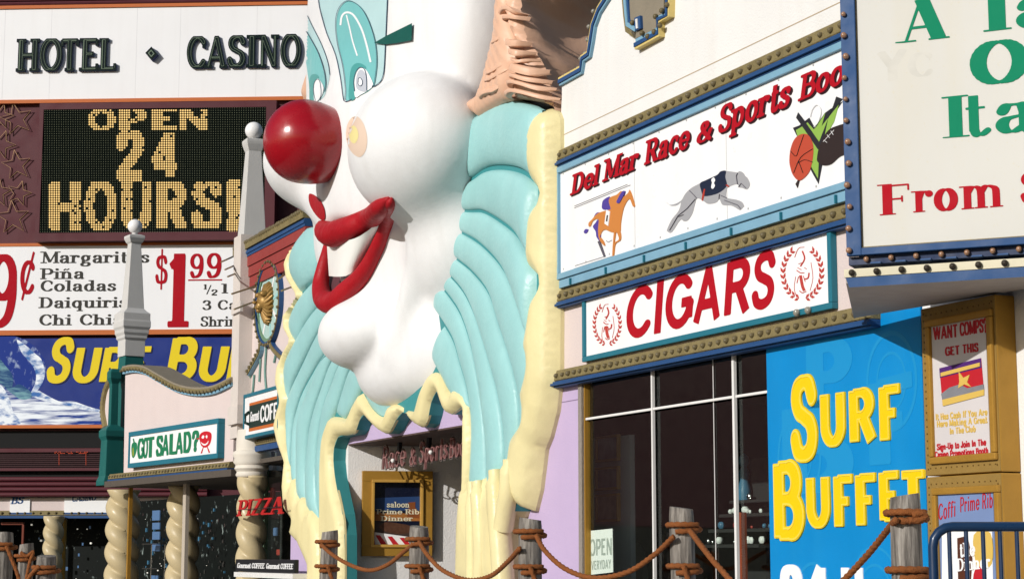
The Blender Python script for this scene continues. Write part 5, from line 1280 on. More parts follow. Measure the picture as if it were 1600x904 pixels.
# price board
pb_ = Thing('price_board', 'white drinks price board with red numerals and dark serif lettering', 'sign', H, (hx(180, 518)[0], hx(180, 518)[1], 0))
a0, a1, a2, a3 = hrect(-160, 517, 470, 381, .25)
pb_.part('panel', MB().box(a0, a1, a2, a3, 0, .25), HWHITE); pb_.part('stripe', MB().box(a0, a1, a3, a3 + .08, 0, .27), ORANGE); pb_.part('stripe', MB().box(a0, a1, a2 - .13, a2, 0, .27), ORANGE)
DKT = mat('dark_serif_ink', srgb(48, 46, 40), .5)
lt = MB(); TH = .2505
for s_, xl, xr, yb, yt in (('Margaritas', 65, 235, 411, 393), ('Piña', 64, 133, 436, 419), ('Coladas', 63, 183, 455, 438), ('Daiquiris', 62, 201, 481, 464), ('Chi Chis', 61, 192, 508, 491), ('½ l', 316, 357, 459, 444), ('3 Ca', 316, 372, 484, 469), ('Shrimp', 313, 392, 510, 494)):
    if s_[0] == '½':
        lettering(lt, place(H, (317, 452), (325, 452), '1', 'slab', t=.25, htop=(317, 444), res=28), TH - .002, TH + .006); lettering(lt, place(H, (323, 459), (331, 459), '/', 'slab', t=.25, htop=(323, 445), res=28), TH - .002, TH + .006)
        lettering(lt, place(H, (330, 461), (341, 461), '2', 'slab', t=.25, htop=(330, 452), res=28), TH - .002, TH + .006); lettering(lt, place(H, (347, 458), (357, 458), 'l', 'slab', t=.25, htop=(347, 443), res=28), TH - .002, TH + .006)
    else: lettering(lt, place(H, (xl, yb), (xr, yb - .8), s_, 'slab', t=.25, htop=(xl, yt), res=32, bold=.92), TH - .002, TH + .006)
pb_.part('lettering', lt, DKT)
lt = MB()
for ch_, xl, xr, yt, yb, bo in (('9', -18, 26, 397, 511, 1.0), ('¢', 32, 54, 392, 463, .8), ('$', 243, 262, 394, 447, .8), ('1', 263, 296, 396, 511, 1.25), ('9', 297, 318, 396, 434, .95), ('9', 323, 346, 395, 434, .95)):
    lt.loops(ink(H, ch_, xl, xr, yb, yt, 'slab', t=.25, bold=bo, res=44), TH - .002, TH + .008)
a_ = hrect(294, 438.5, 347, 436, .25); lt.box(a_[0], a_[1], a_[2], a_[3], TH - .002, TH + .008)
pb_.part('lettering', lt, REDP)
# surf banner
NB = mat('banner_blue', srgb(26, 52, 136), 0.4, noise=0.25, nscale=1.5)
bn = Thing('surf_banner', 'dark blue banner with a breaking white wave and yellow brush lettering', 'sign', H, (hx(180, 668)[0], hx(180, 668)[1], 0))
a0, a1, a2, a3 = hrect(-160, 664, 470, 526, .22)
bn.part('panel', MB().box(a0, a1, a2, a3, 0, .22), NB); bn.part('stripe', MB().box(a0, a1, a2 - .09, a2 - .002, 0, .25), ORANGE)
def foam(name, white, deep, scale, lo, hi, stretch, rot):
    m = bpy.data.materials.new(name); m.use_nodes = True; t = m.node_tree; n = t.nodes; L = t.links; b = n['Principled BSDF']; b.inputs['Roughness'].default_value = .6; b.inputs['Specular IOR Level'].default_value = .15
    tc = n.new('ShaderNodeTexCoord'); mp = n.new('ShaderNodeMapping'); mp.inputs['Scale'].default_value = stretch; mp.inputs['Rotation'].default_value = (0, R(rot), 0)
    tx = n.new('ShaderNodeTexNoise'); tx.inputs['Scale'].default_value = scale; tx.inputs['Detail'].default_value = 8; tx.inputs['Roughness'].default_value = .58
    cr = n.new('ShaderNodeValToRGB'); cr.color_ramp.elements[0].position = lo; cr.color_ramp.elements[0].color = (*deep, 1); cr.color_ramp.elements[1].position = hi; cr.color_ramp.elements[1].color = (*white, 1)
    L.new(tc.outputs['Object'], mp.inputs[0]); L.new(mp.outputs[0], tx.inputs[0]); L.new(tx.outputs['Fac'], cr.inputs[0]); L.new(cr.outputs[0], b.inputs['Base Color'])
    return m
FO1 = foam('foam_streaks', (.80, .85, .90), srgb(24, 62, 150), 2.2, .42, .58, (.35, 1, 4.2), 14)
FO2 = foam('foam_spray', (.80, .85, .90), srgb(70, 120, 190), 3.6, .40, .58, (.8, 1, 1.6), 30)
FO3 = foam('foam_mist', (.55, .66, .82), srgb(28, 56, 144), 4.0, .54, .72, (1, 1, .7), -30)
FO4 = foam('wave_green', srgb(130, 180, 190), srgb(36, 78, 130), 2.4, .42, .6, (.6, 1, 2.4), 35)
ZW = zz(5.653, 0, 520)
def flat_px(T, name, px, m, t0, t1): return T.part(name, MB().loops([[hx(x, y, .22) for x, y in smooth(ZW(px), 4, True)]], t0, t1), m)
flat_px(bn, 'painted_spray', [(-60, 40), (60, 20), (170, 40), (270, 90), (350, 170), (395, 250), (398, 370), (370, 470), (250, 540), (150, 470), (60, 330), (-60, 240)], FO3, .219, .2215)
flat_px(bn, 'painted_crest', [(150, 60), (230, 110), (310, 180), (365, 230), (392, 320), (390, 400), (350, 480), (300, 540), (262, 548), (300, 470), (320, 390), (300, 310), (250, 240), (190, 170)], FO2, .221, .2235)
flat_px(bn, 'painted_barrel', [(-60, 200), (0, 230), (50, 290), (100, 350), (118, 420), (110, 480), (160, 450), (210, 470), (262, 510), (300, 560), (240, 620), (120, 560), (-60, 480)], FO4, .221, .2245)
flat_px(bn, 'painted_wave', [(-60, 430), (20, 460), (100, 530), (190, 585), (280, 570), (330, 510), (420, 550), (520, 600), (640, 600), (760, 640), (860, 670), (960, 690), (960, 800), (600, 812), (-60, 812)], FO1, .223, .2262)
flat_px(bn, 'painted_foam', [(-60, 450), (0, 455), (50, 510), (90, 600), (120, 700), (180, 800), (-60, 810)], FO2, .2255, .228)
flat_px(bn, 'painted_foam', [(275, 545), (330, 505), (400, 540), (520, 600), (640, 618), (800, 655), (920, 690), (760, 682), (620, 645), (460, 616), (340, 580)], FO2, .2255, .2285)
YB = mat('banner_yellow', srgb(244, 216, 30), .4); NSH = mat('banner_shadow', srgb(18, 26, 70), .5)
for ch_, xl, xr, yt, yb in (('S', 71, 107, 529, 596), ('U', 111, 151, 543, 596), ('R', 155, 192, 543, 596), ('F', 196, 228, 542, 595), ('B', 259, 304, 528, 593), ('U', 308, 350, 541, 594), ('F', 354, 384, 540, 593), ('F', 388, 418, 540, 593)):
    C = ink(H, ch_, xl, xr, yb, yt, 'brush', t=.22, bold=1.15, res=48); zb_ = min(p[1] for l in C for p in l)
    sk = lambda l, du, dz: [(u + (z - zb_) * .16 + du, z + dz) for u, z in l]
    o = bn.part('letter', MB().loops([sk(l, 0, 0) for l in C], .2285, .236), YB); bn.part('letter_shadow', MB().loops([sk(l, .03, -.03) for l in C], .2282, .232), NSH, parent=o)
# recess, louvre, pipes under the banner
zb0 = hx(0, 672)[1]
lv = Thing('louvre_fascia', 'dark maroon slatted fascia with a dim red moving-text strip under the blue banner', 'fascia', H, (hx(80, 740)[0], hx(80, 776)[1], 0))
a = hrect(-160, 700, 330, 672, 0); lv.part('recess', MB().box(a[0], a[1], a[2], a[3], .0, .03), mat('recess_black', (.012, .012, .012), .9))
mb = MB()
for k in range(9):
    zt = hx(0, 706 + k * 3.0, .2)[1]; mb.box(a[0], a[1], zt - .030, zt, .03, .20)
lv.part('slats', mb, MAROOND); lv.part('rail', MB().box(a[0], a[1], hx(0, 706, .25)[1], hx(0, 700, .25)[1], .03, .25), MAROON)
lv.part('rail', MB().box(a[0], a[1], hx(0, 735, .25)[1], hx(0, 731, .25)[1], .03, .25), MAROON)
lv.part('recess', MB().box(a[0], a[1], hx(0, 745)[1], hx(0, 736)[1], .03, .06), MATS['recess_black'])
for y in (748, 756, 764, 772): lv.part('pipe', MB().tube([(a[0], hx(0, y, .3)[1], .30), (a[1], hx(0, y, .3)[1], .30)], .062, 10), MAROON)
lv.part('pipe_backing', MB().box(a[0], a[1], hx(0, 776)[1], hx(0, 746)[1], .0, .27), MAROOND)
REDL = mat('red_led', (.5, .05, .03), .4, emit=(1, .16, .04), estr=.35); rg = random.Random(3); mb = MB()
for k in range(26):
    x = 86 + k * 2.1
    for y in (705.5, 707.5):
        if rg.random() < .6: q = hx(x, y, .26); mb.box(q[0] - .008, q[0] + .008, q[1] - .008, q[1] + .008, .255, .262)
for x in (92, 134):
    for y in range(709, 726, 2): q = hx(x, y, .22); mb.box(q[0] - .006, q[0] + .006, q[1] - .008, q[1] + .008, .205, .212)
lv.part('text_strip', mb, REDL)
# low shop beyond the kiosk
sh = Thing('arcade_shop', 'low shop front with bulb cornice and small blue signs under the maroon pipes', 'building', H, (hx(90, 900)[0], 0, 0))
a = hrect(-14, 806, 300, 776, .1)
sh.part('fascia', MB().box(a[0], a[1], a[2], a[3], -.3, .10), PINKW)
q = hrect(15, 800, 47, 779, .14); o = sh.part('sign_panel', MB().box(q[0], q[1], q[2], q[3], .10, .14), BOARD); q = hrect(15, 803, 50, 796, .16); sh.part('sign_edge', MB().box(q[0], q[1], q[2], q[2] + .05, .10, .16), BLUE, parent=o)
q = hrect(100, 800, 172, 777, .14); o = sh.part('sign_panel', MB().box(q[0], q[1], q[2], q[3], .10, .14), BOARD); sh.part('sign_edge', MB().box(q[0], q[1], q[2] - .05, q[2] - .001, .10, .16), BLUE, parent=o)
lt = MB(); lettering(lt, place(H, (17, 787), (36, 786), 'BS', 'slabi', t=.14, htop=(17, 776), res=24), .138, .145); lettering(lt, place(H, (112, 783), (150, 781), 'CASINO', 'slabi', t=.14, htop=(112, 773), res=24), .138, .145); sh.part('lettering', lt, BLUE)
cz = hx(0, 797, .2)[1]
def cornice_on(T, fr, u0, u1, z1, n, h=.13, hb=.07, proj=.22, br=.035, t0=0.0):
    mb = MB(); z0 = z1 - h
    mb.rings([[(u, z, t) for t, z in ((t0, z1 + .01), (t0 + proj * .55, z1), (t0 + proj * .75, z0 + .012), (t0 + proj * .62, z0), (t0, z0))] for u in (u0, u1)], smooth=False)
    c = T.part('cornice', mb, TAN, bev=.006)
    T.part('cornice_moulding', MB().box(u0 + .003, u1 - .003, z0 - hb, z0 - .0015, t0, t0 + proj * .8), BLUE, parent=c)
    b = MB().ball((0, 0, 0.006), br, 8, 5, 1.2)
    ob = T.part('bulb', MB().add([(v[0] + T.b[0], v[1] + T.b[1], v[2] + T.b[2]) for v in b.v], b.f, True), CBULB, parent=c)
    arr(ob, n, lambda k: (u0 + (u1 - u0) * (k + .5) / n - T.b[0], -(t0 + proj * .66 - T.b[2]), (z0 + z1) / 2 - T.b[1]))
    return c
cornice_on(sh, H, a[0], a[1], cz, 26)
back = hrect(-14, 990, 330, 806, -3.0)
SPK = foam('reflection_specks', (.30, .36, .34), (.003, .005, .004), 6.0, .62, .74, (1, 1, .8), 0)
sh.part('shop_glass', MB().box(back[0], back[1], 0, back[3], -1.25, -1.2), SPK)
sh.part('door_frame', MB().box(hx(-2, 860)[0], hx(33, 860)[0], hx(0, 819)[1], hx(0, 815)[1], -.2, -.1).box(hx(31, 860)[0], hx(34, 860)[0], 0, hx(0, 819)[1], -.2, -.1), mat('red_frame', srgb(120, 54, 36), .5))
sh.part('mullion', MB().box(hx(96, 860)[0], hx(101, 860)[0], 0, hx(0, 806)[1], -.12, -.02), GOLDL)
rg = random.Random(11); GB = mat('glow_blue', srgb(84, 118, 160), .3, emit=(.4, .6, .9), estr=.04); GW = mat('glow_white', (.8, .8, .75), .3, emit=(1, .95, .8), estr=.35)
for nm, m, n_ in (('blue_notice', GB, 16), ('glow_speck', GW, 12)):  # scattered specks added in place of reflections in the dark glass
    mb = MB()
    for k in range(n_):
        x, y = rg.uniform(36, 168), rg.uniform(812, 930); q = hx(x, y, -1.0); s_ = rg.uniform(.02, .06)
        if nm == 'blue_notice': mb.box(q[0] - s_ * .7, q[0] + s_ * .7, q[1] - s_ * 1.2, q[1] + s_ * 1.2, -1.0, -.98)
        else: mb.ball((q[0], q[1], -1.0), s_ * .6, 6, 4)
    sh.part(nm, mb, m, kind='stuff')

# ---- twisted columns
COLM = mat('cream_plaster_column', srgb(206, 188, 148), 0.38, noise=.15, nscale=3, bump=.05)
def twisted(fr, px, t, wpx, ztop, label, turns=2.3, capital=False, zc=None):
    u = fr.at(px, 820, t)[0]; r = abs(fr.at(px + wpx / 2, 820, t)[0] - u)
    # half width across the line of sight
    Pm = fr.w(u, 2, t); r = wpx / 2 / FPX * Pm[1]
    T = Thing('twisted_column', label, 'column', fr, (u, 0, t), group='twisted cream columns')
    rs = []; n = 90; seg = 36
    for j in range(n + 1):
        z = .0 + ztop * j / n; tw = 2 * math.pi * turns * j / n; row = []
        for k in range(seg):
            a = 2 * math.pi * k / seg; rr = r * (.66 + .34 * abs(math.cos(a - tw)) ** .75)
            row.append((u + rr * math.cos(a), z, t + rr * math.sin(a)))
        rs.append(row)
    T.part('shaft', MB().rings(rs), COLM, ang=180)
    T.part('base', MB().lathe((u, t), [(r * 1.25, 0), (r * 1.25, .15), (r * 1.1, .2), (r * .9, .28)], 20), COLM)
    return T, u, r

# ---- the salad kiosk in front of the hotel
O_ = F.w(-11.3, 0, 0.25)
KS = Frame((O_[0], O_[1]), -58)
GREEN = mat('dark_green_paint', srgb(32, 104, 100), 0.45, noise=.15, nscale=3, streak=.1, scol=srgb(60, 130, 124)); OBW = mat('grey_white_plaster', srgb(214, 212, 208), .75, noise=.15, nscale=4, bump=.2, bscale=60)
ks = Thing('salad_kiosk', 'pale pink kiosk with wavy bulb-edged top and dark open counter', 'building', KS, (KS.at(280, 740)[0], 0, 0))
kp = lambda x, y, t=0.: KS.at(x, y, t)
topc = smooth([(196, 577), (212, 574), (230, 577), (250, 588), (280, 604), (310, 610), (338, 607), (366, 594)], 4)
zbot = kp(280, 742)[1]
ul, ur = kp(196, 650)[0], kp(366, 650)[0]
ks.part('wall', MB().loops([[(ul, zbot)] + [kp(*q) for q in topc][0:1] + [kp(*q) for q in topc][1:] + [(ur, zbot)]], -.35, 0), PINKW)
pl_ = [kp(*q) for q in topc]
def band(T, name, pts, o0, o1, t0, t1, m, parent=None):
    A = np.array(pts); Tg = np.gradient(A, axis=0); Tg /= np.linalg.norm(Tg, axis=1)[:, None]; Nn = np.c_[-Tg[:, 1], Tg[:, 0]]
    return T.part(name, MB().rings([[(*(p + n_ * o0), t0), (*(p + n_ * o0), t1), (*(p + n_ * o1), t1), (*(p + n_ * o1), t0)] for p, n_ in zip(A, Nn)], smooth=False), m, parent=parent)
tr_ = band(ks, 'top_moulding', pl_, -.03, .05, -.4, .06, GREYT); band(ks, 'moulding_edge', pl_, -.08, -.03, 0, .05, LBLUE, tr_); band(ks, 'bulb_band', pl_, -.035, .02, .05, .075, TAN, tr_)
ob = ks.part('bulb', MB().ball((ks.b[0], ks.b[1], 0), .03, 8, 5), CBULB, parent=tr_)
tb = resample(pl_, 34); arr(ob, 34, lambda k: (tb[k][0] - ks.b[0], -.08, tb[k][1] - .03 - ks.b[1]))
cornice_on(ks, KS, kp(178, 740)[0], kp(366, 740)[0], kp(280, 728, .15)[1], 40, h=.09, hb=.06, proj=.14, br=.024)
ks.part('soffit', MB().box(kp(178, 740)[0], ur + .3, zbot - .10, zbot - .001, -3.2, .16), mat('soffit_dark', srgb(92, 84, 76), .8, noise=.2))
ks.part('return_wall', MB().box(ul - .05, ul + .22, zbot, kp(196, 600)[1], -3.2, -.36), PINKW)
# curved shoulder at the left with its bulb edge
shp = smooth([(186, 582), (176, 590), (166, 610), (162, 640), (166, 668)], 4); P3 = [KS.pt(x, y, -.5) for x, y in shp]
ks.part('shoulder', MB().loops([[KS.at(x, y, -.5) for x, y in shp] + [KS.at(190, 668, -.5), KS.at(190, 582, -.5)]], -.9, -.5), PINKW)
s0 = ks.part('shoulder_moulding', MB().tube(P3, .07, 8), TAN)
ob = ks.part('bulb', MB().ball((ks.b[0], ks.b[1], 0), .03, 8, 5), CBULB, parent=s0)
pp3 = resample(P3, 18); arr(ob, 18, lambda k: (pp3[k][0] - .09 - ks.b[0], -pp3[k][2] - .02, pp3[k][1] - ks.b[1]))
# back of the counter
bk = MB().box(kp(176, 860, -3.2)[0], ur + 1.5, 0, zbot - .1, -3.4, -3.2)
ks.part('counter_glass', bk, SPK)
ks.part('side_wall', MB().box(ur + .35, ur + .45, 0, zbot - .1, -3.2, -.6), mat('dark_side', (.03, .032, .03), .8))
for px, t, m, w_ in ((200, -.25, GOLD, 3.0), (287, -.3, mat('post_white', srgb(196, 184, 168), .5), 6.5)):
    u = kp(px, 820, t)[0]; r = w_ / FPX * 27; ks.part('door_post', MB().box(u - r, u + r, 0, zbot - .1, t - .06, t), m)
rg = random.Random(8)
for nm, m, n_ in (('goods', SHINE[1], 50), ('bottle', SHINE[3], 80), ('lamp', GW, 14)):  # the glowing balls are added specks imitating reflections in the counter glass
    mb = MB()
    for k in range(n_):
        x, y = rg.uniform(222, 275) if rg.random() < .6 else rg.uniform(300, 352), rg.uniform(795, 920); q = KS.pt(x, y, -2.9); s_ = rg.uniform(.008, .03)
        if nm == 'lamp': mb.ball(q, s_ * .6, 6, 4)
        else: mb.box(q[0] - s_, q[0] + s_, q[1] - s_ * 1.3, q[1] + s_ * 1.3, q[2] - .03, q[2])
    ks.part(nm, mb, m, kind='stuff')
for y in (850, 888): q = KS.pt(238, y, -2.7); ks.part('wire_rack', MB().box(q[0] - .05, q[0] + .75, q[1], q[1] + .02, -2.72, -2.5), SHINE[3])
for x in (237, 258): q = KS.pt(x, 850, -2.7); ks.part('wire_rack', MB().tube([(q[0], .2, -2.7), (q[0], q[1] + .02, -2.7)], .012, 6), SHINE[3])
for x, y0, y1 in ((243, 797, 812), (243, 816, 826), (243, 830, 842), (243, 848, 860), (240, 898, 915)):
    a = KS.at(x - 5, y0, -2.8); b = KS.at(x + 6, y1, -2.8); ks.part('blue_notice', MB().box(a[0], b[0], b[1], a[1], -2.82, -2.8), GB)
# salad sign
ss = Thing('salad_sign', 'white sign reading GOT SALAD? with painted green pepper and smiling tomato, on the pink kiosk', 'sign', KS, (kp(270, 735)[0], kp(270, 735)[1], 0))
su0, su1 = kp(201, 700, .1)[0], kp(341, 700, .1)[0]; sz0, sz1 = kp(270, 723, .1)[1], kp(270, 664, .1)[1]
ss.part('panel', MB().box(su0 + .02, su1 - .02, sz0 + .02, sz1 - .02, 0, .09), BOARD)
frame_parts(ss, su0, su1, sz0, sz1, .075, 0, .11, TEALF, w2=.05)
lt = MB(); SGR = mat('salad_green', srgb(36, 128, 88), .45)
sxz = lambda k: sz0 + .075 + (sz1 - sz0 - .15) * k
for ch_, xl, xr in (('G', 215, 226), ('O', 224, 231.5), ('T', 230, 241), ('S', 244, 255), ('A', 254, 264), ('L', 265, 276), ('A', 275, 286), ('D', 287, 299), ('?', 300, 311)):
    C = ink(KS, ch_, xl, xr, 715, 680, 'block', t=.09, bold=1.4, res=36); lo_ = min(p[1] for l in C for p in l); hi_ = max(p[1] for l in C for p in l)
    lt.loops([[(u, sxz(.13) + (sxz(.88) - sxz(.13)) * (z - lo_) / (hi_ - lo_)) for u, z in l] for l in C], .088, .096)
ss.part('lettering', lt, SGR)
SZ = zz(6.953, 190, 640)
kpaint = lambda nm, sh_: painted(ss, nm, sh_, .09, KS)
kpaint('painted_pepper', [(SZ([(112, 370), (135, 350), (165, 360), (168, 420), (150, 490), (128, 522), (112, 500), (106, 430)]), SGR), (SZ([(120, 420), (130, 410), (135, 480), (126, 505), (118, 480)]), mat('pepper_light', srgb(150, 160, 60), .5)), (SZ([(130, 355), (122, 310), (135, 310), (145, 350)]), SGR, 1)])
TOM = mat('tomato_red', srgb(208, 36, 48), .45)
kpaint('painted_tomato', [(SZ([(845, 300), (855, 260), (890, 235), (940, 232), (975, 255), (978, 310), (960, 370), (925, 405), (890, 405), (860, 375)]), TOM), (SZ([(870, 300), (885, 275), (900, 285), (890, 310)]), BOARD), (SZ([(915, 290), (925, 272), (935, 285), (928, 308)]), BOARD), (SZ([(862, 345), (880, 360), (910, 368), (935, 350), (945, 332), (940, 362), (910, 385), (880, 375)]), BOARD), (SZ([(888, 400), (893, 402), (876, 468), (862, 472), (864, 462)]), TOM, 1), (SZ([(930, 402), (936, 400), (962, 456), (950, 466), (948, 456)]), TOM, 1), (SZ([(845, 305), (850, 315), (820, 320), (820, 308)]), TOM, 1)])
# green corner pillar with its obelisk
ax = KS.at(203, 620, -.45); cu, ct = ax[0], -.45; Yk = KS.w(cu, 3, ct)[1]; pz = lambda y: KS.at(203, y, -.45)[1]; pr = lambda w_: w_ / 2 / FPX * Yk * .78
cp = Thing('corner_pillar', 'dark green kiosk corner pillar topped by a pale obelisk with ball finial', 'pillar', KS, (cu, pz(755), ct))
cp.part('shaft', MB().lathe((cu, ct), [(pr(40), pz(690)), (pr(40), pz(600)), (pr(44), pz(596)), (pr(52), pz(590)), (pr(52), pz(582)), (pr(40), pz(576)), (pr(38), pz(558))], sq=True), GREEN, bev=.01)
ob_ = cp.part('obelisk', MB().lathe((cu, ct), [(pr(42), pz(558)), (pr(42), pz(533)), (pr(48), pz(530)), (pr(48), pz(526)), (pr(53), pz(522)), (pr(53), pz(517)), (pr(58), pz(513)), (pr(58), pz(505)), (pr(56), pz(502)), (pr(56), pz(492)), (pr(44), pz(488)), (pr(36), pz(484)), (pr(21), pz(384)), (pr(26), pz(382)), (pr(33), pz(376)), (pr(33), pz(372)), (pr(20), pz(370))], sq=True), OBW, bev=.008)
cp.part('finial', MB().lathe((cu, ct), [(.03, pz(371)), (.05, pz(368)), (.03, pz(366))], 10).ball((cu, pz(357), ct), 11.5 / FPX * Yk, 20, 14), mat('finial_white', (.78, .77, .76), .4), parent=ob_)
lq = lambda w_: w_ / 2 / FPX * Yk * .74
lt0 = -.10; lu = KS.at(175, 700, lt0)[0]; lz = lambda y: KS.at(175, y, lt0)[1]
cp.part('block', MB().lathe((lu, lt0), [(lq(48), lz(758)), (lq(48), lz(751)), (lq(40), lz(743)), (lq(36), lz(688)), (lq(44), lz(682)), (lq(44), lz(673)), (lq(34), lz(668)), (lq(16), lz(664)), (lq(15), lz(600)), (lq(24), lz(592)), (lq(24), lz(582)), (lq(15), lz(577))], sq=True), GREEN, bev=.01)
twisted(KS, 192, -.55, 54, zbot - .1, 'thick twisted cream column at the open corner of the kiosk beside a gold door post', 3.2)
twisted(KS, 286, -.75, 52, zbot - .1, 'twisted cream column behind the pale square post in the middle of the kiosk counter', 3.2)
twisted(H, 84, .4, 32, hx(0, 806)[1], 'slim distant twisted cream column under the low shop cornice', 3.0)

# ---- the coffee shop wall between the kiosk and the clown
cs = Thing('coffee_shop', 'pale pink coffee shop wall with red banded eaves between kiosk and clown', 'building', F, (-11.2, 0, 0))
cu0 = F.at(373, 500)[0]
cs.part('wall', MB().box(cu0, -6.8, 2.95, 5.5, -.3, 0), PINKW)
REDB = mat('red_boards', srgb(158, 66, 62), .6, noise=.2, nscale=4)
eu0, eu1 = F.at(368, 400, .1)[0], -7.7
ez = F.at(370, 387, .12)[1]
for k in range(3): cs.part('eave_board', MB().box(eu0, eu1, ez - .215 - .150 * k - .142, ez - .215 - .150 * k, 0, .10 - .02 * k), REDB)
cs.part('eave_moulding', MB().box(eu0, eu1, ez - .212, ez - .105, 0, .11).box(eu0, eu1, ez - .17, ez - .13, .11, .125), BLUE)
ec = cs.part('cornice', MB().box(eu0 - .02, eu1, ez - .102, ez, -.3, .14), TAN)
ob = cs.part('bulb', MB().ball((cs.b[0], 0, 0), .035, 8, 5), CBULB, parent=ec); arr(ob, 40, lambda k: (eu0 + (eu1 - eu0) * (k + .5) / 40 - cs.b[0], -.13, ez + .0))
cs.part('pilaster', MB().box(F.at(363, 500, .2)[0], F.at(374, 500, .2)[0], F.at(370, 688)[1], ez + .12, -.3, .2), mat('pilaster_white', srgb(226, 216, 208), .7, noise=.15, bump=.2))
cs.part('pilaster_block', MB().box(F.at(361, 500, .24)[0], F.at(375, 500, .24)[0], F.at(370, 500)[1], F.at(370, 484)[1], .2, .24).box(F.at(361, 500, .24)[0], F.at(376, 500, .24)[0], F.at(370, 668)[1], F.at(370, 640)[1], -.1, .26), MATS['pilaster_white'])
# obelisk over the eaves
au, az_ = F.at(393, 380, -.5); Yo = F.w(au, 5, -.5)[1]; oz = lambda y: F.at(393, y, -.5)[1]; orr = lambda w_: w_ / 2 / FPX * Yo * .78
og = Thing('roof_obelisk', 'tall grey plaster obelisk with large white ball on the coffee shop roof', 'obelisk', F, (au, oz(400), -.5))
og.part('shaft', MB().lathe((au, -.5), [(orr(56), oz(470)), (orr(56), oz(378)), (orr(47), oz(374)), (orr(27), oz(240)), (orr(30), oz(237)), (orr(36), oz(230)), (orr(38), oz(226)), (orr(38), oz(222)), (orr(20), oz(220))], sq=True), OBW, bev=.008)
og.part('finial', MB().lathe((au, -.5), [(.04, oz(221)), (.06, oz(219)), (.04, oz(217))], 10).ball((au, oz(207), -.5), 14 / FPX * Yo, 24, 16), MATS['finial_white'])
# roundel
rc = F.at(424, 474); RR_ = (F.at(421, 408)[1] - F.at(421, 540)[1]) / 2
ro = Thing('wall_roundel', 'round blue and gold wall roundel with gilt lion mask beside the clown collar', 'ornament', F, (rc[0], rc[1], 0))
cir = lambda r, n=48: [(rc[0] + r * math.cos(2 * math.pi * k / n), rc[1] + r * math.sin(2 * math.pi * k / n)) for k in range(n)]
ro.part('disc', MB().loops([cir(RR_ * .9)], 0, .03), mat('roundel_pale', srgb(186, 216, 210), .5, noise=.2, nscale=4))
ro.part('rim', MB().loops([cir(RR_), cir(RR_ * .90)], 0, .07), BLUE); ro.part('inner_rim', MB().loops([cir(RR_ * .92), cir(RR_ * .82)], .0, .05), mat('sage_paint', srgb(120, 150, 120), .5)); ro.part('bulb_ring', MB().loops([cir(RR_ * 1.0), cir(RR_ * .95)], .07, .08), TAN)
GILT = mat('gilt', srgb(168, 132, 74), .42, metal=.3, noise=.4, nscale=9)
ob = ro.part('bulb', MB().ball((rc[0], rc[1], 0), .022, 8, 5), CBULB); arr(ob, 30, lambda k: (RR_ * .97 * math.cos(k * .2094), -.085, RR_ * .97 * math.sin(k * .2094)))
for k in range(8): a = math.pi * k / 4 + .2; ro.part('ray', MB().loops([[(rc[0] + .2 * math.cos(a - .1), rc[1] + .2 * math.sin(a - .1)), (rc[0] + RR_ * .8 * math.cos(a - .06), rc[1] + RR_ * .8 * math.sin(a - .06)), (rc[0] + RR_ * .8 * math.cos(a + .06), rc[1] + RR_ * .8 * math.sin(a + .06)), (rc[0] + .2 * math.cos(a + .1), rc[1] + .2 * math.sin(a + .1))]], .03, .036), BOARD if k % 2 else TEAL)
mane = MB(); rg = random.Random(2)
for k in range(26): a = 2 * math.pi * k / 26; mane.tube([(rc[0] + .16 * math.cos(a), rc[1] + .2 * math.sin(a), .10), (rc[0] + (.30 + .03 * rg.random()) * .8 * math.cos(a + .15), rc[1] + (.38 + .04 * rg.random()) * math.sin(a + .15), .06), (rc[0] + .34 * math.cos(a + .3), rc[1] + .46 * math.sin(a + .3), .04)], [.06, .05, .02], 7)
sc_ = lambda mb_: setattr(mb_, 'v', [(rc[0] + (u - rc[0]) * .66, rc[1] + (z - rc[1]) * .66, t) for u, z, t in mb_.v])
sc_(mane); ro.part('mane', mane, GILT)
fc = MB().ball((rc[0], rc[1] + .02, .08), .22, 16, 10, .6).ball((rc[0], rc[1] - .07, .16), .12, 12, 8, .6).ball((rc[0] - .05, rc[1] - .1, .18), .055, 8, 6).ball((rc[0] + .05, rc[1] - .1, .18), .055, 8, 6).ball((rc[0], rc[1] - .17, .17), .055, 8, 6).ball((rc[0] - .08, rc[1] + .06, .16), .045, 8, 6).ball((rc[0] + .08, rc[1] + .06, .16), .045, 8, 6).ball((rc[0], rc[1], .24), .04, 8, 6).ball((rc[0] - .17, rc[1] + .18, .14), .07, 8, 6).ball((rc[0] + .17, rc[1] + .18, .14), .07, 8, 6)
sc_(fc); ro.part('lion_mask', fc, GILT, ang=80)
sw = [F.at(x, y) for x, y in smooth([(412, 536), (411, 548), (404, 562), (394, 580), (384, 594), (374, 603)], 4)]
sm_ = band(ro, 'scroll_moulding', sw, -.04, .05, 0, .06, LBLUE); band(ro, 'scroll_bulbs', sw, -.02, .04, .06, .075, TAN, sm_)
sw = [F.at(x, y) for x, y in smooth([(428, 534), (430, 542), (436, 550), (444, 558), (452, 562)], 4)]
sm_ = band(ro, 'scroll_moulding', sw, -.04, .05, 0, .06, BLUE); band(ro, 'scroll_bulbs', sw, -.02, .04, .06, .075, TAN, sm_)
ob = ro.part('bulb', MB().ball((rc[0], rc[1], 0), .028, 8, 5), CBULB, parent=sm_); q5 = resample([F.at(x, y) for x, y in ((411, 548), (404, 562), (394, 580), (384, 594), (374, 603))], 12); arr(ob, 12, lambda k: (q5[k][0] - rc[0], -.08, q5[k][1] - rc[1]))
wr = MB()
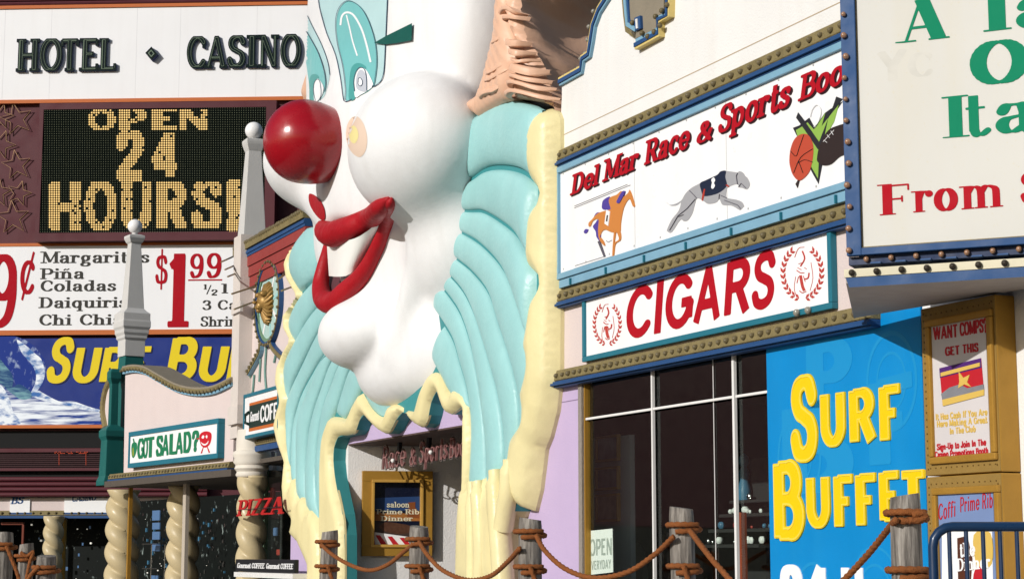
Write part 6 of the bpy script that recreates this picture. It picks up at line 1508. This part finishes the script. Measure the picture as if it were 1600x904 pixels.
for pts in ([(416, 540), (414, 580), (416, 610)], [(407, 560), (405, 596)], [(397, 585), (394, 615), (388, 612), (392, 580)], [(386, 600), (384, 640)], [(377, 606), (378, 632)], [(431, 552), (428, 566)]): wr.tube([F.pt(x, y, .02) for x, y in smooth(pts, 4)], .016, 6)
cs.part('cable', wr, mat('cable_teal', srgb(120, 160, 150), .5))
rd = MB()
for x0, y0, x1, y1 in ((346, 409, 368, 399), (352, 421, 372, 412), (356, 432, 376, 424), (362, 459, 402, 446), (366, 483, 400, 470), (433, 437, 452, 424), (440, 454, 456, 448)): rd.tube([F.pt(x1, y1, .0), F.pt(x0, y0, .45)], .014, 6)
cs.part('steel_rod', rd, mat('rod_brown', srgb(150, 128, 96), .5))
# coffee sign, cornice, capital, column, glass
cf = Thing('coffee_sign', 'white framed coffee sign with dark green panel and orange stripes above the coffee shop window', 'sign', F, (F.at(410, 680)[0], F.at(410, 680)[1], 0))
cq0, cq1 = F.at(380, 650, .25)[0], F.at(434, 650, .25)[0]; cz0, cz1 = F.at(400, 682, .25)[1], F.at(400, 611, .25)[1]
cf.part('panel', MB().box(cq0 + .03, cq1, cz0 + .03, cz1 - .03, 0, .24), BOARD); frame_parts(cf, cq0, cq1, cz0, cz1, .05, 0, .255, TEALF, w2=.04)
DG = mat('coffee_green', srgb(32, 56, 50), .4); hz = cz1 - cz0; lw_ = cq1 - cq0
cf.part('green_field', MB().box(cq0 + .28, cq1 - .05, cz0 + hz * .22, cz0 + hz * .72, .24, .2425), DG)
for a, b in ((.15, .22), (.72, .78)): cf.part('orange_stripe', MB().box(cq0 + .28, cq1 - .05, cz0 + hz * a, cz0 + hz * b, .24, .243), ORANGE)
lt = MB()
def fit(s_, ua, ub, za, zb, font, t, fr=F, **kw):
    L, wd = text_loops(s_, font, **kw); return [(c, [[(ua + (ub - ua) * x / wd, za + (zb - za) * y) for x, y in l] for l in C]) for c, C in L]
lettering(lt, fit('Roadhouse'[:0] + 'Gourmet', cq0 + .35, cq0 + lw_ * .46, cz0 + hz * .36, cz0 + hz * .58, 'slabi', .245, res=22), .242, .248); lettering(lt, fit('COFF', cq0 + lw_ * .50, cq1 - .03, cz0 + hz * .30, cz0 + hz * .64, 'brush', .245, res=26), .242, .248)
cf.part('lettering', lt, BOARD)
cf.part('cup_handle', MB().tube([(cq0 + .28, cz0 + hz * .58, .25), (cq0 + .12, cz0 + hz * .54, .25), (cq0 + .12, cz0 + hz * .36, .25), (cq0 + .28, cz0 + hz * .32, .25)], .022, 6), DG)
cornice_on(cs, F, F.at(374, 690, .2)[0], F.at(439, 690, .2)[0], F.at(405, 682, .2)[1], 20, h=.10, hb=.08, proj=.16, br=.026)
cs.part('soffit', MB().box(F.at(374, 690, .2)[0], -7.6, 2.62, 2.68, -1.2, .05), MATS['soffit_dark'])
ccu, cct = F.at(392, 800, .10)[0], .10; Yc = F.w(ccu, 2, cct)[1]; czf = lambda y: F.at(392, y, cct)[1]; crr = lambda w_: w_ / 2 / FPX * Yc
T, u_, r_ = twisted(F, 393, .10, 48, czf(744), 'twisted cream column under the white ringed capital beside the pizza window', 3.4)
T.part('capital', MB().lathe((ccu, cct), [(crr(44), czf(746)), (crr(50), czf(742)), (crr(46), czf(737)), (crr(54), czf(732)), (crr(50), czf(727)), (crr(58), czf(722)), (crr(54), czf(716)), (crr(60), czf(712)), (crr(58), czf(706)), (crr(50), czf(704)), (crr(50), czf(690)), (crr(46), czf(672))], 28), mat('capital_white', srgb(232, 224, 210), .6, noise=.12, bump=.1), ang=60)
pg = Thing('pizza_window', 'coffee shop corner window with red PIZZA lettering and dark coffee strip below', 'window', F, (F.at(420, 800)[0], 0, -.2))
wu0, wu1 = F.at(404, 800, -.2)[0], F.at(452, 800, -.2)[0]
pg.part('pane', MB().box(wu0, wu1, .9, 2.62, -.22, -.21), GLASSM)
for x in (407, 413): u = F.at(x, 800, -.18)[0]; pg.part('mullion', MB().box(u, u + .05, .5, 2.62, -.22, -.17), GOLD if x == 407 else MATS['sage_paint'])
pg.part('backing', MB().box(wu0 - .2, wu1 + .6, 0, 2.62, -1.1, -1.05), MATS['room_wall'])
lt = MB(); lettering(lt, place(F, (371, 806), (441, 802), 'PIZZA', 'slabi', t=.36, htop=(371, 781), res=30, bold=.9), .35, .37)
pz_ = Thing('pizza_neon', 'red slanted PIZZA lettering hanging before the twisted column and window', 'sign', F, (F.at(405, 805, .42)[0], F.at(405, 805, .42)[1], .42)); pz_.part('lettering', lt, mat('pizza_red', srgb(196, 40, 40), .35)); pz_.part('mounting_rail', MB().box(F.at(371, 800, .4)[0], F.at(441, 800, .4)[0], F.at(405, 794, .4)[1], F.at(405, 793, .4)[1], .39, .405), BLACKP)
q0, q1 = F.at(368, 880, .42)[0], F.at(460, 880, .42)[0]; za, zb = F.at(400, 893, .42)[1], F.at(400, 873, .42)[1]
bs = Thing('coffee_strip', 'low dark strip sign with white coffee lettering below the pizza window', 'sign', F, (q0, za, 0)); bs.part('panel', MB().box(q0, q1, za, zb, .36, .42), mat('strip_dark', srgb(34, 36, 40), .4), bev=.01)
lt = MB(); lettering(lt, fit('Gourmet COFFEE', q0 + .1, q0 + (q1 - q0) * .52, za + .05, zb - .05, 'slabi', .42, res=22), .419, .426); lettering(lt, fit('Gourmet COFFEE', q0 + (q1 - q0) * .55, q1 - .05, za + .05, zb - .05, 'slabi', .42, res=22), .419, .426); bs.part('lettering', lt, BOARD)
bs.part('shelf', MB().box(q0, q1, za - .07, za - .005, -.1, .44), ALU)
rg = random.Random(4)
for k, (x, y, w_, h_, m) in enumerate(((425, 712, 12, 16, SHINE[3]), (428, 735, 14, 22, PICT[0]), (424, 770, 10, 20, SHINE[2]), (436, 790, 10, 20, P_WHITE), (428, 830, 9, 14, GB), (444, 832, 16, 14, LAV), (436, 862, 22, 10, SHINE[2]), (440, 720, 9, 18, PICT[2]))):
    q = F.pt(x, y, -.8); s_ = Yc / FPX
    pg.part('window_goods', MB().box(q[0] - w_ * s_ * .8, q[0] + w_ * s_ * .8, q[1] - h_ * s_ * .5, q[1] + h_ * s_ * .5, -.85, -.8), m, bev=.02)
# ------------------------------------------------------------------ doorway under the collar
J0 = F.w(-6.11, 0, 0); JA = 14.0; J = Frame((J0[0], J0[1]), 23.9 - JA)
PLAS = mat('grey_white_plaster_rough', (.70, .68, .66), .85, noise=.12, nscale=3, bump=.35, bscale=50)
jq = [(-6.112, .002), (-6.112 + 1.85 * math.tan(R(JA)), -1.85), (-6.4, -1.85), (-6.24, .002)]
shop.part('jamb', MB().add([(u, 0, t) for u, t in jq] + [(u, 2.685, t) for u, t in jq], [(0, 1, 2, 3), (4, 5, 6, 7), (0, 1, 5, 4), (1, 2, 6, 5), (2, 3, 7, 6), (3, 0, 4, 7)]), PLAS)
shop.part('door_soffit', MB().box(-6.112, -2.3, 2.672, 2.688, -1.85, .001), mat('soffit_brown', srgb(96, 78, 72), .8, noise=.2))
shop.part('jamb', MB().box(-2.42, -2.3, 0, 2.672, -1.85, -.36), PLAS)
dr = Thing('entrance_door', 'dark brass-handled entrance door set back under the clown collar', 'door', F, (-4.2, 0.02, -1.8))
dr.part('leaf', MB().box(-6.11, -2.42, .02, 2.67, -1.86, -1.80), mat('door_dark', (.02, .02, .022), .35))
BR = mat('brass', srgb(200, 160, 80), .25, metal=.9)
for u in (-5.9, -4.9): dr.part('stile', MB().box(u, u + .07, .05, 2.6, -1.80, -1.77), mat('bronze', srgb(70, 60, 48), .35, metal=.6), bev=.006)
dr.part('push_bar', MB().tube([(-5.7, 1.1, -1.74), (-5.0, 1.1, -1.74)], .025, 8), BR)
for z in (1.62, 1.9): dr.part('hinge', MB().box(-5.89, -5.84, z, z + .10, -1.77, -1.74), BR, bev=.004)
JP = lambda x, y, t=0.: J.at(x, y, t)
pf = Thing('framed_poster', 'gold framed dinner poster on the white jamb of the clown doorway', 'poster', J, (JP(615, 866)[0], JP(615, 866)[1], 0))
fu0, fu1 = JP(566, 800, .12)[0], JP(675, 800, .04)[0]; fz1, fz0 = JP(615, 735, .12)[1], JP(615, 868, .12)[1]
frame_parts(pf, fu0, fu1, fz0, fz1, .125, 0, .10, GOLD, w2=.135); frame_parts(pf, fu0 + .115, fu1 - .115, fz0 + .105, fz1 - .105, .035, 0, .125, GOLDL)
pu0, pu1, pz0, pz1 = fu0 + .15, fu1 - .15, fz0 + .14, fz1 - .14; pw, ph = pu1 - pu0, pz1 - pz0
pf.part('print', MB().box(pu0, pu1, pz0, pz1, 0, .03), mat('night_navy', srgb(20, 26, 48), .3, noise=.3))
pq = lambda pts: [(pu0 + pw * a, pz0 + ph * b) for a, b in pts]
for nm, pts, m in (('painted_sky', [(0, .55), (1, .55), (1, .78), (0, .75)], mat('dusk_blue', srgb(44, 72, 120), .35)), ('painted_desert', [(0, .38), (0, .54), (.2, .5), (.5, .52), (1, .47), (1, .38)], mat('desert_tan', srgb(176, 116, 60), .4, noise=.5, nscale=14)),
                   ('painted_butte', [(.72, .45), (.76, .62), (.74, .68), (.9, .69), (.9, .6), (1, .5), (1, .42)], mat('butte_brown', srgb(140, 80, 44), .4, noise=.4, nscale=12)), ('painted_table', [(0, 0), (1, 0), (1, .2), (.6, .3), (0, .38)], mat('table_dark', srgb(74, 60, 54), .4, noise=.7, nscale=16)), ('painted_steak', [(.12, .28), (.25, .36), (.55, .34), (.8, .3), (.85, .22), (.6, .17), (.3, .2)], mat('steak', srgb(96, 64, 48), .4, noise=.9, nscale=25))):
    pf.part(nm, MB().loops([smooth(pq(pts), 3, True) if nm == 'painted_steak' else pq(pts)], .029, {'painted_sky': .031, 'painted_desert': .0325, 'painted_butte': .034, 'painted_table': .0345, 'painted_steak': .036}[nm]), m)
st = MB()
for k in range(5): st.loops([pq([(k * .26 - .1, 0), (k * .26 + .03, 0), (k * .26 - .12, .17 - k * .02), (k * .26 - .22, .17 - k * .02)])], .034, .0365)
mbx = [(min(max(u, pu0), pu1), z, t) for u, z, t in st.v]; st.v = mbx
pf.part('painted_cloth', MB().loops([pq([(0, 0), (1, 0), (1, .1), (0, .2)])], .034, .0355), BOARD); pf.part('painted_stripe', st, PRED)
lt = MB()
for s_, a, b, z0, z1 in (('saloon', .28, .78, .60, .69), ('Prime Rib', .06, 1.0, .49, .57), ('Dinner', .16, .86, .38, .46)): lettering(lt, fit(s_, pu0 + pw * a, pu0 + pw * b, pz0 + ph * z0, pz0 + ph * z1, 'slab', .036, res=28, bold=.9), .033, .039)
pf.part('lettering', lt, mat('cream_ink', srgb(232, 224, 196), .4))
pf.part('small_tag', MB().box(fu0 + .12, fu0 + .32, fz0 - .05, fz0 - .02, 0, .02), ALU)
ns = Thing('neon_script', 'unlit pink neon script hung under the dark soffit of the clown doorway', 'sign', F, (-4.2, 2.35, -.30))
NP = mat('neon_pink_off', srgb(160, 112, 110), .3, noise=.3); lt = MB()
for (s_, p0, p1, ht) in (('Race', (597, 733), (634, 727), (597, 697)), ('&', (640, 727), (651, 725), (640, 700)), ('Sports', (655, 724), (700, 716), (655, 690)), ('Book', (702, 716), (736, 710), (702, 684))):
    for off, t0 in ((.012, -.30), ): 
        pl = place(F, p0, p1, s_, 'thin', t=-.30, htop=ht, bold=.6, res=44); ns.part('tube', lettering(MB(), pl, -.315, -.29), NP)
glw = MB()
for (s_, p0, p1, ht) in (('Race', (596, 734), (633, 728), (596, 696)), ('&', (639, 728), (650, 726), (639, 699)), ('Sports', (654, 725), (699, 717), (654, 689)), ('Book', (701, 717), (735, 711), (701, 683))):
    for ch, C in place(F, p0, p1, s_, 'thin', t=-.36, htop=ht, bold=1.9, res=40):
        for l in C: glw.tube([(u, z, -.36) for u, z in l[::3]] , .008, 5, closed=True)
ns.part('outer_tube', glw, mat('neon_clear', srgb(120, 104, 100), .15, spec=.9))
for x in (622, 668): q = F.pt(x, 700, -.33); ns.part('hanger', MB().box(q[0] - .03, q[0] + .03, q[1] - .05, 2.67, -.37, -.33), BLACKP); 
for x, y in ((614, 719), (673, 706)): ns.part('transformer', MB().ball(F.pt(x, y, -.25), .026, 10, 6), ALU)

# ------------------------------------------------------------------ ground
ASPH = mat('asphalt', (.05, .05, .052), .9, noise=.3, nscale=3, bump=.4, bscale=120); CONC = mat('sidewalk_concrete', (.36, .34, .32), .85, noise=.2, nscale=2, bump=.2, bscale=90)
single('ground', MB().box(-400, 400, -.2, -.004, -600, 400), ASPH, G, (0, -.2, 0), 'dark asphalt ground reaching far beyond the buildings', 'ground', kind='structure')
single('sidewalk', MB().box(-20, 12, -.15, .0, -.2, 7.0), CONC, F, (0, -.15, 0), 'grey concrete sidewalk along the shop fronts', 'sidewalk', kind='structure')

# ------------------------------------------------------------------ rope fence
def wood():
    m = bpy.data.materials.new('weathered_wood'); m.use_nodes = True; t = m.node_tree; n = t.nodes; L = t.links; b = n['Principled BSDF']; b.inputs['Roughness'].default_value = .85
    tc = n.new('ShaderNodeTexCoord'); mp = n.new('ShaderNodeMapping'); mp.inputs['Scale'].default_value = (22, 22, 1.6); tx = n.new('ShaderNodeTexNoise'); tx.inputs['Scale'].default_value = 1.6; tx.inputs['Detail'].default_value = 8; tx.inputs['Roughness'].default_value = .7
    cr = n.new('ShaderNodeValToRGB'); e = cr.color_ramp.elements; e[0].position = .34; e[0].color = (.03, .026, .022, 1); e[1].position = .68; e[1].color = (.36, .33, .29, 1); k = e.new(.5); k.color = (.17, .15, .13, 1)
    bp = n.new('ShaderNodeBump'); bp.inputs['Strength'].default_value = .7; bp.inputs['Distance'].default_value = .02
    L.new(tc.outputs['Object'], mp.inputs[0]); L.new(mp.outputs[0], tx.inputs[0]); L.new(tx.outputs['Fac'], cr.inputs[0]); L.new(cr.outputs[0], b.inputs['Base Color']); L.new(tx.outputs['Fac'], bp.inputs['Height']); L.new(bp.outputs[0], b.inputs['Normal'])
    return m
WOOD = wood()
ROPE = mat('brown_rope', srgb(158, 94, 48), .85, noise=.6, nscale=24, bump=.6, bscale=160, fine=.6)
def gp3(px, y, Y):     # a point of the street seen at (px, y), Y metres ahead
    r = ray(px, y); k = Y / r[1]; P = CAMP + r * k; return (float(P[0]), float(P[2]), -float(P[1]))
def rope_mesh(path, r, mb=None, pitch=None):
    P = resample(path, max(12, int(sum(math.dist(a, b) for a, b in zip(path, path[1:])) / (r * .7)))); mb = mb or MB(); n = len(P); pr_ = pitch or r * 5.2
    A = [np.array(p) for p in P]; prev = None; rs = []; s = 0; seg = 12
    for i in range(n):
        d = A[min(i + 1, n - 1)] - A[max(i - 1, 0)]; d = d / (np.linalg.norm(d) + 1e-9)
        if prev is None: x = np.cross(d, (0, 1, 0) if abs(d[1]) < .9 else (1, 0, 0))
        else: x = prev - d * (prev @ d)
        x /= np.linalg.norm(x) + 1e-9; prev = x; y = np.cross(d, x)
        if i: s += np.linalg.norm(A[i] - A[i - 1])
        rs.append([A[i] + (x * math.cos(a) + y * math.sin(a)) * r * (.72 + .36 * abs(math.cos(1.5 * (a - 2 * math.pi * s / pr_ / 1.5 * 1.0)))) for a in [2 * math.pi * j / seg for j in range(seg)]])
    return mb.rings(rs)
PL = [('split and tilted grey rope post against the cream foot of the collar', 512, 829, 27, 17.6), ('grey rope post before the gold framed poster', 655, 822, 31, 15.6), ('grey rope post between the clown gateway and the dark shop window', 828, 810, 37, 13.6),
      ('pale topped grey rope post before the dark shop window', 1068, 793, 39, 12.2), ('thick dark rope post before the cyan buffet panel', 1415, 773, 48, 9.6),
      ('tallest and outermost of the three rope posts before the distant low shop', 8, 832, 27, 17.0), ('pale narrow rope post with knotted rope, middle of the three at the twisted columns', 40, 849, 23, 19.5), ('short thick rope post standing just before the slim distant column', 73, 868, 31, 15.5)]
posts = []
for k, (lab, px, yt, w_, Y) in enumerate(PL):
    top = gp3(px, yt, Y); r = w_ / 2 / FPX * Y; X, Z = top[0], top[1]; rg = random.Random(k + 40)
    lean = rg.uniform(-.012, .012) if k else .02
    rs = []; seg = 20; nz = 26; ph_ = [rg.uniform(0, 6.28) for _ in range(4)]
    for j in range(nz + 1):
        q = j / nz; z = Z * q; f_ = 1.0 if q < .985 else .93
        row = []
        for i in range(seg):
            a = 2 * math.pi * i / seg; rr = r * f_ * (1.03 - .05 * q + .035 * math.sin(3 * a + ph_[0]) + .02 * math.sin(7 * a + ph_[1] + 3 * q) + .012 * math.sin(11 * q + ph_[2]))
            zz_ = z + (r * .14 * math.sin(a + ph_[3]) if j >= nz - 1 else 0)
            row.append((X + lean * (q - .5) * 2 + rr * math.cos(a), zz_, top[2] + rr * math.sin(a)))
        rs.append(row)
    single('rope_post', MB().rings(rs), WOOD, G, (X, 0, top[2]), lab, 'post', group='weathered rope fence posts', ang=50)
    posts.append((X, Z, top[2], r, px, Y))
def wraps(mb, k, y0, rr, turns=1.6, dz=.05, tail=None):
    X, Z, T_, r, px, Y = posts[k]; z = gp3(px, y0, Y)[1]; n = int(28 * turns)
    P = [(X + (r * 1.04 + rr) * math.cos(.6 + 2 * math.pi * turns * i / n), z - dz * i / n + .012 * math.sin(5 * i / n), T_ + (r * 1.04 + rr) * math.sin(.6 + 2 * math.pi * turns * i / n)) for i in range(n + 1)]
    rope_mesh(P, rr, mb)
def hang(k, y0, tail_px, tail_y):   # lashing lower on the post with a loose tail
    X, Z, T_, r, px, Y = posts[k]
    return [gp3(px + (a - 0) * 1.0, b, Y - r * 1.5) for a, b in ((0, y0), (tail_px * .5, (y0 + tail_y) / 2), (tail_px, tail_y))]
RR0 = .0185
def span(k0, k1, pts, label, wy0, wy1=None, low=None, tail=None):
    X, Z, T_, r, px, Y = posts[k0]; mb = MB(); Yb = posts[k1][5] if k1 is not None else Y
    P = [gp3(x, y, Y + (Yb - Y) * i / (len(pts) - 1) - (r + .03)) for i, (x, y) in enumerate(pts)]
    T = Thing('rope', label, 'rope', G, (X, 0, T_), group='ropes of the post fence')
    T.part('strand', rope_mesh(smooth(P, 8), RR0 * (1 if px < 1300 else 1.05), mb), ROPE, ang=180)
    for y in (wy0, low):
        if y: w_ = MB(); wraps(w_, k0, y, RR0, 1.25, .03); T.part('lashing', w_, ROPE, ang=180)
    if tail: T.part('loose_end', rope_mesh(smooth(hang(k0, low or wy0, *tail), 6), RR0), ROPE, ang=180)
span(0, 1, [(502, 850), (520, 866), (548, 882), (578, 890), (606, 881), (630, 862), (645, 850)], 'brown rope hanging between the split post and the poster post', 846, low=884, tail=(14, 925))
span(1, 2, [(655, 846), (668, 866), (692, 890), (730, 905), (766, 899), (794, 876), (812, 856)], 'brown rope hanging across the clown doorway to the lavender wall post', 842, low=884, tail=(14, 925))
span(2, 3, [(838, 836), (852, 860), (884, 888), (928, 902), (980, 893), (1022, 866), (1052, 838)], 'brown rope hanging before the shop window with the paper notice', 830, low=885, tail=(16, 925))
span(3, 4, [(1078, 828), (1096, 852), (1124, 886), (1170, 930), (1240, 945), (1300, 920), (1350, 872), (1386, 828), (1400, 812)], 'brown rope dipping below the frame and climbing to the thick dark post', 820, low=884, tail=(14, 925))
span(4, None, [(1425, 804), (1440, 801), (1446, 806), (1436, 812), (1420, 812)], 'dark brown rope lashing knotted round the thick post by the blue barrier', 801, low=890)
span(5, None, [(10, 852), (18, 872), (28, 898), (34, 930)], 'rope tail falling from the tallest of the three posts before the low shop', 850)
span(6, None, [(32, 862), (42, 868), (52, 861), (46, 880), (40, 910)], 'knotted rope with a frayed end round the pale narrow post', 868)
span(7, None, [(62, 884), (52, 893), (44, 905), (40, 925)], 'rope leading down from the short thick post before the slim distant column', 886)

# ------------------------------------------------------------------ blue crowd barrier
BB = mat('barrier_blue', srgb(26, 54, 88), .35, noise=.25, nscale=5, coat=.15)
YB_ = 8.4; bp_ = lambda x, y, d=0.: gp3(x, y, YB_ + d)
q0 = bp_(1458, 822); br_ = Thing('crowd_barrier', 'dark blue tubular crowd barrier with upright bars before the gold poster case', 'barrier', G, (q0[0], 0, q0[2]))
rt = 7.6 / FPX * YB_; xr = q0[0] + 2.3; zt = bp_(1500, 822)[1]; xl = bp_(1458, 860)[0]
arc = [(xl, .12, q0[2])] + [(xl, zt - .09, q0[2])] + [(xl + .09 - .09 * math.cos(a), zt - .09 + .09 * math.sin(a), q0[2]) for a in (.4, .8, 1.2, 1.5708)] + [(xr - .09, zt, q0[2])] + [(xr - .09 + .09 * math.sin(a), zt - .09 + .09 * math.cos(a), q0[2]) for a in (.4, .8, 1.2, 1.5708)] + [(xr, .12, q0[2])]
br_.part('frame', MB().tube(arc, rt, 14), BB)
br_.part('bottom_rail', MB().tube([(xl, .22, q0[2]), (xr, .22, q0[2])], rt * .8, 10), BB)
x = xl + .075
while x < xr - .03:
    br_.part('bar', MB().tube([(x, .22, q0[2]), (x, zt, q0[2])], rt * .46, 8), BB); x += 26.2 / FPX * YB_
for xx in (xl + .1, xr - .1): br_.part('foot', MB().tube([(xx, .10, q0[2] - .3), (xx, .14, q0[2]), (xx, .10, q0[2] + .3)], rt * .8, 10), BB)
